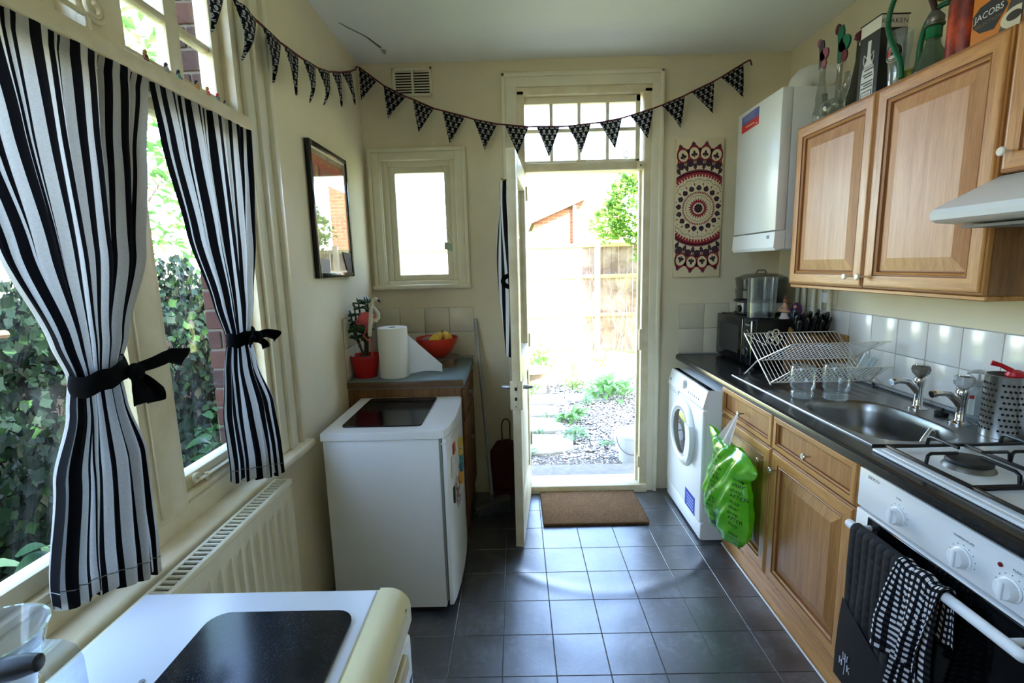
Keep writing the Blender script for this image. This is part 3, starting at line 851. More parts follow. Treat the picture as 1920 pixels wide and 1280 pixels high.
# ---- small freezer in the foreground
fz = thing('freezer', 'low cream-trimmed white freezer in the foreground with a black board on top', 'freezer', (-.52, .6, 0))
FX0, FX1, FY0, FY1, FZ = -.782, -.285, .36, .905, .905
q = MB(); q.rbox(FX0+.006, FX1-.01, FY0, FY1-.004, .02, FZ-.032, .006, 2); q.build('body', m_white, fz)
q = MB(); q.rbox(FX0, FX1+.004, FY0-.004, FY1, FZ-.034, FZ-.004, .006, 2); q.build('top_rim', m_yellowed, fz)
q = MB(); q.rbox(FX0+.010, FX1-.012, FY0+.006, FY1-.008, FZ-.02, FZ, .003, 2); q.build('worktop', mat('blue_white_laminate', (204, 207, 213), .32), fz)
prof = [(FX1-.008, FZ-.036), (FX1-.008, FZ-.001)]
for i in range(9):
    a = PI/2*i/8; prof.append((FX1+.010+.042*math.sin(a), FZ-.043+.042*math.cos(a)))
prof += [(FX1+.052, FZ-.075), (FX1+.028, FZ-.085), (FX1-.008, FZ-.085)]
q = MB(); q.prism(prof, lambda a, b, d: (a, d, b), FY0, FY1-.001); q.build('front_rail', m_yellowed, fz)
q = MB(); q.rbox(FX1-.006, FX1+.050, FY0+.004, FY1-.005, .07, FZ-.098, .010, 3); dz = q.build('door', m_white, fz)
q = MB(); q.rbox(FX1+.040, FX1+.058, FY0+.06, FY1-.06, FZ-.135, FZ-.10, .006, 2); q.build('handle_recess', mat('yellowed_handle', (190, 172, 118), .4), dz)
q = MB()   # blue sticker pattern on the door edge
for k, (yy, zz, s_) in enumerate(((.85, .70, .05), (.84, .65, .035), (.86, .60, .045), (.83, .57, .03))):
    pl = [(yy+s_*math.cos(t)*(.5+.35*math.sin(3*t+k)), zz+s_*math.sin(t)*(.6+.3*math.cos(2*t+k))) for t in [i*2*PI/14 for i in range(14)]]
    q.prism(pl, lambda a, b, d: (d, a, b), FX1+.0495, FX1+.0508)
q.build('door_sticker', mat('navy_sticker', (46, 58, 96), .5), dz)
q = MB(); q.tube([(FX1+.0475+.0035*math.sin(t)*-1, .865+.013*math.cos(t), FZ-.032+.010*math.sin(t)) for t in [i*2*PI/16 for i in range(16)]], .0012, 5, closed=True)
q.tube([(FX1+.0475-.0035*(k-2)/2, .872-.004*k, FZ-.032+.006*((-1)**k)) for k in range(5)], .0012, 5)
q.build('maker_badge', mat('green_badge', (96, 128, 84), .5), fz)
q = MB(); q.cyl((-.616, .681, FZ-.001), (-.616, .681, FZ+.002), .0045, n=10); q.build('screw_cap', mat('grey_cap', (130, 132, 134), .4), fz)
q = MB()
for x in (FX0+.06, FX1-.07):
    for y in (FY0+.06, FY1-.06): q.cyl((x, y, 0), (x, y, .024), .016, n=10)
q.build('feet', m_black, fz)
def round_rect(x0, x1, y0, y1, r, n=6):
    o = []
    for cx, cy, a0 in ((x1-r, y1-r, 0), (x0+r, y1-r, PI/2), (x0+r, y0+r, PI), (x1-r, y0+r, 3*PI/2)):
        for i in range(n+1):
            a = a0+PI/2*i/n; o.append((cx+r*math.cos(a), cy+r*math.sin(a)))
    return o
def flatxy(z=0): return lambda a, b, d: (a, b, d)
def speckled():
    m, nt, p, N, L = nodes('black_speckled_glass')
    f = noise(nt, posn(nt), 900, 2); g = noise(nt, posn(nt, (1, 1, 1), (0, 0, .35)), 4, 3)
    k = math_(nt, 'MULTIPLY', math_(nt, 'GREATER_THAN', f, .62), ramp(nt, g, [(.42, (0, 0, 0, 1)), (.62, (.8, .8, .8, 1))]))
    L.new(mixc(nt, k, (10, 12, 17), (96, 112, 140)), p.inputs['Base Color'])
    p.inputs['Roughness'].default_value = .14; p.inputs['Specular IOR Level'].default_value = .40
    return m
m_board = speckled()
b1 = MB().prism(round_rect(-.590, -.318, .462, .832, .035), flatxy(), FZ+.0005, FZ+.0055).build('glass_board', m_board)
tag(b1, 'large black speckled glass board on the foreground freezer', 'worktop saver')

# ---- clear processor bowl with a black handle, bottom left corner
jug = thing('blender_jug', 'clear plastic blender jug with a black handle at the bottom left corner', 'jug', (-.735, .60, FZ))
m_plast = glass('clear_plastic', (238, 242, 246), refl=1.8, opac=.10, ocol=(200, 205, 212))
q = MB(); JX, JY = -.752, .590
q.lathe([(.0, FZ+.001), (.030, FZ+.001), (.036, FZ+.01), (.072, FZ+.152), (.075, FZ+.156), (.071, FZ+.156), (.034, FZ+.012), (0, FZ+.010)], (JX, JY, 0), 40)
q.build('bowl', m_plast, jug)
prof = [(.068, .146), (.110, .148), (.128, .142), (.137, .124), (.137, .004), (.127, .002), (.126, .115), (.120, .129), (.108, .136), (.068, .135)]
q = MB(); dv = Vector((.979, -.10, 0)).normalized(); sv = Vector((.10, .979, 0))
q.prism([(a, b) for a, b in prof], lambda a, b, d: tuple(Vector((JX, JY, FZ+b)) + dv*a + sv*d), -.020, .020); q.build('handle_guard', m_plast, jug)
q = MB(); q.tube([(-.708, .556, 1.040), (-.690, .556, 1.043), (-.662, .560, 1.047), (-.642, .563, 1.049)], [.016, .0155, .015, .011], 14); q.sphere((-.706, .548, 1.036), (.018, .016, .018), 12, 8)
q.build('handle', mat('black_rubber', (10, 10, 11), .5), jug)

# ---- under-counter fridge further back
fr = thing('fridge', 'white under-counter fridge standing beyond the radiator', 'fridge', (-.58, 2.25, 0))
GX0, GX1, GY0, GY1, GZ = -.850, -.345, 1.978, 2.535, .864
q = MB(); q.rbox(GX0+.004, GX1, GY0+.004, GY1-.004, .03, GZ-.034, .006, 2); q.build('body', m_white, fr)
top = [(GX0, GY0-.004), (GX1-.002, GY0-.004), (GX1+.022, GY0+.003), (GX1+.040, GY0+.06), (GX1+.050, GY0+.16), (GX1+.053, GY0+.28), (GX1+.050, GY0+.42), (GX1+.040, GY1-.02), (GX1+.03, GY1), (GX0, GY1)]
q = MB(); q.prism(top, flatxy(), GZ-.034, GZ-.004); q.prism([(lerp(x, -.58, .006), lerp(y, 2.25, .006)) for x, y in top], flatxy(), GZ-.004, GZ)
q.build('top', m_white, fr, 25)
q = MB(); q.rbox(GX1-.004, GX1-.001+.012, GY0+.008, GY1-.008, .06, GZ-.036, .003, 1); q.build('door_seal', mat('grey_seal', (128, 128, 118), .7), fr)
dpoly = [(GX1+.014, GY0+.002), (GX1+.030, GY0+.004), (GX1+.040, GY0+.05), (GX1+.048, GY0+.16), (GX1+.051, GY0+.28), (GX1+.048, GY0+.42), (GX1+.040, GY1-.03), (GX1+.03, GY1-.002), (GX1+.014, GY1-.002)]
q = MB(); q.prism(dpoly, flatxy(), .045, GZ-.062); q.prism([(x, y) for x, y in dpoly[:]], flatxy(), GZ-.058, GZ-.038)
fdoor = q.build('door', m_white, fr, 25)
MB().prism([(x-.006, y) for x, y in dpoly], flatxy(), GZ-.064, GZ-.056).build('door_groove', mat('pale_groove', (200, 199, 190), .5), fdoor)
q = MB(); q.rbox(GX0+.02, GX1-.01, GY0+.02, GY1-.02, 0, .031, .004, 1); q.build('plinth', m_black, fr)
b2 = MB().prism(round_rect(-.785, -.432, 2.045, 2.508, .022), flatxy(), GZ+.0005, GZ+.006).build('glass_board', mat('black_gloss_board', (9, 9, 11), .12, spec=.3))
tag(b2, 'glossy black glass board lying on the white fridge beyond the radiator', 'worktop saver')
def onfridge(y):
    t = (y-GY0)/(GY1-GY0); return GX1+.040+.013*math.sin(PI*min(1, max(0, t)))
def magnet(name, lab, y, z, w, h, c, th=.012):
    x = onfridge(y)
    o = MB().rbox(x-.004, x+th, y-w/2, y+w/2, z-h/2, z+h/2, .002, 2).build(name, c)
    return tag(o, lab, 'magnet', 'magnets on the fridge door')
m_my, m_mb, m_mo = mat('magnet_yellow', (222, 190, 92), .5), mat('magnet_teal', (70, 140, 160), .5), mat('magnet_orange', (224, 160, 70), .5)
magnet('fridge_magnet', 'top yellow block magnet on the fridge door', 2.24, .715, .04, .042, m_my, .016)
magnet('fridge_magnet', 'small yellow magnet with dark edge below the top block on the fridge door', 2.235, .668, .035, .024, m_my, .014)
magnet('fridge_magnet', 'upper teal magnet on the fridge door', 2.26, .628, .04, .036, m_mb, .012)
magnet('fridge_magnet', 'lower teal magnet on the fridge door', 2.26, .580, .04, .040, m_mb, .012)
magnet('fridge_magnet', 'orange square magnet below the teal ones on the fridge door', 2.215, .545, .045, .046, m_mo, .014)
magnet('fridge_magnet', 'flat red magnet near the top corner of the fridge door', 2.10, .74, .05, .045, mat('magnet_red', (178, 60, 62), .5), .003)
magnet('fridge_magnet', 'dark bottle-shaped magnet at the edge of the fridge door', 2.06, .535, .022, .075, mat('magnet_dark', (40, 44, 46), .5), .004)
magnet('fridge_magnet', 'pale tall magnet below the red one on the fridge door', 2.045, .67, .02, .10, mat('magnet_white', (222, 222, 224), .3), .004)
q = MB(); random.seed(3)
for k in range(34):
    y = random.uniform(2.09, 2.24); z = random.uniform(.42, .62); x = onfridge(y)+.0006; r = random.uniform(.004, .011)
    q.prism([(y+r*math.cos(t)*random.uniform(.5, 1.2), z+r*1.6*math.sin(t)*random.uniform(.5, 1.2)) for t in [i*PI/3 for i in range(6)]], lambda a, b, d: (d, a, b), x, x+.0008)
tag(q.build('door_sticker', mat('brown_sticker', (120, 66, 48), .6)), 'brown speckled sticker low on the fridge door', 'sticker')

# ---- left base cabinet with blue-green worktop
m_oakd = wood('brown_oak', (134, 92, 48), (86, 54, 26), (40, 40, 2.0), .5)
m_oakdh = wood('brown_oak_rail', (128, 88, 46), (84, 54, 28), (3, 40, 40), .5)
lc = thing('base_cabinet', 'brown oak cabinet with blue-green worktop in the far left corner', 'cabinet', (-.6, 2.86, 0))
CX0, CX1, CY0, CY1 = WL+.002, -.315, 2.565, WF-.008
q = MB(); q.box(CX0, CX1, CY0, CY1, .09, .905); q.build('carcass', m_oakd, lc)
MB().rbox(CX1-.03, CX1+.002, CY0-.004, CY1, .0, .905, .002, 1).build('corner_post', m_oakd, lc)
for k, (a, b) in enumerate(((.14, .70), (.72, .885))):
    q = MB(); q.rbox(CX1+.002, CX1+.018, CY0+.02, CY1-.02, a, b, .004, 2); d = q.build('door' if k == 0 else 'drawer', m_oakd, lc)
    q = MB(); q.cyl((CX1+.018, 2.86, (a+b)/2+.1*(1-k)), (CX1+.036, 2.86, (a+b)/2+.1*(1-k)), .012, .015, 10); q.build('knob', m_steel, d)
MB().box(CX0, CX1-.04, CY0+.04, CY1, 0, .09).build('plinth', m_oakd, lc)
m_bluew = mat('blue_green_laminate', (112, 134, 138), .35, var=.15, scale=60)
q = MB(); q.rbox(CX0, -.292, CY0-.012, CY1, .906, .955, .006, 2); lw = q.build('worktop', m_bluew, lc)
MB().rbox(CX0+.001, -.296, CY0-.014, CY0-.004, .912, .948, .003, 2).build('worktop_edge', wood('worktop_lipping', (112, 80, 52), (78, 54, 34), (3, 40, 40)), lc)

CT = .9556
# plant in a red pot
pp = thing('potted_plant', 'leafy jade plant in a red pot in the far left corner', 'plant', (-.845, 2.655, CT))
PX, PY = -.852, 2.665
q = MB(); q.lathe([(0, CT), (.058, CT), (.060, CT+.004), (.079, CT+.112), (.083, CT+.113), (.084, CT+.126), (.079, CT+.126), (.072, CT+.105), (0, CT+.105)], (PX, PY, 0), 28)
q.build('pot', mat('red_pot', (176, 22, 26), .4), pp)
MB().lathe([(0, CT+.110), (.072, CT+.108), (0, CT+.107)], (PX, PY, 0), 20).build('soil', mat('potting_soil', (38, 28, 22), .95, var=.4, scale=90), pp)
m_stem = mat('jade_stem', (74, 66, 48), .8, var=.3, scale=60)
m_jade = mat('jade_leaf', (70, 104, 66), .35, var=.3, scale=40)
random.seed(11)
lv = MB().sphere((0, 0, 0), (.023, .016, .006), 8, 6).mesh('leaf', m_jade)
def leaf_at(p, par, s, rz, ry):
    o = link('leaf', lv, par, p); o.scale = (s, s, s); o.rotation_euler = (0, ry, rz)
stems = [[(0, 0, .10), (-.020, -.01, .17), (-.045, -.015, .24), (-.055, -.012, .30), (-.060, -.01, .36)],
         [(.005, .005, .10), (.004, .004, .20), (-.006, .0, .28), (-.012, -.002, .37), (-.016, -.004, .425)],
         [(.01, .0, .10), (.02, .0, .20), (.030, -.01, .28), (.036, -.012, .36), (.040, -.012, .435)],
         [(0, 0, .10), (.006, .01, .22), (.020, .01, .30), (.022, .012, .40), (.020, .012, .43)],
         [(-.02, -.01, .17), (-.035, -.02, .25), (-.030, -.02, .33), (-.034, -.02, .40)],
         [(.004, .004, .20), (-.018, -.022, .235), (-.040, -.03, .225)]]
for st in stems:
    P = [Vector((PX+a, PY+b, CT+c)) for a, b, c in st]
    MB().tube(P, [.0085]+[.0055]*(len(P)-2)+[.003], 7).build('stem', m_stem, pp)
    for i in range(1, len(P)):
        for t in (.35, .8):
            c = P[i-1].lerp(P[i], t)
            if c.z < CT+.20: continue
            for s in (-1, 1):
                rz = random.uniform(0, PI); d = Vector((math.cos(rz), math.sin(rz), 0))*.016*s
                leaf_at(c+d, pp, random.uniform(.8, 1.15), rz, -.3*s)
    leaf_at(P[-1], pp, .9, 0, 1.2)
for k in range(7):
    a = random.uniform(0, 2*PI); leaf_at(Vector((PX+.03*math.cos(a)-.03, PY+.03*math.sin(a)-.01, CT+.25+.008*k)), pp, random.uniform(1.2, 1.7), a, .4)
# flamingo on its stick legs
fl = thing('flamingo_figure', 'pink and white flamingo ornament stuck in the red plant pot', 'ornament', (-.80, 2.64, CT+.1))
FXc, FYc = -.800, 2.64
q = MB(); q.sphere((FXc-.022, FYc, CT+.328), (.050, .024, .038), 16, 10); q.sphere((FXc-.062, FYc, CT+.310), (.026, .014, .016), 10, 8)
q.build('body', mat('flamingo_pink', (224, 96, 104), .35), fl)
q = MB()
nk = [(FXc+.012, FYc-.006, CT+.325), (FXc+.030, FYc-.005, CT+.318), (FXc+.044, FYc-.004, CT+.332), (FXc+.045, FYc-.003, CT+.356), (FXc+.032, FYc-.003, CT+.376), (FXc+.018, FYc-.004, CT+.392), (FXc+.014, FYc-.004, CT+.412), (FXc+.022, FYc-.004, CT+.430), (FXc+.036, FYc-.004, CT+.436), (FXc+.048, FYc-.004, CT+.430)]
q.tube(nk, [.012, .012, .011, .010, .0095, .009, .009, .010, .0115, .008], 10)
q.tube([(FXc-.004, FYc-.022, CT+.235), (FXc, FYc-.026, CT+.27), (FXc+.006, FYc-.026, CT+.31), (FXc+.010, FYc-.022, CT+.36), (FXc+.014, FYc-.015, CT+.40)], [.010, .012, .012, .010, .008], 10)
q.build('neck', mat('flamingo_white', (226, 216, 196), .35), fl)
q = MB(); q.tube([(FXc+.046, FYc-.004, CT+.430), (FXc+.057, FYc-.004, CT+.424), (FXc+.060, FYc-.004, CT+.412)], [.008, .0055, .001], 8); q.build('beak', m_black, fl)
q = MB(); q.cyl((FXc-.004, FYc-.006, CT+.100), (FXc, FYc-.012, CT+.245), .0042, n=7); q.tube([(FXc-.012, FYc-.01, CT+.30), (FXc-.040, FYc-.016, CT+.235), (FXc-.008, FYc-.014, CT+.20)], .004, 7)
q.build('leg', mat('flamingo_coral', (222, 84, 74), .4), fl)
# little pink and dark box behind
bx = thing('small_box', 'small pink and dark red box behind the kitchen roll', 'box', (-.775, 2.80, CT))
MB().rbox(-.815, -.735, 2.83, 2.87, CT, CT+.115, .002, 1).build('carton', mat('pale_pink_card', (205, 150, 150), .6), bx)
q = MB(); q.box(-.816, -.734, 2.829, 2.871, CT+.09, CT+.116); q.box(-.816, -.734, 2.829, 2.871, CT+.06, CT+.072); q.build('printed_band', mat('dark_red_print', (84, 28, 36), .6), bx)
# kitchen roll with a loose sheet
kr = thing('kitchen_roll', 'white kitchen paper roll standing on the blue-green worktop', 'kitchen roll', (-.69, 2.66, CT))
m_paper = mat('kitchen_paper', (230, 230, 224), .95, bmp=.25, bscale=150)
KX, KY = -.690, 2.660
q = MB(); q.lathe([(.020, CT), (.079, CT), (.081, CT+.004), (.081, CT+.272), (.079, CT+.276), (.020, CT+.276), (.020, CT+.20)], (KX, KY, 0), 40); q.build('roll', m_paper, kr)
MB().lathe([(.0205, CT+.10), (.0205, CT+.277), (.017, CT+.277), (.017, CT+.10)], (KX, KY, 0), 20).build('cardboard_core', mat('core_card', (150, 130, 105), .9), kr)
def sheet(u, v):
    # flap leaving the roll and folded down towards the worktop
    x = KX+.076+u*.185; zt = CT+.235-u*.185
    z = lerp(zt, CT+.006+.012*math.sin(u*3), v)
    y = KY+.012+.035*u+.022*v*(1-v)-.012*math.sin(PI*v)*u
    return (x, y, z)
q = MB(); q.grid(sheet, 14, 12); q.build('loose_sheet', cloth('paper_sheet', lambda nt: lin((228, 229, 226)), .9, .3), kr)
# bowl of fruit on a round tin
tn = thing('cake_tin', 'brown patterned tin with a dark lid under the red fruit bowl', 'tin', (-.47, 2.95, CT))
q = MB(); q.prism(round_rect(-.565, -.385, 2.86, 3.06, .03), flatxy(), CT, CT+.045); q.build('body', mat('tin_brown', (128, 98, 70), .5, vcol=(80, 58, 40), scale=25), tn)
MB().lathe([(0, CT+.046), (.115, CT+.046), (.118, CT+.049), (.115, CT+.053), (0, CT+.053)], (-.475, 2.955, 0), 32).build('lid', mat('tin_lid', (92, 84, 76), .35), tn)
BX, BY, BZ = -.495, 2.955, CT+.054
bw = thing('fruit_bowl', 'wide red fruit bowl on a tin in the far left corner', 'bowl', (BX, BY, BZ))
q = MB(); q.lathe([(0, BZ), (.055, BZ), (.060, BZ+.004), (.095, BZ+.04), (.120, BZ+.085), (.130, BZ+.118), (.126, BZ+.118), (.115, BZ+.085), (.09, BZ+.044), (.05, BZ+.010), (0, BZ+.008)], (BX, BY, 0), 40); q.build('bowl', mat('red_bowl', (196, 52, 30), .35), bw)
m_ban = mat('banana_yellow', (222, 184, 66), .5, vcol=(196, 160, 60), scale=30); m_bans = mat('banana_stalk', (110, 98, 40), .7)
def banana(lab, a, x, y, z, bend):
    r = thing('banana', lab, 'banana', (x, y, z), 'bananas in the red bowl')
    top_ = Vector((BX+.040, BY-.015, BZ+.150))
    end = Vector((x, y, z)); mid = (top_+end)/2 + Vector((bend, -.012, .022))
    P = [top_.lerp(mid, t).lerp(mid.lerp(end, t), t) for t in [i/9 for i in range(10)]]
    MB().tube(P[1:], [.009, .0145, .018, .0195, .0195, .018, .014, .008, .003], 8).build('flesh', m_ban, r)
    MB().tube([P[0]+Vector((0, 0, .012)), P[0], P[1]], [.004, .006, .009], 7).build('stalk', m_bans, r)
banana('banana curving to the left in the red bowl', 0, BX-.050, BY-.075, BZ+.075, -.002)
banana('middle banana leaning forward in the red bowl', 1, BX-.005, BY-.095, BZ+.068, .008)
banana('banana curving to the right in the red bowl', 2, BX+.078, BY-.060, BZ+.085, .024)
banana('hindmost banana in the red bowl', 3, BX+.085, BY-.010, BZ+.082, .028)
pk = MB().sphere((BX-.055, BY+.01, BZ+.088), (.048, .042, .036), 16, 10)
tag(pk.build('fruit_bag', glass('netting_bag', (220, 190, 196), opac=.55, ocol=(196, 160, 165))), 'pale pink bag of fruit lying in the red bowl', 'bag')
# broom and dustpan in the dark corner
br = thing('broom', 'long-handled broom leaning in the corner behind the open door', 'broom', (-.18, 2.87, 0))
MB().tube([(-.182, 2.885, .085), (-.225, 3.03, .66), (-.270, 3.155, 1.215)], .0115, 10).build('handle', mat('grey_handle', (150, 152, 150), .5), br)
hd0, hd1 = Vector((-.290, 2.83, .062)), Vector((-.075, 2.925, .085))
ax = (hd1-hd0).normalized(); sd = Vector((-ax.y, ax.x, 0)).normalized()
q = MB(); t = MB().rbox(0, (hd1-hd0).length, -.024, .024, -.012, .014, .006, 2)
q.add([tuple(hd0+ax*v[0]+sd*v[1]+Vector((0, 0, v[2]))) for v in t.v], t.f); q.tube([(-.184, 2.88, .075), (-.186, 2.888, .12)], [.018, .013], 10)
q.build('head', mat('broom_head', (96, 90, 84), .6), br)
q = MB(); random.seed(5)
for i in range(30):
    for j in range(5):
        p = hd0+ax*(.008+i*.0075)+sd*(-.018+.009*j)+Vector((0, 0, -.01)); e = p+Vector((random.uniform(-.01, .01), random.uniform(-.01, .01), 0)); e.z = .002
        q.tube([p, e], .0022, 4, caps=False)
bo = q.build('bristles', mat('bristle_grey', (90, 92, 94), .8), br); bo['kind'] = 'stuff'
dp = thing('dustpan', 'dark red dustpan hanging on a wire loop behind the broom', 'dustpan', (-.10, 3.13, 0))
q = MB(); q.prism([(-.20, .03), (.03, .03), (.045, .30), (.0, .38), (-.08, .40), (-.15, .39), (-.20, .32)], lambda a, b, d: (a, d - b*.02, b), 3.12, 3.132)
q.rbox(-.20, .03, 3.04, 3.125, .02, .034, .003, 1)
q.build('pan', mat('maroon_plastic', (84, 22, 30), .7), dp)
q = MB(); q.tube([(-.115, 3.122, .38), (-.118, 3.125, .50), (-.105, 3.125, .535), (-.085, 3.125, .54), (-.068, 3.125, .53), (-.062, 3.122, .50), (-.064, 3.12, .38)], .004, 7); q.build('loop_handle', mat('dark_wire', (40, 34, 34), .5), dp)
# striped cloth on the back of the open door
dc = thing('striped_cloth', 'narrow black and white striped curtain hanging behind the open door', 'curtain', (-.05, 2.7, 1.1))
def dcf(u, v):
    z = lerp(1.985, 1.06, v); w = .050+.022*math.sin(PI*v)+.012*math.sin(5*v)
    p = lf(LW-.10-.20*u-.05*math.sin(3*v), LT+.012+w*math.sin(PI*u)*.9+.010*math.sin(9*u+6*v), z)
    return p
q = MB(); vs = []
q.grid(dcf, 40, 60)
for k in list(range(len(q.v))): q.uv[k] = ((k % 41)/40*5, 0)
q.build('fabric', m_curt, dc, 180, fix=False)
q = MB(); q.tube([lf(LW-.12, LT+.006+.04*math.sin(a), 1.47+.03*math.cos(a)) for a in [i*PI/8 for i in range(9)]], .014, 6); q.build('tie_band', m_tie, dc)
q = MB(); q.tube([lf(LW-.11, LT, 1.985), lf(LW-.11, LT+.030, 1.985), lf(LW-.11, LT+.040, 1.995)], .004, 6); q.build('hook', mat('brass_hook', (130, 110, 60), .4, metal=.8), dc)
# door mat
def coir():
    m, nt, p, N, L = nodes('coir')
    f = noise(nt, posn(nt), 190, 5, .8); g = noise(nt, posn(nt), 9, 3)
    c = ramp(nt, f, [(.34, (96, 68, 46)), (.5, (150, 112, 78)), (.68, (196, 160, 122))])
    L.new(mixc(nt, ramp(nt, g, [(.45, (0, 0, 0, 1)), (.75, (.35, .35, .35, 1))]), c, (122, 96, 66)), p.inputs['Base Color'])
    p.inputs['Roughness'].default_value = 1.0; p.inputs['Specular IOR Level'].default_value = .1
    bump(nt, f, 1.0, .012)
    return m
dm = thing('door_mat', 'brown coir door mat on the floor at the garden door', 'mat', (.45, 2.92, 0))
m_coir = coir()
MB().rbox(.133, .767, 2.703, 3.118, .0005, .018, .006, 2).build('pile', m_coir, dm)
q = MB(); random.seed(9); W_, D_ = .634, .415
for k in range(5200):
    x = .133+random.random()*W_; y = 2.703+random.random()*D_
    if k > 3600:
        e = k % 4; x, y = ((x, 2.703), (x, 3.118), (.133, y), (.767, y))[e]
    a, l, t = random.uniform(0, 2*PI), random.uniform(.006, .014), random.uniform(0, 2*PI)
    p = Vector((x, y, .014)); e = p+Vector((math.cos(a)*l*.6, math.sin(a)*l*.6, l*.55)); w = Vector((-math.sin(a), math.cos(a), 0))*.0011
    q.add([p-w, p+w, e], [(0, 1, 2)])
fb = q.build('coir_fibres', m_coir, dm, fix=False); fb['kind'] = 'stuff'
# card hanging in the small window
hc = thing('hanging_card', 'small pale green card hanging from the small window latch', 'card', (-.42, WF+.02, 1.68))
q = MB(); q.prism([(-.452, 1.715), (-.402, 1.700), (-.404, 1.652), (-.455, 1.668)], lambda a, b, d: (a, d, b), WF+.018, WF+.0195); q.build('card', mat('pale_green_card', (168, 182, 168), .7), hc)
MB().tube([(-.447, WF+.019, 1.712), (-.434, WF+.02, 1.780), (-.405, WF+.019, 1.702)], .0008, 4).build('string', m_dark, hc)

# ================================================================== RIGHT SIDE OF THE KITCHEN
m_oakv = wood('light_oak_upright', (203, 145, 78), (154, 98, 44), (30, 30, 2.0), .38)
m_oakh = wood('light_oak_rail', (203, 145, 78), (154, 98, 44), (30, 2.0, 30), .38)
m_oakp = wood('light_oak_panel', (200, 148, 104), (164, 110, 66), (26, 26, 1.4), .40, 9)
m_groove = mat('oak_groove_stain', (136, 80, 34), .5)
m_oakl = wood('lower_oak_panel', (186, 132, 74), (140, 92, 44), (26, 26, 1.4), .40, 9)
m_oaklv = wood('lower_oak_upright', (204, 152, 86), (160, 106, 50), (30, 30, 2.0), .38)
m_oaklh = wood('lower_oak_rail', (204, 152, 86), (160, 106, 50), (30, 2.0, 30), .38)
PROF = [(0, 0, 0), (0, .013, 0), (.003, .017, 0), (.007, .017, 1), (.009, .020, 0), (.014, .021, 0), (.050, .021, 0), (.052, .017, 1), (.056, .017, 1), (.058, .019, 0), (.064, .014, 0), (.067, .007, 1), (.071, .007, 1)]
def panel_door(name, parent, y0, y1, z0, z1, xb, mats, raise_w=.045, k=1.0):
    """panelled front looking towards -X; mats: upright, rail, panel, groove"""
    q = MB()
    prof = [(a*k, b, c) for a, b, c in PROF]
    if raise_w: prof += [(prof[-1][0]+raise_w, .017, 2)]
    rings = []
    for ins, h, c in prof:
        rings.append([(xb-h, y0+ins, z0+ins), (xb-h, y1-ins, z0+ins), (xb-h, y1-ins, z1-ins), (xb-h, y0+ins, z1-ins)])
    for r0, r1, pr in zip(rings, rings[1:], prof[1:]):
        for s in range(4):
            a, b = s, (s+1) % 4
            mt = 3 if pr[2] == 1 else (2 if pr[2] == 2 else (1 if s in (0, 2) else 0))
            q.add([r0[a], r0[b], r1[b], r1[a]], [(0, 1, 2, 3)], mt)
    q.add(rings[-1], [(0, 1, 2, 3)], 2)
    q.add(rings[0], [(3, 2, 1, 0)], 0)
    return q.build(name, mats, parent, 15)
UPM = [m_oakv, m_oakh, m_oakp, m_groove]; LOM = [m_oaklv, m_oaklh, m_oakl, m_groove]
def knob(parent, x, y, z, mt, r=.0125):
    q = MB(); q.lathe([(.0035, 0), (.0035, -.020), (r*.55, -.022), (r, -.026), (r, -.030), (r*.8, -.033), (0, -.0335)], (x, y, z), 16, axis=0)
    return q.build('knob', mt, parent)
m_knobw = mat('pale_ceramic_knob', (226, 218, 200), .25); m_knobs = mat('satin_nickel_knob', (196, 186, 168), .28, metal=.85)
# ---- wall cabinets
def wall_cab(lab, y0, y1, z0, z1, doors):
    r = thing('wall_cabinet', lab, 'cabinet', (1.54, (y0+y1)/2, z0))
    q = MB(); q.box(1.402, WR, y0, y1, z0, z1); q.build('carcass', wood('cabinet_carcass', (150, 104, 60), (110, 72, 38), (30, 30, 2)), r)
    for a, b, ky, kz in doors:
        d = panel_door('door', r, a, b, z0+.002, z1-.002, 1.4005, UPM); knob(d, 1.380, ky, kz, m_knobw)
    return r
wall_cab('two-door light oak wall cabinet above the sink', 1.452, 2.484, 1.424, 2.170, [(1.959, 2.482, 2.020, 1.472), (1.454, 1.955, 1.945, 1.472)])
wall_cab('short light oak wall cabinet above the cooker hood', .846, 1.448, 1.772, 2.170, [(1.152, 1.445, 1.415, 1.828), (.850, 1.148, .88, 1.828)])
q = MB(); q.rbox(1.395, WR, 1.452, 2.486, 1.408, 1.4235, .003, 1)
tag(q.build('light_pelmet', m_oakh), 'oak strip along the underside of the two-door wall cabinet', 'trim')
# ---- cooker hood
hd_ = thing('cooker_hood', 'white slimline cooker hood over the gas hob', 'cooker hood', (1.45, 1.15, 1.62))
prof = [(1.225, 1.640), (1.208, 1.648), (1.203, 1.662), (1.212, 1.678), (1.235, 1.690), (1.395, 1.768), (1.41, 1.770), (1.699, 1.770), (1.699, 1.628), (1.42, 1.628), (1.30, 1.634)]
q = MB(); q.prism(prof, lambda a, b, d: (a, d, b), .850, 1.452); q.build('canopy', m_white, hd_, 30)
q = MB(); q.box(1.27, 1.66, .88, 1.42, 1.622, 1.630); q.build('filter', mat('grease_filter', (120, 118, 110), .6), hd_)
q = MB(); q.rbox(1.30, 1.325, 1.00, 1.20, 1.724, 1.735, .002, 1); q.build('switch_strip', mat('grey_switch', (60, 60, 60), .5), hd_)
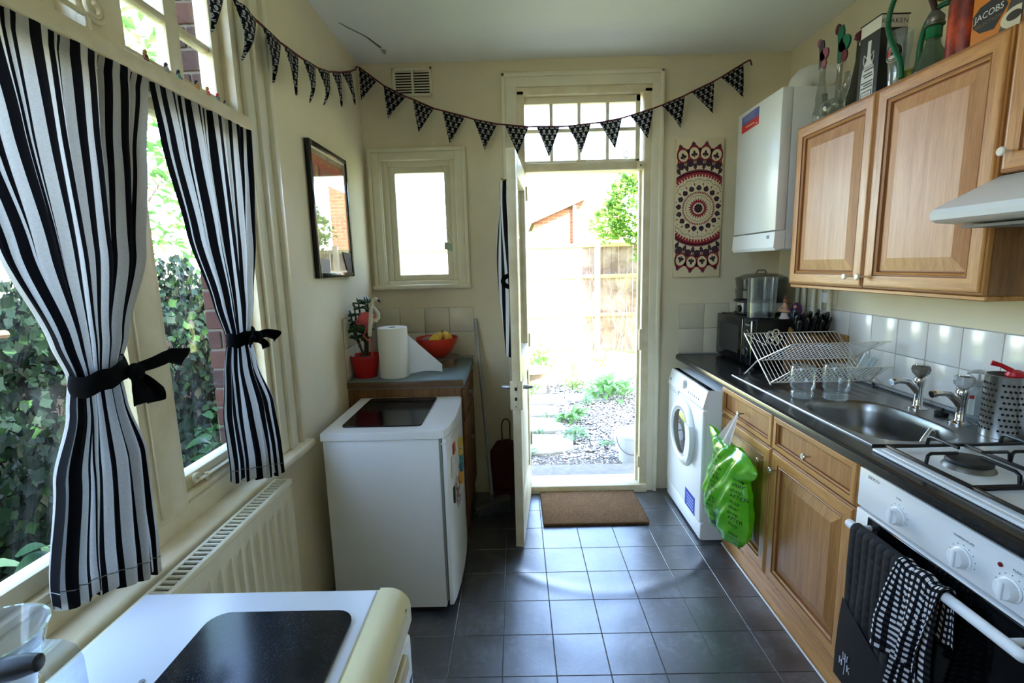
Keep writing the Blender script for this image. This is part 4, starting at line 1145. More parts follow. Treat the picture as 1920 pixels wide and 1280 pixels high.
# ---- boiler and flue
bo = thing('boiler', 'white wall-hung boiler beside the oak wall cabinet', 'boiler', (1.5, 2.76, 1.59))
BXf, BY0, BY1 = 1.322, 2.526, 2.998
q = MB(); q.rbox(BXf+.055, WR-.007, BY0, BY1, 1.60, 2.375, .004, 2); q.build('casing', m_white, bo)
q = MB(); q.rbox(BXf, BXf+.053, BY0-.002, BY1+.002, 1.695, 2.376, .006, 2); q.build('front_panel', m_white, bo)
pr2 = [(BXf+.053, 1.603), (BXf+.006, 1.594), (BXf-.004, 1.610), (BXf, 1.688), (BXf+.053, 1.692)]
q = MB(); q.prism(pr2, lambda a, b, d: (a, d, b), BY0-.002, BY1+.002); lf_ = q.build('lower_flap', m_white2, bo, 25)
def stk(name, parent, polys, mats):
    q = MB()
    for pts, m in polys: q.prism(pts, lambda a, b, d: (d, a, b), BXf-.0012, BXf+.001, m)
    return q.build(name, mats, parent)
s_b, s_r = mat('sticker_blue', (86, 96, 160), .5), mat('sticker_red', (196, 44, 40), .5)
st = stk('sticker', bo, [([(2.948, 2.35), (2.752, 2.358), (2.752, 2.312), (2.948, 2.304)], 0), ([(2.948, 2.304), (2.752, 2.312), (2.750, 2.268), (2.946, 2.262)], 1)], [s_b, s_r])
q = MB()
for k, (z, a, b) in enumerate(((2.345, 2.935, 2.79), (2.334, 2.93, 2.80), (2.323, 2.925, 2.81))): q.box(BXf-.0016, BXf-.0010, a, b, z-.0018, z+.0018, 0)
q.box(BXf-.0016, BXf-.0010, 2.90, 2.80, 2.284, 2.290, 1); q.box(BXf-.0016, BXf-.0010, 2.79, 2.765, 2.275, 2.280, 1)
q.build('sticker_lines', [mat('sticker_pale_line', (150, 156, 200), .5), mat('sticker_white_line', (228, 180, 176), .5)], st)
q = MB(); q.box(BXf-.0035, BXf-.002, 2.60, 2.575, 1.655, 1.672, 0); q.build('badge', mat('badge_grey', (140, 140, 140), .4), lf_)
q = MB(); q.tube([(1.53, 2.76, 2.376), (1.53, 2.76, 2.43), (1.537, 2.76, 2.462), (1.557, 2.76, 2.486), (1.59, 2.76, 2.496), (1.693, 2.76, 2.496)], .058, 22)
q.tube([(1.53, 2.76, 2.376), (1.53, 2.76, 2.395)], .066, 22)
q.build('flue_elbow', m_white2, bo)
q = MB()
for k, y in enumerate((2.60, 2.67, 2.74, 2.83, 2.90)): q.cyl((1.672, y, 1.22), (1.672, y, 1.61), .011, n=10)
q.build('pipe', m_paint, bo)
# ---- mandala canvas
mc = thing('mandala_canvas', 'tall canvas with a red and purple mandala between door and boiler', 'wall art', (1.16, WF, 1.45))
MX0, MX1, MZ0, MZ1 = 1.012, 1.308, 1.448, 2.297
MB().rbox(MX0, MX1, WF-.022, WF-.001, MZ0, MZ1, .003, 2).build('canvas', mat('cream_canvas', (222, 208, 174), .8, bmp=.1, bscale=200), mc)
q = MB(); cx, cz, yy = (MX0+MX1)/2, (MZ0+MZ1)/2+.004, WF-.0225
LYR = [0]
def inside(p): return MX0+.006 <= p[0] <= MX1-.006 and MZ0+.03 <= p[1] <= MZ1-.03
def poly(pts, m, clip=True):
    # clip to the canvas rectangle (Sutherland-Hodgman)
    for ax_, lim, sg in ((0, MX0+.006, 1), (0, MX1-.006, -1), (1, MZ0+.012, 1), (1, MZ1-.012, -1)):
        out = []
        for i in range(len(pts)):
            a, b = pts[i-1], pts[i]; ia, ib = (a[ax_]-lim)*sg >= 0, (b[ax_]-lim)*sg >= 0
            if ia != ib:
                t = (lim-a[ax_])/(b[ax_]-a[ax_]); out.append((lerp(a[0], b[0], t), lerp(a[1], b[1], t)))
            if ib: out.append(b)
        pts = out
        if len(pts) < 3: return
    y = yy - .00005*LYR[0]
    q.add([(a, y, b) for a, b in pts], [tuple(range(len(pts)))], m)
def polar(r, t): return (cx+r*math.sin(t), cz+r*math.cos(t))
def arcband(r0, r1, m, n=96, scal=0, amp=0):
    for i in range(n):
        t0, t1 = 2*PI*i/n, 2*PI*(i+1)/n
        f = lambda r, t: polar(r + (amp*abs(math.cos(scal*t/2)) if scal else 0), t)
        poly([f(r0, t0), f(r1, t0), f(r1, t1), f(r0, t1)], m)
def blob(r, t, a, b, m, n=14, pt=0):
    c = polar(r, t); u = (math.sin(t), math.cos(t)); v = (math.cos(t), -math.sin(t)); P = []
    for i in range(n):
        w = 2*PI*i/n; x, y = a*math.cos(w), b*math.sin(w)
        if pt: y *= (1 - pt*math.cos(w))
        P.append((c[0]+u[0]*x+v[0]*y, c[1]+u[1]*x+v[1]*y))
    poly(P, m)
PUR, RED, BRN, CRM, LIL = 0, 1, 2, 3, 4
def layer(): LYR[0] += 1
for i in range(12): blob(.020, 2*PI*i/12, .009, .006, PUR)
blob(0, 0, .019, .019, PUR, 20); layer()
for i in range(8): blob(.010, 2*PI*i/8, .004, .002, LIL)
for i in range(22): blob(.047, 2*PI*i/22, .013, .0062, RED, 10, .5); blob(.062, 2*PI*i/22, .006, .0012, BRN, 6)
arcband(.074, .0765, BRN, 120, 12, .005)
for i in range(56): blob(.097, 2*PI*i/56, .0075, .0038, RED, 8)
for i in range(17):
    t = 2*PI*i/17; blob(.126, t, .017, .0145, PUR, 12, .3); blob(.126, t+.09, .006, .006, PUR, 8); blob(.126, t-.09, .006, .006, PUR, 8)
    blob(.148, t+PI/17, .010, .0035, RED, 10); blob(.160, t, .003, .003, BRN, 8)
layer()
for i in range(17): blob(.126, 2*PI*i/17, .005, .004, LIL, 8)
arcband(.166, .169, BRN, 160, 17, .010)
arcband(.192, .226, RED, 150); arcband(.220, .236, LIL, 150); layer()
for i in range(66): blob(.199, 2*PI*i/66, .0100, .0034, CRM, 8, .3)
for i in range(44): blob(.182, 2*PI*i/44, .004, .002, RED, 6)
NP = 30
for i in range(NP): blob(.276, 2*PI*i/NP, .031, .0305, BRN, 16)
layer()
for i in range(NP): blob(.273, 2*PI*i/NP, .027, .0265, CRM, 16)
layer()
for i in range(NP):
    t = 2*PI*i/NP; blob(.280, t, .024, .0225, PUR, 14); blob(.255, t+PI/NP, .020, .0115, PUR, 10, -.4)
for i in range(NP): t = 2*PI*i/NP+PI/NP; blob(.338, t, .050, .0375, RED, 18, .10); blob(.392, t, .014, .012, LIL, 8, .8); blob(.352, 2*PI*i/NP, .014, .012, PUR, 10)
layer()
for i in range(NP): blob(.334, 2*PI*i/NP+PI/NP, .036, .030, CRM, 16)
layer()
for i in range(NP):
    t = 2*PI*i/NP+PI/NP; blob(.334, t, .017, .0085, PUR, 8); blob(.326, t+.034, .009, .008, PUR, 8); blob(.326, t-.034, .009, .008, PUR, 8); blob(.316, t, .008, .005, BRN, 8)
q.build('mandala_print', [mat('print_aubergine', (62, 36, 52), .7), mat('print_crimson', (150, 34, 48), .7), mat('print_olive', (104, 88, 60), .7), mat('print_cream', (222, 208, 174), .8), mat('print_mauve', (112, 58, 76), .7)], mc, fix=False)
# ---- worktop (cut out for the sink bowl)
wt = thing('worktop', 'black speckled laminate worktop along the right wall', 'worktop', (1.37, 2.0, .905))
def lam():
    m, nt, p, N, L = nodes('black_laminate')
    f = noise(nt, posn(nt), 420, 2); g = noise(nt, posn(nt), 60, 4)
    k = math_(nt, 'MULTIPLY', math_(nt, 'GREATER_THAN', f, .66), .6)
    L.new(mixc(nt, k, mixc(nt, g, (13, 13, 15), (34, 34, 37)), (92, 94, 100)), p.inputs['Base Color'])
    p.inputs['Roughness'].default_value = .22; p.inputs['Specular IOR Level'].default_value = .55
    return m
m_lam = lam()
HX0, HX1, HY0, HY1 = 1.16, 1.53, 1.525, 2.03
q = MB()
pf = [(1.062, .905)] + [(1.050+.012*(1-math.cos(a)), .926-.0 + (math.sin(a)*.0)) for a in ()] + [(1.052, .915), (1.050, .932), (1.053, .940), (1.060, .9445), (1.068, .945), (HX0, .945), (HX0, .905)]
q.prism(pf, lambda a, b, d: (a, d, b), .845, WF-.001)
q.box(HX1, WR-.001, .845, WF-.001, .905, .945); q.box(HX0, HX1, .845, HY0, .905, .945); q.box(HX0, HX1, HY1, WF-.001, .905, .945)
q.build('slab', m_lam, wt, 30)
q = MB(); q.rbox(1.685, WR-.003, 1.48, 2.44, .945, .958, .004, 2); q.build('sealing_strip', mat('grey_sealant', (150, 150, 150), .5), wt)
# ---- sink with drainer
sk = thing('sink', 'stainless steel sink with a round-ended bowl and ribbed drainer', 'sink', (1.36, 2.0, .945))
SX0, SX1, SY0, SY1, SZ = 1.136, 1.640, 1.498, 2.530, .9485
def sup(t, n=3.2):
    c, s = math.cos(t), math.sin(t)
    return (math.copysign(abs(c)**(2/n), c), math.copysign(abs(s)**(2/n), s))
bcx, bcy, brx, bry = 1.340, 1.775, .172, .240
NB = 64
def outline(t, k=1.0, rx=brx, ry=bry):
    a, b = sup(t); return (bcx+rx*a*k, bcy+ry*b*k)
q = MB(); vs = []; fs = []
for i in range(NB):
    t = 2*PI*i/NB; a, b = outline(t, 1.03)
    d = Vector((a-bcx, b-bcy)); s = min(((SX1-.006-bcx) if d.x > 0 else (bcx-SX0-.006))/max(1e-6, abs(d.x)), ((2.06-bcy) if d.y > 0 else (bcy-SY0-.006))/max(1e-6, abs(d.y)))
    e = d*s; vs += [(a, b, SZ-.0015), (bcx+e.x, bcy+e.y, SZ)]
for i in range(NB):
    j = (i+1) % NB; fs.append((2*i, 2*i+1, 2*j+1, 2*j))
for ccx, ccy in ((SX0+.006, SY0+.006), (SX1-.006, SY0+.006), (SX1-.006, 2.06), (SX0+.006, 2.06)):
    best = sorted(range(NB), key=lambda i: (vs[2*i+1][0]-ccx)**2+(vs[2*i+1][1]-ccy)**2)[:1][0]
    vs[2*best+1] = (ccx, ccy, SZ)
q.add(vs, fs)
prof = [(1.03, -.0015), (1.005, -.004), (.985, -.010), (.96, -.04), (.93, -.10), (.88, -.145), (.76, -.163), (.40, -.170), (.0, -.172)]
rows = []
for k, dz_ in prof: rows.append([(outline(2*PI*i/NB, k)[0], outline(2*PI*i/NB, k)[1], SZ+dz_) for i in range(NB)])
vs = [p for r in rows for p in r]; fs = []
for r in range(len(rows)-1):
    for i in range(NB): fs.append((r*NB+i, r*NB+(i+1) % NB, (r+1)*NB+(i+1) % NB, (r+1)*NB+i))
q.add(vs, fs)
# rim and drainer ribs
q.tube([(SX0+.005, SY0+.005, SZ-.0025), (SX0+.005, SY1-.005, SZ-.0025), (SX1-.005, SY1-.005, SZ-.0025), (SX1-.005, SY0+.005, SZ-.0025)], .0055, 8, closed=True)
def drain(u, v):
    x = lerp(SX0+.005, SX1-.005, u); y = lerp(2.058, SY1-.005, v)
    e = min(1, min(u, 1-u)*14)*min(1, min(v, 1-v)*10)
    return (x, y, SZ - .001*e*0 - (.0035*(.5+.5*math.cos(2*PI*9*u)))*e)
q.grid(drain, 144, 16)
q.build('basin', mat('sink_steel', (150, 148, 145), .30, metal=1.0, var=.10, scale=40), sk, 50)
q = MB(); q.lathe([(.0, -.002), (.022, -.002), (.024, .0), (.022, .003), (0, .003)], (1.505, 1.70, .895), 20, axis=0)
q.build('overflow', m_chrome, sk)
MB().lathe([(0, .004), (.030, .004), (.033, .001), (.03, 0), (0, 0)], (bcx, bcy, SZ-.1715), 24).build('waste', m_chrome, sk)
def tap(lab, x, y, acrylic):
    r = thing('pillar_tap', lab, 'tap', (x, y, SZ), 'pillar taps on the sink')
    q = MB(); q.lathe([(0, 0), (.034, 0), (.034, .003), (.022, .007), (.016, .014), (.0145, .05), (.0155, .085), (.019, .105), (.0205, .118), (.016, .126), (.012, .130), (0, .130)], (x, y, SZ), 20)
    q.tube([(x, y, SZ+.062), (x-.018, y+.003, SZ+.088), (x-.045, y+.004, SZ+.108), (x-.075, y+.006, SZ+.112), (x-.098, y+.006, SZ+.110)], [.013, .0145, .0115, .0105, .011], 14)
    q.tube([(x-.094, y+.006, SZ+.110), (x-.106, y+.006, SZ+.108)], .0125, 14)
    q.build('body', m_chrome, r)
    q = MB(); q.lathe([(0, .130), (.016, .130), (.027, .142), (.031, .158), (.028, .170), (.026, .173), (0, .174)], (x, y, SZ), 8)
    q.build('handle', acrylic, r, 20)
    MB().lathe([(0, .1745), (.020, .1745), (.02, .178), (0, .178)], (x, y, SZ), 16).build('cap', m_chrome, r)
m_acr = mat('clear_acrylic', (200, 202, 200), .06, trans=.55, ior=1.49); m_acr2 = mat('smoky_acrylic', (128, 124, 116), .08, trans=.5, ior=1.49)
tap('chrome pillar tap with smoky handle, nearer the dish rack', 1.588, 1.878, m_acr2)
tap('chrome pillar tap with clear handle, nearer the soap bottle', 1.586, 1.690, m_acr)
pg = MB().lathe([(0, 0), (.021, 0), (.022, .012), (.018, .016), (.008, .018), (.006, .026), (0, .027)], (1.603, 1.785, SZ+.0005), 18)
tag(pg.build('sink_plug', mat('black_rubber_plug', (16, 16, 17), .55)), 'black rubber sink plug between the two taps', 'plug')
sp_ = MB().tube([(1.495, 1.70, SZ-.02), (1.468, 1.695, SZ-.06), (1.44, 1.688, SZ-.11), (1.425, 1.682, SZ-.148)], [.006, .009, .010, .012], 10)
tag(sp_.build('spoon_handle', m_chrome), 'steel spoon handle leaning in the sink bowl', 'spoon')
gl_ = MB().lathe([(0, .003), (.030, .002), (.034, .006), (.036, .018), (.034, .018), (.031, .008), (0, .007)], (1.425, 1.66, SZ-.172), 20)
tag(gl_.build('glass_dish', m_clear), 'small clear glass dish on the bottom of the sink bowl', 'dish')
# ---- folding wire dish rack
rk = thing('dish_rack', 'folding chrome wire dish rack on the drainer', 'dish rack', (1.43, 2.35, SZ))
RA, RB_, X0, X1 = (2.235, .9515), (2.526, 1.168), 1.195, 1.675
bot, crs, ntop, nlow, ffoot = (2.252, .970), (2.372, 1.056), (2.150, 1.172), (2.120, 1.064), (2.500, .9515)
q = MB()
for x in (X0, X1):
    q.tube([(x, RA[0], RA[1]+.008), (x, RB_[0], RB_[1])], .0034, 8); q.tube([(x, ffoot[0], ffoot[1]+.008), (x, crs[0], crs[1])], .0034, 8)
    s = 1 if x == X0 else -1
    q.tube([(x+s*.004, crs[0], crs[1]), (x+s*.045, ntop[0]+.02, ntop[1]-.008), (x+s*.06, ntop[0], ntop[1])], .003, 8); q.tube([(x+s*.004, bot[0], bot[1]), (x+s*.045, nlow[0]+.02, nlow[1]-.01), (x+s*.06, nlow[0], nlow[1])], .003, 8)
    q.tube([(x, RB_[0], RB_[1]), (x+s*.05, 2.40, 1.125)], .0022, 6)
for (yy_, zz_), a, b in ((RB_, X0, X1), (crs, X0, X1), (bot, X0, X1), (ntop, X0+.06, X1-.0), (nlow, X0+.06, X1)): q.tube([(a, yy_, zz_), (b, yy_, zz_)], .0028, 8)
q.build('frame', m_wire, rk)
wa = MB().tube([(0, bot[0], bot[1]), (0, crs[0], crs[1]), (0, RB_[0], RB_[1])], .0019, 6).mesh('wire', m_wire)
wb = MB().tube([(0, crs[0], crs[1]), (0, ntop[0], ntop[1])], .0019, 6).mesh('wire', m_wire)
wc = MB().tube([(0, bot[0], bot[1]), (0, nlow[0], nlow[1])], .0019, 6).mesh('wire', m_wire)
for i in range(1, 24):
    x = lerp(X0, X1, i/24)
    link('wire', wa, rk, (x, 0, 0))
    if x > X0+.03: link('wire', wb, rk, (x, 0, 0)); link('wire', wc, rk, (x, 0, 0))
ft = MB().cyl((0, 0, -.0), (0, .006, .014), .006, n=8).mesh('foot', m_black)
for x in (X0, X1):
    for y, z in (RA, ffoot): link('foot', ft, rk, (x, y, SZ+.001))
# jars, glass
def jar(lab, x, y, h, r):
    t = thing('glass_jar', lab, 'jar', (x, y, SZ), 'upturned jars on the drainer')
    z = SZ+.001
    q = MB(); q.lathe([(r*.80, 0), (r*.86, .004), (r*.86, .026), (r*.80, .030), (r*.84, .040), (r, .052), (r, h-.016), (r*.93, h-.003), (r*.6, h), (0, h-.003)], (x, y, z), 28); q.build('glass', m_clear, t)
    q = MB()
    for k in range(3): q.tube([(x+r*.87*math.cos(a), y+r*.87*math.sin(a), z+.006+.008*k) for a in [i*2*PI/24 for i in range(24)]], .0013, 5, closed=True)
    q.build('screw_thread', m_clear, t)
jar('squat upturned glass jar on the drainer, further from the taps', 1.242, 2.070, .142, .050)
jar('taller upturned glass jar on the drainer, nearer the taps', 1.362, 2.030, .152, .053)
gg = MB(); gd = Vector((.30, -.20, .80)).normalized(); gp = Vector((1.60, 2.235, 1.008))
t = MB().lathe([(0, 0), (.026, .001), (.030, .008), (.034, .10), (.032, .10), (.028, .012), (0, .008)], (0, 0, 0), 24); mq = gd.to_track_quat('Z', 'Y')
gg.add([tuple(gp+mq@Vector(v)) for v in t.v], t.f)
tag(gg.build('drinking_glass', m_clear), 'clear drinking glass leaning in the lower tier of the dish rack', 'glass')
tv = MB()
for k in range(5):
    a = 2*PI*k/5; tv.tube([(1.315+.026*math.cos(a)+.016*math.cos(w), 2.46+.012*math.sin(w*2)*.3, 1.155+.026*math.sin(a)+.016*math.sin(w)) for w in [i*2*PI/14 for i in range(14)]], .0035, 6, closed=True)
tag(tv.build('flower_trivet', mat('cream_trivet', (190, 178, 156), .5)), 'cream flower-shaped trivet hooked behind the dish rack', 'trivet')

WZ = .9455
# ---- microwave and what stands on it
mw = thing('microwave', 'black microwave oven in the corner of the worktop', 'microwave', (1.48, 2.88, WZ))
AX0, AX1, AY0, AY1, AZ0, AZ1 = 1.295, 1.655, 2.655, 3.125, WZ+.012, 1.222
q = MB(); q.rbox(AX0+.02, AX1, AY0, AY1, AZ0, AZ1, .012, 3); q.build('case', m_black, mw)
q = MB(); q.rbox(AX0, AX0+.022, AY0+.115, AY1-.002, AZ0+.004, AZ1-.004, .006, 2); mdoor = q.build('door', m_blackg, mw)
MB().box(AX0-.0008, AX0+.002, AY0+.16, AY1-.05, AZ0+.05, AZ1-.05).build('door_window', mat('mesh_window', (30, 30, 31), .35), mdoor)
q = MB(); q.rbox(AX0+.001, AX0+.022, AY0+.001, AY0+.112, AZ0+.004, AZ1-.004, .006, 2); mp_ = q.build('control_panel', m_blackg, mw)
for z in (AZ1-.085, AZ1-.185):
    q = MB(); q.lathe([(.026, 0), (.026, -.004), (.020, -.006), (.019, -.018), (0, -.019)], (AX0+.001, AY0+.056, z), 20, axis=0); q.build('knob', mat('dark_grey_knob', (38, 38, 40), .3), mp_)
q = MB(); text(q, 'Panasonic', .014, lambda a, b: (AX0+.0004, AY0+.056-a, AZ1-.032+b)); q.build('maker_name', mat('grey_lettering', (170, 172, 175), .4), mp_)
q = MB()
for x in (AX0+.04, AX1-.04):
    for y in (AY0+.04, AY1-.04): q.cyl((x, y, WZ), (x, y, AZ0+.002), .014, n=10)
q.build('feet', m_black, mw)
q = MB()
for k in range(9): q.box(1.53+.012*k, 1.537+.012*k, AY0-.0006, AY0+.001, AZ1-.05, AZ1-.044)
q.build('side_vents', mat('vent_grey', (60, 60, 62), .4), mw)
MT = AZ1+.0008
sx, sy = 1.485, 2.965
sm_ = thing('food_steamer', 'electric food steamer with stacked clear baskets on the microwave', 'steamer', (sx, sy, MT))
q = MB(); q.lathe([(0, 0), (.130, 0), (.140, .006), (.140, .014), (.132, .018), (0, .018)], (sx, sy, MT), 36); q.lathe([(.132, .072), (.146, .078), (.146, .088), (.13, .090), (0, .090)], (sx, sy, MT), 36); q.build('base_trim', m_black, sm_)
MB().lathe([(.130, .018), (.134, .020), (.134, .072), (.130, .074)], (sx, sy, MT), 36).build('steel_band', m_steel, sm_)
q = MB(); q.rbox(sx-.142, sx-.130, sy-.085, sy-.025, MT+.016, MT+.075, .006, 2); sp1 = q.build('dial_plate', mat('silver_plastic', (190, 190, 190), .35, metal=.6), sm_)
q = MB(); q.lathe([(.021, 0), (.020, -.012), (0, -.013)], (sx-.142, sy-.055, MT+.040), 20, axis=0); q.build('dial', m_blackg, sp1)
m_smoke = glass('steamer_plastic', (205, 207, 207), refl=1.8, opac=.08, ocol=(120, 122, 120))
for z in (.090, .150):
    MB().lathe([(.120, z), (.136, z+.006), (.142, z+.056), (.146, z+.060), (.140, z+.060), (.132, z+.010), (.118, z+.004)], (sx, sy, MT), 36).build('basket', m_smoke, sm_)
q = MB(); q.lathe([(.146, .210), (.140, .222), (.10, .240), (.05, .246), (0, .247)], (sx, sy, MT), 36); q.tube([(sx-.03, sy, MT+.244), (sx-.022, sy, MT+.262), (sx+.022, sy, MT+.262), (sx+.03, sy, MT+.244)], .006, 8); q.build('lid', m_smoke, sm_)
jx, jy = 1.385, 2.745
jg = thing('measuring_vase', 'tall clear straight-sided beaker on the microwave', 'beaker', (jx, jy, MT))
q = MB(); q.lathe([(0, .004), (.066, .001), (.071, .005), (.077, .222), (.080, .226), (.075, .226), (.068, .012), (0, .010)], (jx, jy, MT), 36); q.build('glass', glass('thick_clear_glass', (236, 240, 240), refl=2.2, opac=.045, ocol=(190, 195, 198)), jg)
MB().lathe([(.0, .012), (.060, .011), (.062, .03), (0, .032)], (jx, jy, MT), 24).build('dark_base', glass('smoky_base', (120, 120, 120), opac=.35, ocol=(40, 40, 42)), jg)
bl = thing('dancer_figurine', 'small pale dancer figurine in the front of the microwave top', 'figurine', (1.452, 2.680, MT))
fx, fy = 1.478, 2.674
q = MB(); q.lathe([(0, 0), (.024, 0), (.026, .006), (.020, .012), (.016, .030), (.012, .034), (0, .034)], (fx, fy, MT), 16); q.build('base', mat('figurine_white', (206, 196, 190), .4), bl)
q = MB(); q.lathe([(.0, .034), (.03, .040), (.008, .062), (.010, .078), (.007, .088), (0, .089)], (fx, fy, MT), 14); q.tube([(fx-.008, fy, MT+.078), (fx-.022, fy, MT+.060), (fx-.034, fy, MT+.042)], .0035, 6); q.tube([(fx+.008, fy, MT+.078), (fx+.016, fy, MT+.060), (fx+.002, fy-.004, MT+.050)], .0035, 6)
q.build('dress', mat('figurine_peach', (196, 150, 128), .5), bl)
q = MB(); q.sphere((fx, fy, MT+.100), (.010, .010, .012), 10, 8); q.sphere((fx, fy, MT+.117), (.005, .005, .010), 8, 6); q.build('head', mat('figurine_hair', (138, 92, 76), .5), bl)
b2_ = thing('mermaid_figurine', 'small figurine with blue skirt before a purple shell on the microwave', 'figurine', (1.54, 2.69, MT))
fx, fy = 1.555, 2.70
q = MB(); q.lathe([(0, 0), (.032, 0), (.034, .004), (.026, .010), (0, .010)], (fx, fy, MT), 16); q.build('base', mat('figurine_seablue', (66, 96, 122), .4), b2_)
q = MB(); q.lathe([(.0, .01), (.022, .012), (.014, .035), (.008, .05), (0, .052)], (fx-.006, fy, MT), 14); q.build('skirt', mat('figurine_navy', (50, 66, 120), .5), b2_)
q = MB(); q.sphere((fx-.006, fy, MT+.062), (.009, .009, .011), 10, 8); q.build('head', mat('figurine_tan', (206, 150, 112), .5), b2_)
q = MB(); q.prism([(fx+.012+.030*math.cos(a), MT+.04+.042*math.sin(a)*(1+.08*math.cos(8*a))) for a in [i*2*PI/28 for i in range(28)]], lambda a, b, d: (a, d, b), fy+.012, fy+.022); q.build('shell', mat('figurine_purple', (92, 52, 104), .5), b2_)
# ---- knife block behind the rack
kb = thing('knife_block', 'wooden block bristling with black-handled knives behind the dish rack', 'knife block', (1.56, 2.59, WZ))
q = MB(); q.prism([(2.540, WZ), (2.645, WZ), (2.648, WZ+.15), (2.605, WZ+.24), (2.540, WZ+.20)], lambda a, b, d: (d, a, b), 1.47, 1.645); q.build('block', wood('block_wood', (150, 106, 60), (104, 68, 34), (30, 3, 30)), kb)
for i in range(5):
    for j in range(3):
        p = Vector((1.488+.035*i, 2.555+.022*j, WZ+.200+.014*j)); e = p+Vector((-.010+.004*i, -.035, .085+.012*((i+j) % 3)))
        q = MB(); q.tube([p, p.lerp(e, .3), p.lerp(e, .9), e], [.009, .011, .012, .007], 9); q.build('knife_handle', m_blackg, kb)
cb = MB().rbox(1.6795, 1.6925, 2.45, 2.63, WZ+.0, WZ+.21, .004, 2)
tag(cb.build('chopping_board', wood('board_wood', (176, 132, 78), (136, 96, 52), (3, 30, 30))), 'wooden chopping board standing against the wall tiles behind the dish rack', 'chopping board')
# ---- socket on the right wall
so = thing('wall_socket', 'white plug socket on the wall under the oak cabinet', 'socket', (1.69, 2.63, 1.34))
q = MB(); q.rbox(1.690, WR-.001, 2.575, 2.665, 1.300, 1.390, .004, 2); q.build('plate', m_paint, so)
MB().rbox(1.655, 1.692, 2.60, 2.645, 1.310, 1.365, .006, 2).build('plug_top', m_white2, so)
# ---- washing machine
wm = thing('washing_machine', 'white front-loading washing machine under the end of the worktop', 'washing machine', (1.28, 2.8, 0))
LX, LY0, LY1, LZ1 = .985, 2.502, 3.095, .868
q = MB(); q.rbox(LX+.018, 1.56, LY0, LY1, .012, LZ1, .006, 2); q.rbox(LX, LX+.03, LY0+.001, LY1-.001, .115, .760, .012, 3); q.build('cabinet', m_white2, wm, 30)
q = MB(); q.rbox(LX+.004, LX+.03, LY0+.001, LY1-.001, .014, .112, .008, 2); kick = q.build('kick_panel', m_white2, wm)
q = MB(); q.prism([(LX+.001, .764), (LX-.003, .775), (LX+.020, LZ1-.003), (LX+.030, LZ1), (LX+.06, LZ1), (LX+.06, .764)], lambda a, b, d: (a, d, b), LY0+.001, LY1-.001); cp = q.build('control_panel', m_white2, wm, 30)
def onp(z): return LX-.003+.023*(z-.775)/(LZ1-.003-.775)
q = MB(); q.lathe([(.026, .004), (.026, -.004), (.022, -.016), (.019, -.018), (0, -.018)], (onp(.825), 2.822, .825), 24, axis=0); q.build('dial', m_white, cp)
q = MB(); random.seed(21)
for k in range(6): z = .80; q.cyl((onp(z)+.002, 2.74-.03*k, z), (onp(z)-.0025, 2.74-.03*k, z), .006, n=10)
q.build('button', mat('pale_button', (190, 194, 204), .4), cp)
q = MB()
for k in range(7):
    for j in range(3):
        z = .83+.012*j; y = 2.77-.034*k; q.box(onp(z)-.0006, onp(z)+.001, y-.010, y+.006*((k+j) % 2), z-.002, z+.001)
q.build('panel_print', mat('panel_grey_print', (150, 158, 172), .5), cp)
q = MB(); q.box(onp(.80)-.0006, onp(.80)+.001, 3.055, 3.070, .795, .812); q.build('badge', mat('badge_charcoal', (70, 74, 84), .5), cp)
q = MB(); q.rbox(LX-.004, LX+.01, 2.90, LY1-.012, .735, .772, .006, 2); q.build('drawer_handle', mat('drawer_grip', (206, 210, 216), .35), wm)
wx, wy, wz = LX, 2.800, .545
q = MB(); q.lathe([(.205, .004), (.203, -.004), (.196, -.010), (.178, -.022), (.160, -.026), (.150, -.022), (.142, -.010), (.138, .004)], (wx, wy, wz), 56, axis=0); wd = q.build('door', m_white2, wm, 40)
q = MB(); q.lathe([(.143, -.012), (.141, -.016), (.120, -.024), (.07, -.030), (0, -.032)], (wx, wy, wz), 48, axis=0); q.build('porthole', mat('porthole_glass', (46, 50, 44), .05, spec=.9, var=.3, scale=14), wd)
MB().lathe([(.150, -.020), (.150, -.0235), (.141, -.020), (.141, -.014)], (wx, wy, wz), 48, axis=0).build('porthole_ring', mat('ring_grey', (176, 180, 190), .25), wd)
q = MB(); pl = [(wy-.205*math.cos(a), wz+.205*math.sin(a)) for a in [-.75+.15*i for i in range(9)]] + [(wy-.118-.02*math.cos(a*2), wz+.10*a) for a in [.9, .4, 0, -.4, -.9]]
q.prism(pl, lambda a, b, d: (d, a, b), wx-.036, wx-.010); q.build('door_handle', m_white2, wd)
q = MB(); q.box(LX-.0012, LX+.002, 2.735, 2.58, .118, .222, 0)
for k in range(4): q.box(LX-.0018, LX-.001, 2.712-.004*k, 2.60, .200-.019*k, .192-.019*k, 1)
q.build('energy_label', [mat('label_blue', (40, 60, 160), .5), mat('label_pale', (150, 170, 225), .5)], wm)
# ---- base cabinets under the sink
def base_unit(lab, y0, y1, dk, knob_y):
    r = thing('base_cabinet', lab, 'cabinet', (1.35, (y0+y1)/2, 0))
    q = MB(); q.box(1.098, 1.66, y0, y1, .13, .70); q.box(1.098, 1.12, y0, y1, .70, .9035); q.build('carcass', m_oaklv, r)
    d1 = panel_door('drawer', r, y0+.002, y1-.002, .752, .900, 1.0975, LOM, 0, .52); knob(d1, 1.0845, dk, .818, m_knobs)
    d2 = panel_door('door', r, y0+.002, y1-.002, .158, .746, 1.0975, LOM, .04); knob(d2, 1.0775, knob_y, .672, m_knobs)
    return r
base_unit('oak base cabinet with the green bag hanging from its drawer', 1.990, 2.498, 2.262, 2.045)
base_unit('oak base cabinet between the hanging bag and the oven', 1.470, 1.986, 1.728, 1.940)
pq = MB().rbox(1.112, 1.13, .85, 2.498, 0, .1295, .002, 1)
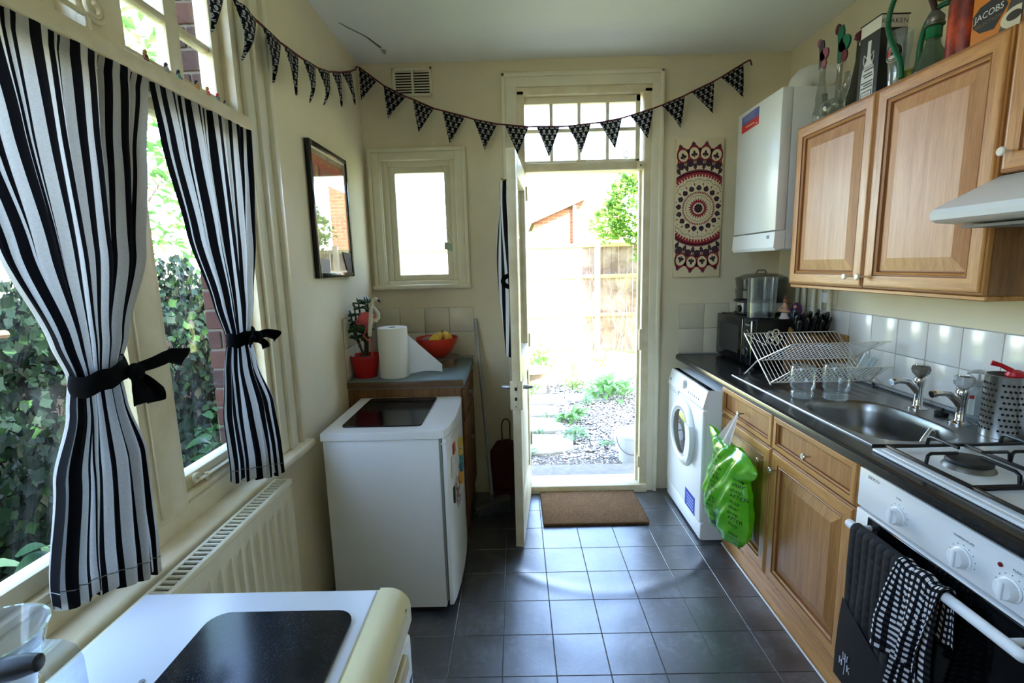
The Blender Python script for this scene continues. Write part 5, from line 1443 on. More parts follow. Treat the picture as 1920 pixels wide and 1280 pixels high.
tag(pq.build('plinth_board', m_oaklh), 'oak plinth board along the floor under the base cabinets', 'plinth')
q = MB().tube([(1.106, .86, .004), (1.106, 2.49, .004)], .0045, 6); tag(q.build('sealant_bead', m_white2), 'thin white sealant bead where the oak plinth meets the floor', 'sealant')
# ---- built-under oven
ov = thing('oven', 'white built-under oven with three dials and black glass door', 'oven', (1.35, 1.15, .2))
OY0, OY1, OX = .858, 1.456, 1.072
q = MB(); q.box(OX+.03, 1.62, OY0, OY1, .16, .90); q.build('housing', m_black, ov)
q = MB(); q.rbox(OX, OX+.03, OY0, OY1, .772, .900, .004, 2); op = q.build('control_panel', m_white, ov)
def otext(s, size, y, z, par, name, col, sx=1.0):
    q = MB(); text(q, s, size, lambda a, b: (OX-.0006, y-a, z+b), sx=sx); return q.build(name, col, par)
m_ink = mat('grey_ink', (66, 68, 76), .5)
otext('BEKO', .0135, 1.394, .881, op, 'maker_name', m_ink, 1.35)
otext('TIMER', .0075, 1.296, .868, op, 'panel_lettering', m_ink); otext('TEMPERATURE', .0085, 1.094, .866, op, 'panel_lettering', m_ink); otext('FUNCTION', .0085, .955, .866, op, 'panel_lettering', m_ink)
for y in (1.293, 1.093, .976):
    q = MB(); q.lathe([(.027, 0), (.027, -.003), (.0235, -.005), (.0225, -.018), (.020, -.021), (0, -.0215)], (OX, y, .818), 28, axis=0)
    t = MB().rbox(-.006, 0, -.006, .006, -.021, .021, .003, 2); q.add([(OX-.0205+v[0], y+v[1], .818+v[2]) for v in t.v], t.f)
    kn = q.build('dial', m_white2, op)
    q = MB()
    for k in range(-4, 5):
        a = k*.45; c, s_ = math.cos(a), math.sin(a)
        q.box(OX-.0007, OX+.001, y-.034*s_-.001, y-.034*s_+.001, .818+.034*c-.001, .818+.034*c+.001)
    q.build('dial_marks', m_ink, op)
q = MB(); q.lathe([(.0055, .001), (.005, -.003), (0, -.004)], (OX, 1.003, .861), 14, axis=0); q.build('pilot_light', mat('red_lamp', (120, 16, 20), .3), op)
q = MB(); q.rbox(OX, OX+.03, OY0, OY1, .20, .764, .004, 2); od = q.build('door', m_white, ov)
MB().rbox(OX-.004, OX+.01, OY0+.004, OY1-.055, .215, .758, .002, 1).build('door_glass', mat('oven_black_glass', (7, 7, 8), .10), od)
q = MB(); q.tube([(1.026, .895, .728), (1.026, 1.415, .728)], .0135, 18); q.sphere((1.026, .895, .728), .0135, 14, 8); q.sphere((1.026, 1.415, .728), .0135, 14, 8)
for y in (.93, 1.385): q.tube([(1.026, y, .728), (OX-.002, y, .728)], .009, 10)
q.build('door_handle', m_white2, od)
# ---- gas hob
hb = thing('gas_hob', 'white enamel gas hob with black pan supports', 'hob', (1.36, 1.16, WZ))
q = MB(); q.rbox(1.108, 1.635, .868, 1.462, WZ-.0, WZ+.010, .004, 3); q.rbox(1.125, 1.618, .885, 1.445, WZ+.008, WZ+.0125, .003, 2); q.build('plate', m_white, hb)
PZ = WZ+.032
for j, (a, b) in enumerate(((1.158, 1.438), (.886, 1.150))):
    q = MB()
    for p0, p1 in (((1.138, a), (1.138, b)), ((1.600, a), (1.600, b)), ((1.138, a), (1.600, a)), ((1.138, b), (1.600, b))):
        q.rbox(min(p0[0], p1[0])-.005, max(p0[0], p1[0])+.005, min(p0[1], p1[1])-.005, max(p0[1], p1[1])+.005, WZ+.018, WZ+.028, .003, 2)
    ps = q.build('pan_support', m_black, hb)
    for bx_ in (1.258, 1.482):
        c = (a+b)/2
        for dx, dy, L_ in ((0, 1, .14), (0, -1, .13), (-1, 0, .12), (1, 0, .118)):
            ex, ey = (bx_, b if dy > 0 else a) if dx == 0 else ((1.138 if bx_ < 1.4 else 1.372) if dx < 0 else (1.372 if bx_ < 1.4 else 1.600), c)
            ix_, iy_ = bx_+dx*.035, c+dy*.035
            MB().tube([(ex, ey, WZ+.024), (lerp(ex, ix_, .04), lerp(ey, iy_, .04), WZ+.050), (lerp(ex, ix_, .14), lerp(ey, iy_, .14), WZ+.056), (ix_, iy_, WZ+.056)], .0048, 8).build('finger', m_black, ps)
    q = MB(); q.rbox(1.366, 1.378, a, b, WZ+.018, WZ+.028, .003, 2); q.build('cross_bar', m_black, ps)
m_cap = mat('burner_cap', (24, 22, 21), .55)
for bx_, by_, r in ((1.258, 1.298, .052), (1.482, 1.298, .040), (1.258, 1.018, .040), (1.482, 1.018, .030)):
    q = MB(); q.lathe([(r*1.15, .0), (r*1.1, .006), (r*.98, .014), (r*.9, .016), (0, .016)], (bx_, by_, WZ+.012), 32); bu = q.build('burner', mat('burner_ring', (120, 116, 108), .4, metal=.7), hb)
    q = MB(); q.lathe([(0, .0155), (r, .0155), (r*1.02, .020), (r*.96, .026), (0, .028)], (bx_, by_, WZ+.012), 32); q.build('cap', m_cap, bu)
# ---- green bag on the drawer knob
def bag_col(nt):
    f = noise(nt, posn(nt), 9, 4)
    return ramp(nt, f, [(.35, (104, 200, 36)), (.55, (134, 220, 60)), (.7, (168, 232, 100))])
m_bag = cloth('green_polythene', bag_col, .22, .45)
bp = m_bag.node_tree.nodes['Principled BSDF']; bp.inputs['Specular IOR Level'].default_value = .8; bp.inputs['Coat Weight'].default_value = .6; bp.inputs['Coat Roughness'].default_value = .12
bg = thing('shopping_bag', 'green plastic shopping bag printed with black words hanging from a drawer knob', 'bag', (.99, 2.18, .25))
BT = [(.235, 2.10, 2.26, .012), (.262, 2.03, 2.34, .050), (.32, 1.985, 2.408, .072), (.40, 1.972, 2.418, .078), (.50, 1.985, 2.385, .070), (.58, 2.01, 2.335, .060), (.63, 1.945, 2.35, .050), (.66, 1.925, 2.39, .040), (.685, 1.97, 2.425, .026), (.700, 2.02, 2.435, .012)]
bxc = .992
def bagx(y, z, side=-1):
    y0, y1, t = interp(BT, z); yc, w = (y0+y1)/2, (y1-y0)/2
    s = max(-1, min(1, (y-yc)/w)); th = t*max(0.0, 1-abs(s)**2.2)**.6
    wr = .008*math.sin(46*(y-2.2)+9*z)*(1-s*s) + .005*math.sin(90*(y+z*.7))*(1-s*s) + .010*math.cos(24*(y-2.22)+5*z)*(1-s*s)*(z-.25)
    return bxc + side*th + wr - .010*(z > .6)*(z-.6)
def bagf(side):
    def fn(u, v):
        z = lerp(.700, .235, v); y0, y1, t = interp(BT, z); y = lerp(y0, y1, u)
        zt = z + (.010*math.sin(u*7+1) if v < .02 else 0)
        return (bagx(y, z, side), y, zt)
    return fn
q = MB(); q.grid(bagf(-1), 60, 60); q.grid(bagf(1), 40, 40); q.build('bag_body', m_bag, bg, 180, fix=False)
q = MB()
def btext(s, size, y, z, rot=-.12):
    cr, sr = math.cos(rot), math.sin(rot)
    def fn(a, b):
        Y, Z = y-(a*cr-b*sr), z+(a*sr+b*cr); return (bagx(Y, Z)-.0022, Y, Z)
    text(q, s, size, fn, align='LEFT')
rows = ['after shop. shop', 'after shop. after', 'shop. AFTER shop', 'after. shop after', 'shop AFTER shop.', 'after shop. after', 'shop. after shop']
for k in range(12):
    z = .655-.0262*k; y0, y1, t = interp(BT, z)
    btext(rows[k % 7][:(11 if k < 7 else 12)], .025, 2.262+.010*((k*5) % 3), z)
    if k > 2: btext(('after', 'shop.', 'AFTER', 'shop')[k % 4], .025, 2.052, z+.012, -.02)
for k in range(4): btext(('after', 'shop', 'after', 'shop.')[k], .025, 2.052, .330-.025*k, 0)
btext('alive', .032, 2.215, .345, -.05)
q.build('printed_words', mat('bag_black_ink', (16, 34, 12), .4), bg, fix=False)
q = MB(); q.prism([(2.215, .325), (2.175, .32), (2.178, .280), (2.215, .288)], lambda a, b, d: (bagx(a, b)-.0015, a, b), 0, 0); q.build('printed_block', bpy.data.materials['bag_black_ink'], bg, fix=False)
q = MB()
def handle(u, v):
    y = lerp(2.255, lerp(2.33, 2.20, u), v)+.006*math.sin(9*u)*v; z = lerp(.822, .680, v)
    w = lerp(.010, .10, v)
    return (lerp(1.058, .985, v)+.010*math.sin(11*u)*v, lerp(2.262, 2.245, v)+(u-.5)*w*1.3, z)
q.grid(handle, 16, 16); q.build('bag_handle', cloth('milky_polythene', lambda nt: lin((226, 220, 214)), .3, .35), bg, 180, fix=False)
# ---- oven glove and tea towel over the oven rail
def quilt():
    m, nt, p, N, L = nodes('black_quilting')
    p.inputs['Base Color'].default_value = lin((15, 14, 17)); p.inputs['Roughness'].default_value = .85
    bump(nt, noise(nt, posn(nt), 300, 2), .3, .001)
    return m
m_quilt = quilt()
mi = thing('oven_glove', 'black quilted double oven glove hanging on the oven rail', 'oven glove', (1.02, 1.31, .3))
def drape(y0, y1, z_end, off, wob, qd=0, taper=0, flare=0):
    L1 = .728+.0135 - z_end
    def fn(u, v):
        s = v*(L1+.19) - .19          # negative: behind the rail
        th0 = .0158+off
        y = lerp(y0, y1, u)
        if s < -.025: x, z = 1.026+th0, .728-(-s-.025)
        elif s < .025:
            a = PI*(.5 - s/.05)
            x, z = 1.026+th0*math.sin(a-PI/2)*1.0, .728+th0*math.cos(a-PI/2)
        else: x, z = 1.026-th0-wob*(s-.025)*.25*(.6+.4*math.sin(5*u+2)), .728-(s-.025)
        k = max(0, s)
        y += (u-.5)*flare*k
        if qd: x -= qd*abs(math.sin(PI*u*7))**.5*abs(math.sin(PI*s*30))**.5*(1 if s > 0 else 0)
        x -= (wob*.12*math.sin(u*9+3*k*6)*k*2 if s > .03 else 0)
        return (min(x, OX-.0062) if s < 0.03 and x > 1.026 else x, y, z)
    return fn
q = MB(); q.grid(drape(1.385, 1.195, .235, .004, .03, .0035), 90, 160); q.build('quilted_cloth', m_quilt, mi, 60)
def pocket(u, v):
    z = lerp(lerp(.500, .405, u), .232, v); y = lerp(1.386, 1.196, u)
    return (1.0015-.003*math.sin(PI*u)-.004*math.sin(PI*v)-.009*v, y, z)
q = MB(); q.grid(pocket, 24, 20); po = q.build('glove_pocket', mat('black_twill', (18, 18, 22), .8), mi, 180)
q = MB()
ec_y, ec_z = 1.335, .305
def em(a, b, r): q.tube([(.9885, ec_y-p[0], ec_z+p[1]) for p in (a, b)], r, 5)
for a, b in (((0, -.035), (.002, .030)), ((-.009, .036), (-.008, .015)), ((.011, .036), (.009, .015)), ((0, .036), (.001, .015)), ((-.008, .015), (.009, .015))): em(a, b, .0014)
em((-.022, .010), (-.022, -.012), .0018); em((-.012, .008), (-.012, -.012), .0018); em((-.022, -.001), (-.012, -.001), .0012)
em((.012, .008), (.012, -.014), .0018); em((.012, -.004), (.022, .006), .0014); em((.014, -.002), (.023, -.015), .0014)
q.build('stitched_emblem', mat('white_stitch', (205, 202, 212), .7), po)
def ging(nt):
    u, v = uvxy(nt)
    a = math_(nt, 'LESS_THAN', math_(nt, 'FRACT', u), .5); b = math_(nt, 'LESS_THAN', math_(nt, 'FRACT', v), .5)
    t = math_(nt, 'MULTIPLY', a, b)
    c = mixc(nt, math_(nt, 'MULTIPLY', math_(nt, 'ADD', a, b), .16), (14, 13, 15), (92, 88, 92))
    return mixc(nt, t, c, (228, 224, 224))
m_ging = cloth('gingham_waffle', ging, .9, .1)
tw = thing('tea_towel', 'black and white gingham tea towel bunched over the oven rail', 'tea towel', (1.0, 1.12, .3))
def towel(y0, y1, z_end, x_off, ph, amp, nu, nv, cu, cv):
    L1 = .75-z_end; S0 = .16
    q = MB(); vs = []; uv = []; fs = []
    for i in range(nv+1):
        for j in range(nu+1):
            u, v = j/nu, i/nv; s = v*(L1+S0)-S0
            w = 1+.55*min(1, max(0, s)*2.5)
            yc = (y0+y1)/2+.045*max(0, s); y = yc+(u-.5)*(y1-y0)*w + .010*math.sin(5*u+ph+9*s)
            r = .0175+x_off
            if s < -.028: x, z = 1.026+r, .730+(s+.028)
            elif s < .028:
                a = PI*(s+.028)/.056; x, z = 1.026+r*math.cos(a), .730+r*math.sin(a)
            else: x, z = 1.026-r-amp*min(1, (s-.028)*6)*(.5+.5*math.sin(2*PI*2.2*u+ph))-.05*(s-.028)*.3, .730-(s-.028)
            z += .004*math.sin(14*u+ph)+(.05*(u-.4)*(v > .96))
            if x > OX-.0065: x = OX-.0065
            k = .0022*math.sin(2*PI*u*cu)*math.sin(2*PI*v*cv) if s > -.02 else 0
            vs.append((x-k, y, z)); uv.append((u*cu, v*cv))
    for i in range(nv):
        for j in range(nu): fs.append((i*(nu+1)+j, i*(nu+1)+j+1, (i+1)*(nu+1)+j+1, (i+1)*(nu+1)+j))
    q.add(vs, fs, 0, uv); return q
towel(1.195, 1.075, .475, .004, .6, .030, 70, 110, 10, 26).build('upper_fold', m_ging, tw, 180, fix=False)
towel(1.150, 1.062, .22, .0, 2.2, .022, 60, 120, 8, 40).build('lower_fold', m_ging, tw, 180, fix=False)
# ---- soap bottle, utensil drainer
sb = thing('soap_bottle', 'clear pump soap bottle against the wall tiles', 'soap bottle', (1.652, 1.712, SZ))
sxx, syy = 1.652, 1.706
q = MB(); q.lathe([(0, 0), (.026, 0), (.028, .004), (.028, .112), (.024, .124), (.012, .130), (.012, .138), (0, .138)], (sxx, syy, SZ+.001), 24); q.build('bottle', glass('soap_plastic', (232, 238, 240), refl=1.3, opac=.22, ocol=(200, 208, 212)), sb)
q = MB(); q.lathe([(.013, .132), (.016, .134), (.016, .150), (.012, .153), (.005, .155), (.005, .176), (0, .176)], (sxx, syy, SZ), 16); q.tube([(sxx+.012, syy-.01, SZ+.184), (sxx, syy, SZ+.185), (sxx-.022, syy+.006, SZ+.184), (sxx-.036, syy+.008, SZ+.178)], [.006, .008, .006, .004], 8); q.build('pump', mat('grey_white_pump', (196, 196, 190), .4), sb)
q = MB(); q.grid(lambda u, v: (sxx-.0286*math.cos(lerp(-.7, .7, u)), syy-.0286*math.sin(lerp(-.7, .7, u)), SZ+lerp(.03, .105, v)), 10, 4); q.build('label', mat('soap_label', (214, 220, 216), .5), sb)
q = MB(); q.grid(lambda u, v: (sxx-.0290*math.cos(lerp(-.1, .6, u)), syy-.0290*math.sin(lerp(-.1, .6, u)), SZ+lerp(.088, .101, v)), 8, 2); q.build('label_red_patch', mat('soap_red', (186, 50, 44), .5), sb)
ux, uy, ur = 1.606, 1.560, .056
ut = thing('utensil_drainer', 'perforated steel utensil drainer beside the hob', 'utensil holder', (ux, uy, WZ))
q = MB(); q.lathe([(ur-.002, .004), (ur, 0), (ur, .205), (ur+.002, .208), (ur-.002, .208), (ur-.002, .004), (0, .004)], (ux, uy, SZ+.0005), 40); ud = q.build('cylinder', m_steel, ut)
hole = MB().lathe([(0, -.0006), (.0040, -.0006), (.0040, .0003), (0, .0003)], (0, 0, 0), 10, axis=0).mesh('hole', m_dark)
for r_ in range(9):
    for k in range(18):
        a = PI + (k-9)*.21 + (r_ % 2)*.105
        if k % 6 == 5: continue
        o = link('hole', hole, ud, (ux+ur*math.cos(a), uy+ur*math.sin(a), SZ+.028+.019*r_)); o.rotation_euler = (0, 0, a-PI)
rc = thing('red_pastry_tool', 'red plastic kitchen tool sticking out of the utensil drainer', 'utensil', (ux, uy, SZ+.2))
q = MB(); q.tube([(ux+.012, uy-.01, SZ+.02), (ux+.006, uy-.012, SZ+.20)], .008, 10); q.lathe([(.0, 0), (.022, .0), (.026, .008), (.022, .020), (.010, .026), (0, .027)], (ux+.010, uy-.012, SZ+.200), 14); q.tube([(ux+.004, uy-.005, SZ+.222), (ux-.018, uy+.012, SZ+.238), (ux-.036, uy+.026, SZ+.244)], [.008, .007, .009], 10)
q.build('plastic', mat('red_plastic', (190, 24, 36), .35), rc)
# ================================================================== ON TOP OF THE WALL CABINETS
TZ = 2.1705
m_cg = glass('bottle_glass', (225, 228, 222), refl=2.4, opac=.14, ocol=(150, 150, 140)); m_sg = glass('smoky_bottle', (150, 152, 138), refl=1.6, opac=.3, ocol=(70, 66, 54))
def rooster(parent, x, y, z, s, body, tail, comb):
    def P(pts, m, nm, d0=-.004, d1=.004):
        q = MB(); q.prism([(a*s, b*s) for a, b in pts], lambda a, b, d: (x+d, y-a, z+b), d0, d1); q.build(nm, m, parent)
    P([(-.020, 0), (.018, 0), (.024, .03), (.014, .055), (.004, .062), (.006, .10), (-.002, .122), (-.020, .12), (-.028, .10), (-.022, .06)], body, 'rooster_body')
    P([(.012+.030*math.cos(a), .055+.028*math.sin(a)) for a in [i*2*PI/14 for i in range(14)]], tail, 'rooster_tail')
    P([(-.030+.014*math.cos(a), .118+.018*math.sin(a)) for a in [i*2*PI/10 for i in range(10)]], comb, 'rooster_comb', -.003, .003)
    P([(.018+.018*math.cos(a), .012+.020*math.sin(a)) for a in [i*2*PI/10 for i in range(10)]], comb, 'rooster_wing', -.006, -.001)
def bottle(lab, x, y, prof, glassm):
    t = thing('decorative_bottle', lab, 'bottle', (x, y, TZ)); MB().lathe(prof, (x, y, TZ), 24).build('glass', glassm, t); return t
m_pk, m_gr, m_gn, m_mr = mat('dusty_pink', (150, 84, 104), .5), mat('slate_grey_paint', (74, 68, 76), .5), mat('jade_green_paint', (14, 104, 78), .45), mat('maroon_paint', (96, 22, 38), .5)
slim = [(0, 0), (.026, 0), (.030, .01), (.030, .05), (.022, .09), (.024, .12), (.016, .17), (.012, .20), (.012, .245), (.014, .25), (0, .25)]
t = bottle('slim clear bottle with a grey and pink rooster stopper', 1.45, 2.425, slim, m_cg); rooster(t, 1.45, 2.432, TZ+.25, 1.0, m_gr, m_pk, m_pk)
slim2 = [(0, 0), (.030, 0), (.034, .012), (.026, .05), (.014, .10), (.011, .15), (.011, .235), (.013, .24), (0, .24)]
t = bottle('clear bottle with a jade green rooster stopper', 1.482, 2.352, slim2, m_cg); rooster(t, 1.482, 2.345, TZ+.245, 1.25, m_gn, m_gn, m_mr)
t = bottle('dark smoky bottle with a dark red rose stopper', 1.512, 2.270, [(0, 0), (.036, 0), (.040, .01), (.040, .07), (.030, .12), (.020, .18), (.015, .22), (.014, .29), (.016, .295), (0, .295)], m_sg)
q = MB(); random.seed(4)
q.sphere((1.512, 2.270, TZ+.320), (.018, .020, .020), 12, 8)
for k in range(7):
    a = 2*PI*k/7; q.sphere((1.512+.013*math.cos(a), 2.270+.016*math.sin(a), TZ+.318), (.010, .012, .016), 8, 6)
q.build('rose', mat('dark_red_rose', (88, 12, 26), .6), t)
q = MB()
for k, (a, b) in enumerate(((-.045, .005), (.045, .018), (-.05, -.015))): q.tube([(1.512, 2.270, TZ+.302), (1.512, 2.270+a*.5, TZ+.306+b*.5), (1.512, 2.270+a, TZ+.304+b)], [.003, .008, .002], 6)
q.build('rose_leaf', mat('dark_leaf', (40, 22, 26), .6), t)
sw = thing('glass_swan', 'clear glass swan-shaped decanter lying among the bottles', 'decanter', (1.422, 2.31, TZ))
q = MB(); q.sphere((1.422, 2.300, TZ+.040), (.036, .062, .036), 18, 12); q.tube([(1.422, 2.335, TZ+.055), (1.422, 2.350, TZ+.085), (1.422, 2.352, TZ+.11)], [.018, .012, .013], 12); q.tube([(1.422, 2.25, TZ+.05), (1.422, 2.215, TZ+.075), (1.422, 2.20, TZ+.12), (1.422, 2.205, TZ+.15)], [.020, .017, .014, .010], 12); q.build('glass', m_cg, sw)
# boxed rum
kx = thing('spirits_box', 'tall black and white boxed bottle of rum on the wall cabinet', 'box', (1.48, 2.09, TZ))
QX0, QX1, QY0, QY1, QZ = 1.432, 1.535, 2.040, 2.150, TZ+.295
q = MB(); q.box(QX0, QX1, QY0, QY1, TZ, QZ-.045, 0); q.box(QX0, QX1, QY0, QY1, QZ-.045, QZ, 1); kb_ = q.build('carton', [mat('box_black', (22, 20, 24), .5), mat('box_white', (206, 202, 194), .5)], kx)
q = MB(); q.box(QX0-.004, QX1+.004, QY0-.004, QY1+.004, QZ, QZ+.003); q.build('lid_edge', mat('box_lid', (20, 18, 18), .5), kx)
q = MB(); xk = QX0-.0006; yc = (QY0+QY1)/2
P_ = [(-.034, .005), (.034, .005), (.036, .09), (.030, .125), (.012, .155), (.009, .18), (.009, .225), (-.009, .225), (-.009, .18), (-.012, .155), (-.030, .125), (-.036, .09)]
q.prism([(yc-a, TZ+b) for a, b in P_], lambda a, b, d: (d, a, b), xk-.0004, xk+.0006, 0)
for s in (-1, 1): q.tube([(xk, yc+s*.012, TZ+.165), (xk, yc+s*.026, TZ+.180), (xk, yc+s*.028, TZ+.155), (xk, yc+s*.022, TZ+.140)], .0022, 5, 0)
for k, (z, w) in enumerate(((.118, .030), (.102, .026), (.092, .030), (.072, .032), (.062, .028), (.052, .032))): q.box(xk-.001, xk, yc-w, yc+w*(.6+.4*((k*3) % 2)), TZ+z-.003, TZ+z+.002, 1)
q.box(xk-.001, xk, yc-.030, yc+.030, TZ+.008, TZ+.038, 1); q.box(xk-.0014, xk-.001, yc-.026, yc+.026, TZ+.012, TZ+.034, 0)
q.build('bottle_print', [mat('print_white', (200, 196, 200), .5), mat('print_dark', (50, 46, 54), .5)], kx)
q = MB(); text(q, 'KRAKEN', .024, lambda a, b: ((QX0+QX1)/2+a, QY0-.0006, QZ-.023+b), 0, 1.15); text(q, 'KRAKEN', .012, lambda a, b: (xk-.0016, yc-a, TZ+.023+b), 0); text(q, 'KRAKEN', .014, lambda a, b: (xk-.0012, yc-a, TZ+.128+b), 0)
q.build('box_lettering', mat('box_ink', (44, 40, 40), .5), kx)
# branded pint glass
pgx, pgy = 1.462, 1.975
pt_ = thing('pint_glass', 'tall clear beer glass with a round red and white emblem', 'glass', (pgx, pgy, TZ))
q = MB(); q.lathe([(0, .004), (.026, 0), (.029, .006), (.030, .06), (.040, .155), (.0405, .205), (.0385, .205), (.038, .155), (.028, .06), (.026, .016), (0, .014)], (pgx, pgy, TZ), 32); q.build('glass', m_clear, pt_)
def onglass(a, b, lift=.0008):
    th = PI+.35 + a/.040; r = .0385+lift; return (pgx+r*math.cos(th), pgy+r*math.sin(th), TZ+.128+b)
def disc(q, r, m, lift, inner=0, n=28, a0=0, a1=2*PI):
    vs = []; fs = []
    for i in range(n+1):
        a = lerp(a0, a1, i/n); vs += [onglass(r*math.cos(a), r*math.sin(a), lift), onglass(inner*math.cos(a), inner*math.sin(a), lift)]
    for i in range(n): fs.append((2*i, 2*i+2, 2*i+3, 2*i+1))
    q.add(vs, fs, m)
q = MB(); disc(q, .034, 0, .0006); disc(q, .032, 1, .0009, .022); disc(q, .016, 2, .0012, .008, 20, -.3, PI+.3); q.add([onglass(a, b, .0012) for a, b in ((-.016, 0), (-.008, 0), (-.008, -.012), (-.016, -.012))]+[onglass(a, b, .0012) for a, b in ((.008, 0), (.016, 0), (.016, -.012), (.008, -.012))]+[onglass(a, b, .0012) for a, b in ((-.004, .004), (.004, .004), (.004, -.010), (-.004, -.010))], [(0, 1, 2, 3), (4, 5, 6, 7)], 2)
q.add([onglass(a, b, .0013) for a, b in ((-.004, .003), (.004, .003), (.004, -.010), (-.004, -.010))], [(0, 1, 2, 3)], 1)
for s, body in ((-1, 'COMPANY'),):
    vs, fs = text_pts(body, .0085, 1.1); P = []
    for v in vs:
        an = (PI/2 - v[0]/.027) if s > 0 else (-PI/2 + v[0]/.027); rr = .027+(v[1] if s > 0 else -v[1]); P.append(onglass(rr*math.cos(an), rr*math.sin(an), .0016))
    q.add(P, fs, 0)
q.build('emblem', [mat('emblem_white', (220, 216, 210), .5), mat('emblem_dark', (44, 40, 42), .5), mat('emblem_red', (190, 30, 44), .5)], pt_, fix=False)
# hookah
hx, hy = 1.478, 1.842
hk = thing('hookah', 'small green hookah with a ribbed green hose on the wall cabinet', 'hookah', (hx, hy, TZ))
q = MB(); q.lathe([(0, 0), (.050, 0), (.054, .008), (.052, .034), (.040, .066), (.024, .098), (.0195, .120), (.0195, .150)], (hx, hy, TZ), 28); q.build('base_jar', glass('frosted_green_glass', (170, 196, 176), refl=1.6, opac=.30, ocol=(110, 130, 108)), hk)
q = MB(); q.lathe([(.020, .122), (.0235, .126), (.0235, .158), (.020, .162)], (hx, hy, TZ), 24); q.build('green_collar', mat('emerald_plastic', (12, 110, 62), .2), hk)
q = MB(); q.lathe([(.020, .160), (.029, .164), (.029, .170), (.025, .174), (.026, .180), (.026, .186), (.026, .192), (.016, .205), (.010, .212), (0, .212)], (hx, hy, TZ), 24); q.build('metal_cap', mat('dull_pewter', (120, 116, 110), .35, metal=.8), hk)
q = MB(); q.tube([(hx, hy, TZ+.205), (hx-.004, hy+.012, TZ+.245), (hx-.010, hy+.028, TZ+.30)], [.009, .010, .013], 12); q.build('stem', mat('dark_maroon_wood', (60, 26, 28), .5), hk)
q = MB(); q.sphere((hx+.012, hy-.004, TZ+.262), .021, 16, 10); q.build('ball', mat('lime_plastic', (120, 148, 30), .3), hk)
q = MB(); hp_ = [(1.41, 1.885, TZ+.012), (1.41, 1.895, TZ+.07), (1.41, 1.925, TZ+.12), (1.41, 1.965, TZ+.20), (1.41, 1.972, TZ+.25), (1.41, 1.945, TZ+.31), (1.43, 1.90, TZ+.335)]
hp2 = [(hx+.01, hy+.075, TZ+.012), (hx+.01, hy+.072, TZ+.08), (hx+.005, hy+.060, TZ+.14), (hx, hy+.035, TZ+.19), (hx+.005, hy+.0, TZ+.222), (hx+.02, hy-.04, TZ+.222), (hx+.04, hy-.07, TZ+.20)]
def smoothpath(P, n):
    P = [Vector(p) for p in P]; out = []
    for i in range(len(P)-1):
        a, b, c, d = P[max(0, i-1)], P[i], P[i+1], P[min(len(P)-1, i+2)]
        for k in range(n):
            t = k/n; out.append(.5*((2*b)+(c-a)*t+(2*a-5*b+4*c-d)*t*t+(3*b-a-3*c+d)*t**3))
    return out+[P[-1]]
for P in (hp_, hp2):
    S_ = smoothpath(P, 14); q.tube(S_, [.0085+.0012*(i % 2) for i in range(len(S_))], 10)
q.build('hose', mat('ribbed_green_hose', (14, 96, 62), .4), hk)
sg_ = MB().lathe([(0, 0), (.022, 0), (.026, .008), (.022, .022), (.020, .034), (.025, .040), (.022, .046), (0, .044)], (1.445, 1.905, TZ), 20)
tag(sg_.build('shot_pot', mat('pale_olive_glaze', (150, 150, 76), .35)), 'little olive green pot at the foot of the hookah', 'pot')
# orange and red tin
tx, ty = 1.470, 1.700
tnn = thing('storage_tin', 'tall round red-orange tin beside the hookah', 'tin', (tx, ty, TZ))
q = MB(); q.lathe([(0, 0), (.052, 0), (.052, .185), (0, .185)], (tx, ty, TZ), 36)
mt_, nt, p, N, L = nodes('tin_print')
L.new(ramp(nt, noise(nt, posn(nt, (1, 1, .8)), 14, 4), [(.35, (60, 18, 14)), (.5, (140, 40, 20)), (.62, (196, 74, 30)), (.72, (120, 30, 20))]), p.inputs['Base Color']); p.inputs['Roughness'].default_value = .3
q.build('body', mt_, tnn)
q = MB(); q.lathe([(.0, .184), (.0535, .184), (.0535, .196), (.050, .198), (0, .196)], (tx, ty, TZ), 36); q.lathe([(.0525, 0), (.0525, .006), (.052, .006)], (tx, ty, TZ), 36); q.build('lid', mat('tin_rim', (60, 54, 50), .3, metal=.8), tnn)
# coffee carton
JX0, JX1, JY0, JY1, JZ = 1.430, 1.500, 1.480, 1.640, TZ+.20
cc = thing('coffee_box', 'orange coffee carton with a black hexagon label, on top of the cabinet', 'box', (1.465, 1.56, TZ))
q = MB(); q.box(JX0, JX1, JY0, JY1, TZ, JZ); q.build('carton', mat('carton_orange', (196, 112, 18), .45), cc)
q = MB(); xx = JX0-.0006; F = lambda a, b, d: (xx-d, JY1-a, TZ+b)
q.prism([(.006, .062), (.030, .040), (.075, .034), (.112, .085), (.085, .125), (.024, .115), (.002, .095)], F, 0, .0006, 0)
q.prism([(.085, .0), (.158, .0), (.158, .16), (.145, .16)], F, 0, .0005, 1)
vsx = [(.140+.045*math.cos(a), .040+.028*math.sin(a)) for a in [i*2*PI/20 for i in range(20)]]
q.prism([p for p in vsx if p[0] < .158], F, .0006, .0012, 2); q.prism([(.134+.022*math.cos(a), .044+.013*math.sin(a)) for a in [i*2*PI/16 for i in range(16)]], F, .0013, .0018, 3)
q.build('label_print', [mat('label_black', (26, 25, 26), .5), mat('label_charcoal', (58, 54, 52), .5), mat('label_cream', (196, 186, 160), .5), mat('label_coffee', (44, 28, 20), .5)], cc, fix=False)
q = MB(); text(q, 'JACOBS', .026, lambda a, b: (xx-.0010, JY1-.055-a, TZ+.086+b+a*.06)); q.build('brand_lettering', mat('lettering_white', (214, 210, 204), .5), cc)
q = MB(); text(q, 'SELECTION', .015, lambda a, b: (xx-.0010, JY1-.055-a, TZ+.062+b+a*.06), 0, 1.1); q.build('variety_lettering', mat('lettering_bronze', (120, 96, 60), .5), cc)

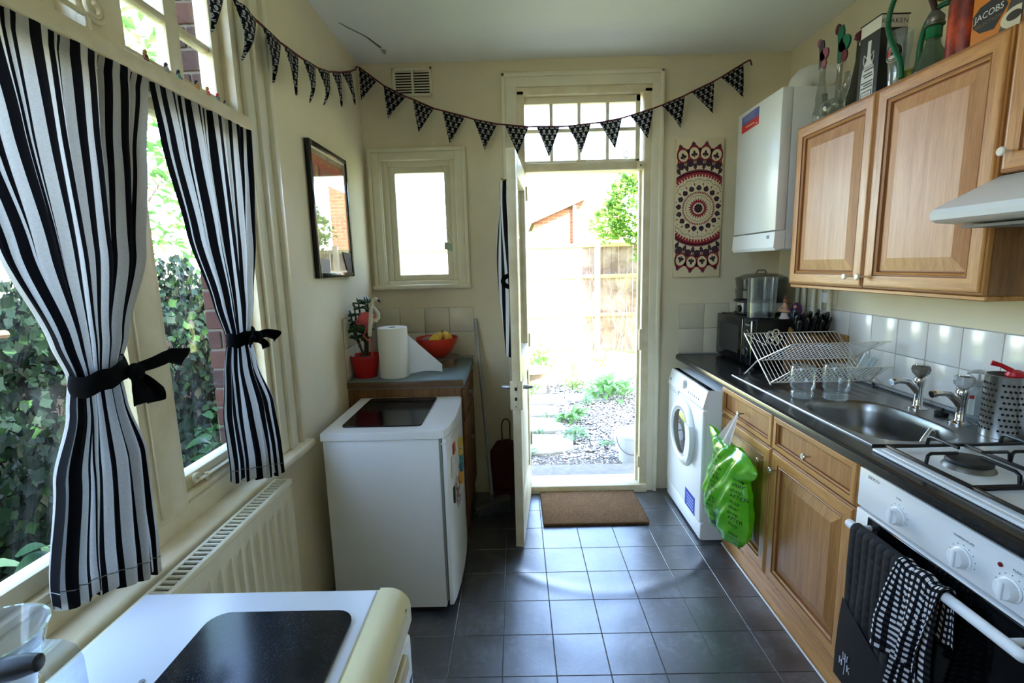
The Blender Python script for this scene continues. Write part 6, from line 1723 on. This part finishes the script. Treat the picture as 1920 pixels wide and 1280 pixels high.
# ================================================================== OUTSIDE
GZ0 = -.10
m_soil = mat('earth', (128, 116, 104), .95, vcol=(92, 80, 70), scale=30, bmp=.6, bscale=60)
m_grass = mat('rough_lawn', (120, 148, 72), .95, vcol=(150, 150, 96), scale=7, bmp=.8, bscale=60)
ground = sbuild(MB().box(-9, 9, -6, 30, GZ0-.25, GZ0-.02), 'ground', m_grass)
soil = sbuild(MB().box(-.9, 2.6, 3.40, 7.0, GZ0-.03, GZ0), 'soil_bed', m_soil)
step = sbuild(MB().rbox(-.05, .95, 3.315, 3.70, GZ0-.05, -.035, .012, 2), 'door_step', mat('concrete', (138, 132, 128), .9, var=.25, scale=20, bmp=.4, bscale=60))
# gravel: too many pebbles to count
random.seed(17)
q = MB()
ico = [(0, 0, 1), (.9, 0, .2), (.28, .85, .2), (-.72, .53, .2), (-.72, -.53, .2), (.28, -.85, .2), (0, 0, -.4)]
icf = [(0, 1, 2), (0, 2, 3), (0, 3, 4), (0, 4, 5), (0, 5, 1), (6, 2, 1), (6, 3, 2), (6, 4, 3), (6, 5, 4), (6, 1, 5)]
for k in range(11500):
    y = 3.95+3.0*random.random()**1.25
    x0 = .36 if y < 4.6 else .42
    x = random.uniform(x0, 2.0)
    if y < 4.12 and random.random() < .6: continue
    s = random.uniform(.010, .021); a = random.uniform(0, 2*PI); sx_, sy_, sz_ = s*random.uniform(.8, 1.3), s*random.uniform(.6, 1.0), s*random.uniform(.45, .8)
    ca, sa = math.cos(a), math.sin(a); z = GZ0+random.uniform(-.002, .016)
    q.add([(x+(v[0]*sx_)*ca-(v[1]*sy_)*sa, y+(v[0]*sx_)*sa+(v[1]*sy_)*ca, z+v[2]*sz_) for v in ico], icf, random.choice((0, 0, 1, 1, 2, 3)))
for k in range(1500):
    x, y = random.uniform(.02, .95), random.uniform(3.70, 4.06); s = random.uniform(.004, .011); z = GZ0+.002; a = random.uniform(0, 6)
    q.add([(x+v[0]*s*math.cos(a)-v[1]*s*math.sin(a), y+v[0]*s*math.sin(a)+v[1]*s*math.cos(a), z+v[2]*s*.7) for v in ico], icf, random.choice((0, 1, 2, 3, 3)))
gv = q.build('gravel', [mat('pebble_pale', (222, 214, 206), .85), mat('pebble_tan', (200, 182, 166), .85), mat('pebble_grey', (166, 164, 166), .85), mat('pebble_dark', (138, 128, 124), .85)], None, 60)
tag(gv, 'loose pale gravel outside the garden door', 'gravel', kind='stuff')
# stepping stones
path = struct('path', (.2, 5, GZ0), 'stepping stone path outside the garden door')
m_stone = mat('york_stone', (206, 203, 196), .9, vcol=(176, 172, 164), scale=9, bmp=.4, bscale=40)
def stone(cx_, cy_, w, h, seed):
    random.seed(seed); n = 11; P = []
    for i in range(n):
        a = 2*PI*i/n; c, s = math.cos(a), math.sin(a); k = 1/max(abs(c)/(w/2), abs(s)/(h/2)); k *= random.uniform(.88, 1.06)
        P.append((cx_+c*min(k, .62*math.hypot(w, h)*.9), cy_+s*min(k, .62*math.hypot(w, h)*.9)))
    q = MB(); q.prism(P, flatxy(), GZ0-.01, GZ0+.022); q.prism([(lerp(x, cx_, .05), lerp(y, cy_, .05)) for x, y in P], flatxy(), GZ0+.022, GZ0+.027)
    q.build('paving_stone', m_stone, path, 25)
for k, a in enumerate(((.20, 4.30, .62, .50), (.16, 4.84, .60, .46), (.17, 5.32, .56, .42), (.30, 5.80, .62, .42), (.78, 5.84, .48, .36), (.10, 6.30, .6, .4))): stone(*a, 40+k)
# leafy plants
def leafmesh(name, L_, W_, m, curl=.25, fold=.2):
    q = MB(); n = 6; vs = []; fs = []
    for i in range(n+1):
        t = i/n; w = W_*math.sin(PI*min(1, t*.93+.05))**.8*(1-.25*t); z = curl*L_*math.sin(PI*t*.9)-curl*L_*t*t*.6
        vs += [(t*L_, -w, z+fold*w), (t*L_, 0, z), (t*L_, w, z+fold*w)]
    for i in range(n): fs += [(3*i, 3*i+1, 3*i+4, 3*i+3), (3*i+1, 3*i+2, 3*i+5, 3*i+4)]
    q.add(vs, fs); return q.mesh(name, m, 180, False)
def leafmat(name, c1, c2, tr=.35):
    return cloth(name, lambda nt: mixc(nt, noise(nt, posn(nt), 9, 3), c1, c2), .5, tr)
m_lf1, m_lf2, m_lf3 = leafmat('bright_leaf', (150, 190, 122), (116, 164, 96)), leafmat('sage_leaf', (150, 178, 136), (122, 156, 112)), leafmat('pale_weed_leaf', (170, 194, 120), (140, 168, 96))
def plant(lab, x, y, n, L_, W_, m, h=.12, spread=.09, seed=0, up=.6):
    random.seed(seed)
    r = thing('garden_plant', lab, 'plant', (x, y, GZ0), 'plants along the garden path')
    me = leafmesh('leaf', L_, W_, m)
    MB().tube([(x, y, GZ0-.01), (x+.005, y, GZ0+h*.6), (x, y, GZ0+h)], [.008, .006, .003], 6).build('stem', mat('plant_stem', (96, 112, 62), .8), r)
    for i in range(n):
        a = random.uniform(0, 2*PI); rr = random.uniform(0, spread); z = GZ0+random.uniform(.01, h)*(1-.5*rr/spread)
        o = link('leaf', me, r, (x+rr*math.cos(a), y+rr*math.sin(a), z)); s = random.uniform(.65, 1.15)
        o.scale = (s, s, s); o.rotation_euler = (random.uniform(-.3, .3), -random.uniform(.0, up), a+random.uniform(-.4, .4))
plant('broad-leaved green plant by the second stepping stone', .56, 4.95, 34, .14, .035, m_lf1, .12, .10, 1)
plant('low grey-green weed between the stone path and the gravel', .53, 4.42, 40, .085, .020, m_lf2, .10, .11, 2)
plant('large bushy sage-green plant at the far edge of the gravel', 1.12, 5.85, 75, .17, .045, m_lf1, .26, .26, 3, .9)
plant('yellow-green weed clump beside the stepping stones', .72, 6.25, 46, .12, .022, m_lf3, .22, .20, 4, 1.0)
plant('small dark weed at the near end of the path', .07, 4.05, 40, .06, .012, m_lf2, .10, .07, 5, 1.0)
plant('little tuft of grass between two stepping stones', .80, 5.55, 26, .08, .010, m_lf2, .08, .06, 6, 1.2)
plant('tall seedling by the left of the path', .14, 5.95, 36, .12, .024, m_lf3, .20, .14, 7, 1.0)
plant('leafy plant growing behind the planter', .36, 7.35, 50, .20, .05, m_lf1, .48, .22, 8, .9)
plant('tiny weed at the edge of the gravel nearest the step', .80, 4.22, 18, .06, .014, m_lf2, .05, .06, 9, .8)
plant('small weed between the first stones', .20, 4.58, 20, .05, .010, m_lf2, .04, .09, 10, .8)
plant('small weed between the middle stones', .30, 5.08, 22, .05, .010, m_lf2, .05, .10, 11, .8)
plant('sparse flowering weed out on the lawn', 1.35, 7.6, 30, .14, .03, m_lf3, .3, .25, 12, 1.0)
plant('sparse pale weed beside the planter on the lawn', .85, 7.3, 24, .12, .025, m_lf3, .28, .2, 13, 1.0)
# planter and bucket
pn = thing('wooden_planter', 'low round-topped wooden planter at the edge of the lawn', 'planter', (.25, 6.75, GZ0))
q = MB(); q.lathe([(0, 0), (.15, 0), (.19, .14), (.26, .17), (.27, .20), (.25, .20), (0, .19)], (.20, 6.75, GZ0), 20); q.build('tub', mat('weathered_tub', (168, 146, 116), .9, var=.3, scale=12), pn)
bk = thing('plastic_bucket', 'white plastic bucket with lid standing by the door step', 'bucket', (.93, 3.86, GZ0))
kx_, ky_ = .955, 3.90
m_bw = mat('bucket_white', (214, 218, 224), .4)
q = MB(); q.lathe([(0, 0), (.110, 0), (.114, .004), (.132, .235), (.138, .238), (.138, .250), (0, .250)], (kx_, ky_, GZ0), 32); q.build('pail', m_bw, bk)
q = MB(); q.lathe([(.142, .232), (.143, .252), (.136, .262), (.11, .258), (0, .256)], (kx_, ky_, GZ0), 32); q.build('lid', m_bw, bk)
q = MB(); q.tube([(kx_+.137*math.cos(a), ky_+.137*math.sin(a)-.012*math.sin(PI*(a-PI*.95)/(PI*.9)), GZ0+.205-.10*math.sin(PI*(a-PI*.95)/(PI*.9))) for a in [PI*(.95+.9*i/16) for i in range(17)]], .0045, 6); q.build('handle', mat('grey_bail', (120, 116, 130), .5), bk)
# far fence in overlapping boards, two rails
FY = 9.3
fn_ = thing('garden_fence', 'weathered board fence across the end of the garden', 'fence', (1.0, FY, GZ0))
m_fb = mat('weathered_board', (212, 196, 178), .9, vcol=(176, 150, 128), scale=5, bmp=.4, bscale=40)
bm_ = MB().rbox(-.066, .066, 0, .018, GZ0, 1.90, .003, 1).mesh('board', m_fb)
bm2_ = MB().rbox(-.066, .066, 0, .018, GZ0, 1.90, .003, 1).mesh('board', mat('brown_shade_board', (170, 150, 140), .9, vcol=(118, 96, 88), scale=5, bmp=.4, bscale=40))  # right-hand panel: browner wood, with tree shade put into the colour
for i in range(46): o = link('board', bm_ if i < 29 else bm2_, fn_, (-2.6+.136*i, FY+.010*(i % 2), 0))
for z in (.55, 1.28, 1.86): MB().rbox(-2.7, 3.7, FY-.045, FY-.002, z, z+.07, .004, 1).build('rail', mat('rail_wood', (190, 176, 130), .9, var=.3, scale=10), fn_)
for x in (-1.6, .1, 1.55, 3.1): MB().rbox(x-.05, x+.05, FY-.09, FY-.0, GZ0, 2.0, .004, 1).build('post', m_fb, fn_)
# neighbour's brick outbuilding
def brickm(name, c1, c2, mortar, sc):
    m, nt, p, N, L = nodes(name)
    b = N.new('ShaderNodeTexBrick'); b.inputs['Color1'].default_value = lin(c1); b.inputs['Color2'].default_value = lin(c2); b.inputs['Mortar'].default_value = lin(mortar)
    b.inputs['Scale'].default_value = sc; b.inputs['Mortar Size'].default_value = .012; b.inputs['Brick Width'].default_value = .5; b.inputs['Row Height'].default_value = .17
    g = N.new('ShaderNodeNewGeometry'); s = N.new('ShaderNodeSeparateXYZ'); c = N.new('ShaderNodeCombineXYZ')
    L.new(g.outputs[0], s.inputs[0]); L.new(s.outputs[0], c.inputs[0]); L.new(s.outputs[2], c.inputs[1]); L.new(c.outputs[0], b.inputs['Vector'])
    L.new(b.outputs[0], p.inputs['Base Color']); p.inputs['Roughness'].default_value = .9
    return m
nh = thing('brick_outbuilding', 'brick outbuilding with a sloping tiled roof beyond the fence', 'building', (1.0, 12.5, GZ0))
q = MB(); q.prism([(.50, GZ0), (2.6, GZ0), (2.6, 3.55), (1.68, 3.05), (.50, 2.58)], lambda a, b, d: (a, d, b), 12.0, 15.0); q.build('wall', brickm('far_brick', (140, 88, 58), (118, 72, 48), (140, 116, 92), 2.1), nh)
q = MB(); q.prism([(.42, 2.54), (1.70, 3.06), (1.72, 3.16), (.40, 2.62)], lambda a, b, d: (a, d, b), 11.85, 15.1); q.build('verge_tiles', mat('roof_tile', (104, 84, 76), .8, var=.3, scale=20), nh)
q = MB(); q.cyl((1.45, 11.93, 1.2), (1.45, 11.93, 2.94), .045, n=10); q.build('downpipe', mat('pale_downpipe', (200, 198, 196), .5), nh)
# trees: crown of leaves, trunk, branches
def tree(name, lab, trunk, crowns, nleaf, L_, W_, m, bark, seed, branches=()):
    random.seed(seed)
    t = thing(name, lab, 'tree', trunk[0])
    MB().tube(trunk, [lerp(.09, .03, i/(len(trunk)-1)) for i in range(len(trunk))], 9).build('trunk', bark, t)
    for b in branches: MB().tube(b, [lerp(.022, .006, i/(len(b)-1)) for i in range(len(b))], 7).build('branch', bark, t)
    q = MB(); base = [(0, 0, 0), (L_*.4, -W_, .1*L_), (L_*.75, -W_*.6, .05*L_), (L_, 0, -.1*L_), (L_*.75, W_*.6, .05*L_), (L_*.4, W_, .1*L_)]
    tot = sum(c[3]*c[4]*c[5] for c in crowns)
    for c in crowns:
        for i in range(int(nleaf*c[3]*c[4]*c[5]/tot)):
            v = Vector((random.gauss(0, 1), random.gauss(0, 1), random.gauss(0, 1))).normalized()*random.uniform(.45, 1)**.5
            p = Vector((c[0]+v.x*c[3], c[1]+v.y*c[4], c[2]+v.z*c[5]))
            R_ = Matrix.Rotation(random.uniform(0, 6.28), 3, 'Z') @ Matrix.Rotation(random.uniform(-.9, .9), 3, 'Y') @ Matrix.Rotation(random.uniform(-.7, .7), 3, 'X')
            s = random.uniform(.6, 1.2)
            q.add([p+R_@(Vector(b)*s) for b in base], [(0, 1, 2, 3), (0, 3, 4, 5)])
    f = q.build('foliage', m, t, 180, False); f['kind'] = 'stuff'
m_bark = mat('grey_bark', (104, 86, 68), .9, var=.3, scale=14)
m_tl = leafmat('apple_leaf', (126, 160, 78), (92, 132, 56), .5)
tree('garden_tree', 'leafy green tree leaning over the fence at the right of the doorway', [(2.75, 8.4, GZ0), (2.6, 8.4, .8), (2.5, 8.4, 1.6), (2.3, 8.5, 2.3)], [(2.15, 8.5, 2.45, .60, .5, .62), (2.5, 8.6, 1.75, .42, .4, .45), (1.65, 8.6, 2.25, .35, .35, .35), (2.2, 8.5, 3.0, .45, .4, .35), (2.6, 8.5, 2.4, .4, .4, .7), (3.0, 8.1, 2.5, .7, .6, .9), (3.1, 8.5, 1.5, .5, .5, .6)], 7500, .11, .035, m_tl, m_bark, 31,
     [[(2.5, 8.4, 1.5), (2.1, 8.4, 1.8), (1.7, 8.5, 2.1)], [(2.3, 8.5, 2.2), (2.1, 8.5, 2.7), (2.0, 8.5, 3.1)]])
# bare twigs in front of the fence
tg = thing('bare_shrub', 'tangle of bare pale twigs against the board fence', 'shrub', (1.75, 9.0, GZ0))
random.seed(8)
for i in range(26):
    x = random.uniform(1.25, 2.5); z0 = GZ0; P = [(x, 9.0, z0)]
    for k in range(5): x += random.uniform(-.14, .12); z0 += random.uniform(.22, .36); P.append((x, 9.0+random.uniform(-.1, .1), z0))
    MB().tube(P, [.010, .008, .007, .006, .005, .003], 5).build('twig', mat('pale_twig', (176, 156, 132), .9) if i == 0 else bpy.data.materials['pale_twig'], tg)
# ---- seen through the left window
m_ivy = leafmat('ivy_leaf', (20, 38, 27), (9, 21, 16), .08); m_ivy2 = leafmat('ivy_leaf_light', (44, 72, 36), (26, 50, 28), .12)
iv = thing('ivy_wall', 'dense dark ivy covering the boundary wall outside the left window', 'ivy', (-2.75, 1.5, GZ0))
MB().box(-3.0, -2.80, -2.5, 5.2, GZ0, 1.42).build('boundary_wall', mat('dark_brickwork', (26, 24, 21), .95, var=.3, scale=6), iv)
def ivyshape(s):
    P = [(0, 0), (.30, -.42), (.42, -.40), (.52, -.62), (.74, -.28), (1.15, 0), (.74, .28), (.52, .62), (.42, .40), (.30, .42)]
    return [(a*s, b*s, .10*s*abs(b)) for a, b in P]
random.seed(77)
big = MB().add(ivyshape(1.0), [(0, 1, 2, 3, 4), (0, 4, 5), (0, 5, 6), (0, 6, 7, 8, 9)]).mesh('ivy_leaf', m_ivy, 180, False)
q = MB()
def ivypt():
    y = random.uniform(-1.2, 4.9); top = 1.48+.16*math.sin(2.3*y)+.10*math.sin(5.1*y+1); z = random.uniform(GZ0, top)
    bulge = .10*math.sin(3.1*y+2*z)+.08*math.sin(7*z+y*2)
    return Vector((-2.72+bulge+random.uniform(-.05, .12), y, z))
def ivyrot():
    return Matrix.Rotation(random.uniform(-.6, .6), 3, 'Z') @ Matrix.Rotation(PI/2+random.uniform(-.5, .5), 3, 'Y') @ Matrix.Rotation(random.uniform(0, 6.28), 3, 'Z')
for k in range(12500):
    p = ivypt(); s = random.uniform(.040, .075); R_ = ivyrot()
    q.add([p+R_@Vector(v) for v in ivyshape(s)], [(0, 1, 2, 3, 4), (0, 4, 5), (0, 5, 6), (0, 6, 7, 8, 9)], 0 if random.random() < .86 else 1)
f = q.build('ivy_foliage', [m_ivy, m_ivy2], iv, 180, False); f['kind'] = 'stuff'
for k in range(220):
    p = ivypt(); p.x += .10; p.y = random.uniform(.9, 4.6); o = link('ivy_leaf', big, iv, p); s = random.uniform(.055, .085); o.scale = (s, s, s); o.rotation_euler = ivyrot().to_euler()
m_lf4 = leafmat('mid_green_leaf', (48, 82, 46), (28, 56, 34), .15)
def bushy(lab, x, y, n, L_, W_, m, h, spread, seed):
    random.seed(seed); r = thing('garden_plant', lab, 'plant', (x, y, GZ0), 'plants under the left window')
    me = leafmesh('leaf', L_, W_, m)
    MB().tube([(x, y, GZ0-.01), (x, y, GZ0+h)], [.012, .005], 6).build('stem', bpy.data.materials['plant_stem'], r)
    for i in range(n):
        a = random.uniform(0, 2*PI); rr = random.uniform(0, spread); z = GZ0+random.uniform(.1*h, h)
        o = link('leaf', me, r, (x+rr*math.cos(a), y+rr*math.sin(a), z)); s = random.uniform(.6, 1.15); o.scale = (s, s, s); o.rotation_euler = (random.uniform(-.4, .4), random.uniform(-.6, .5), a)
bushy('leafy green plant outside the lower left of the near casement', -1.75, 1.15, 80, .12, .032, m_lf4, .80, .35, 51)
bushy('bright green plant outside the lower corner of the right casement', -2.0, 3.1, 110, .15, .04, m_lf4, .72, .45, 52)
bushy('dark leafy plant outside the near casement beside the sill', -1.9, 1.9, 60, .18, .045, m_lf2, .6, .35, 53)
m_tl2 = leafmat('tree_leaf_back', (110, 150, 74), (70, 116, 56), .55)
tree('side_tree', 'tree with arching branches and light leaves beyond the ivy wall', [(-3.4, 3.9, GZ0), (-3.4, 3.9, 1.0), (-3.35, 3.85, 1.9), (-3.3, 3.7, 2.8)],
     [(-3.5, 4.6, 2.3, .7, .8, .7), (-3.4, 3.6, 3.2, .9, 1.1, .8), (-3.2, 2.6, 3.5, .8, 1.0, .7), (-3.1, 1.6, 3.6, .7, .9, .6), (-3.6, 5.4, 2.4, .7, .8, .6), (-3.3, 3.0, 2.2, .35, .6, .4), (-3.0, 2.2, 4.3, .8, 1.2, .5)], 2600, .12, .036, m_tl2, m_bark, 61,
     [[(-3.35, 3.85, 1.7), (-3.3, 3.3, 2.1), (-3.2, 2.7, 2.9), (-3.2, 2.2, 3.4)], [(-3.35, 3.85, 1.4), (-3.3, 4.3, 2.0), (-3.4, 4.9, 2.5)], [(-3.3, 3.75, 2.4), (-3.3, 3.2, 3.2), (-3.2, 2.4, 3.6), (-3.1, 1.5, 3.7)], [(-3.35, 3.85, 1.2), (-3.3, 4.0, 1.7), (-3.4, 4.3, 2.6)]])
br_ = MB().tube([(-2.55, 1.25, 1.50), (-2.52, 1.6, 1.40), (-2.5, 2.0, 1.30), (-2.52, 2.35, 1.28)], [.035, .032, .028, .022], 8)
tag(br_.build('fallen_branch', m_bark), 'thick bare branch lying across the top of the ivy', 'branch')
# brick outer reveal of the window opening
m_brk = [mat('red_brick_%d' % i, c, .9, var=.35, scale=18, bmp=.4, bscale=60) for i, c in enumerate(((60, 33, 30), (50, 29, 29), (68, 39, 33)))]
MB().box(-1.158, -1.052, 1.800, 1.811, .70, 2.72).build('mortar_bed', mat('lime_mortar', (88, 82, 78), .95), wall_left)
bms = [[MB().rbox(0, w, -.008, .004, 0, .065, .003, 1).mesh('brick', m) for m in m_brk] for w in (.104, .048)]
random.seed(2)
for r_ in range(26):
    z = .745+.075*r_
    if r_ % 2 == 0: link('brick', random.choice(bms[0]), wall_left, (-1.160, 1.800, z))
    else:
        for k in (0, 1): link('brick', random.choice(bms[1]), wall_left, (-1.160+.056*k, 1.800, z))
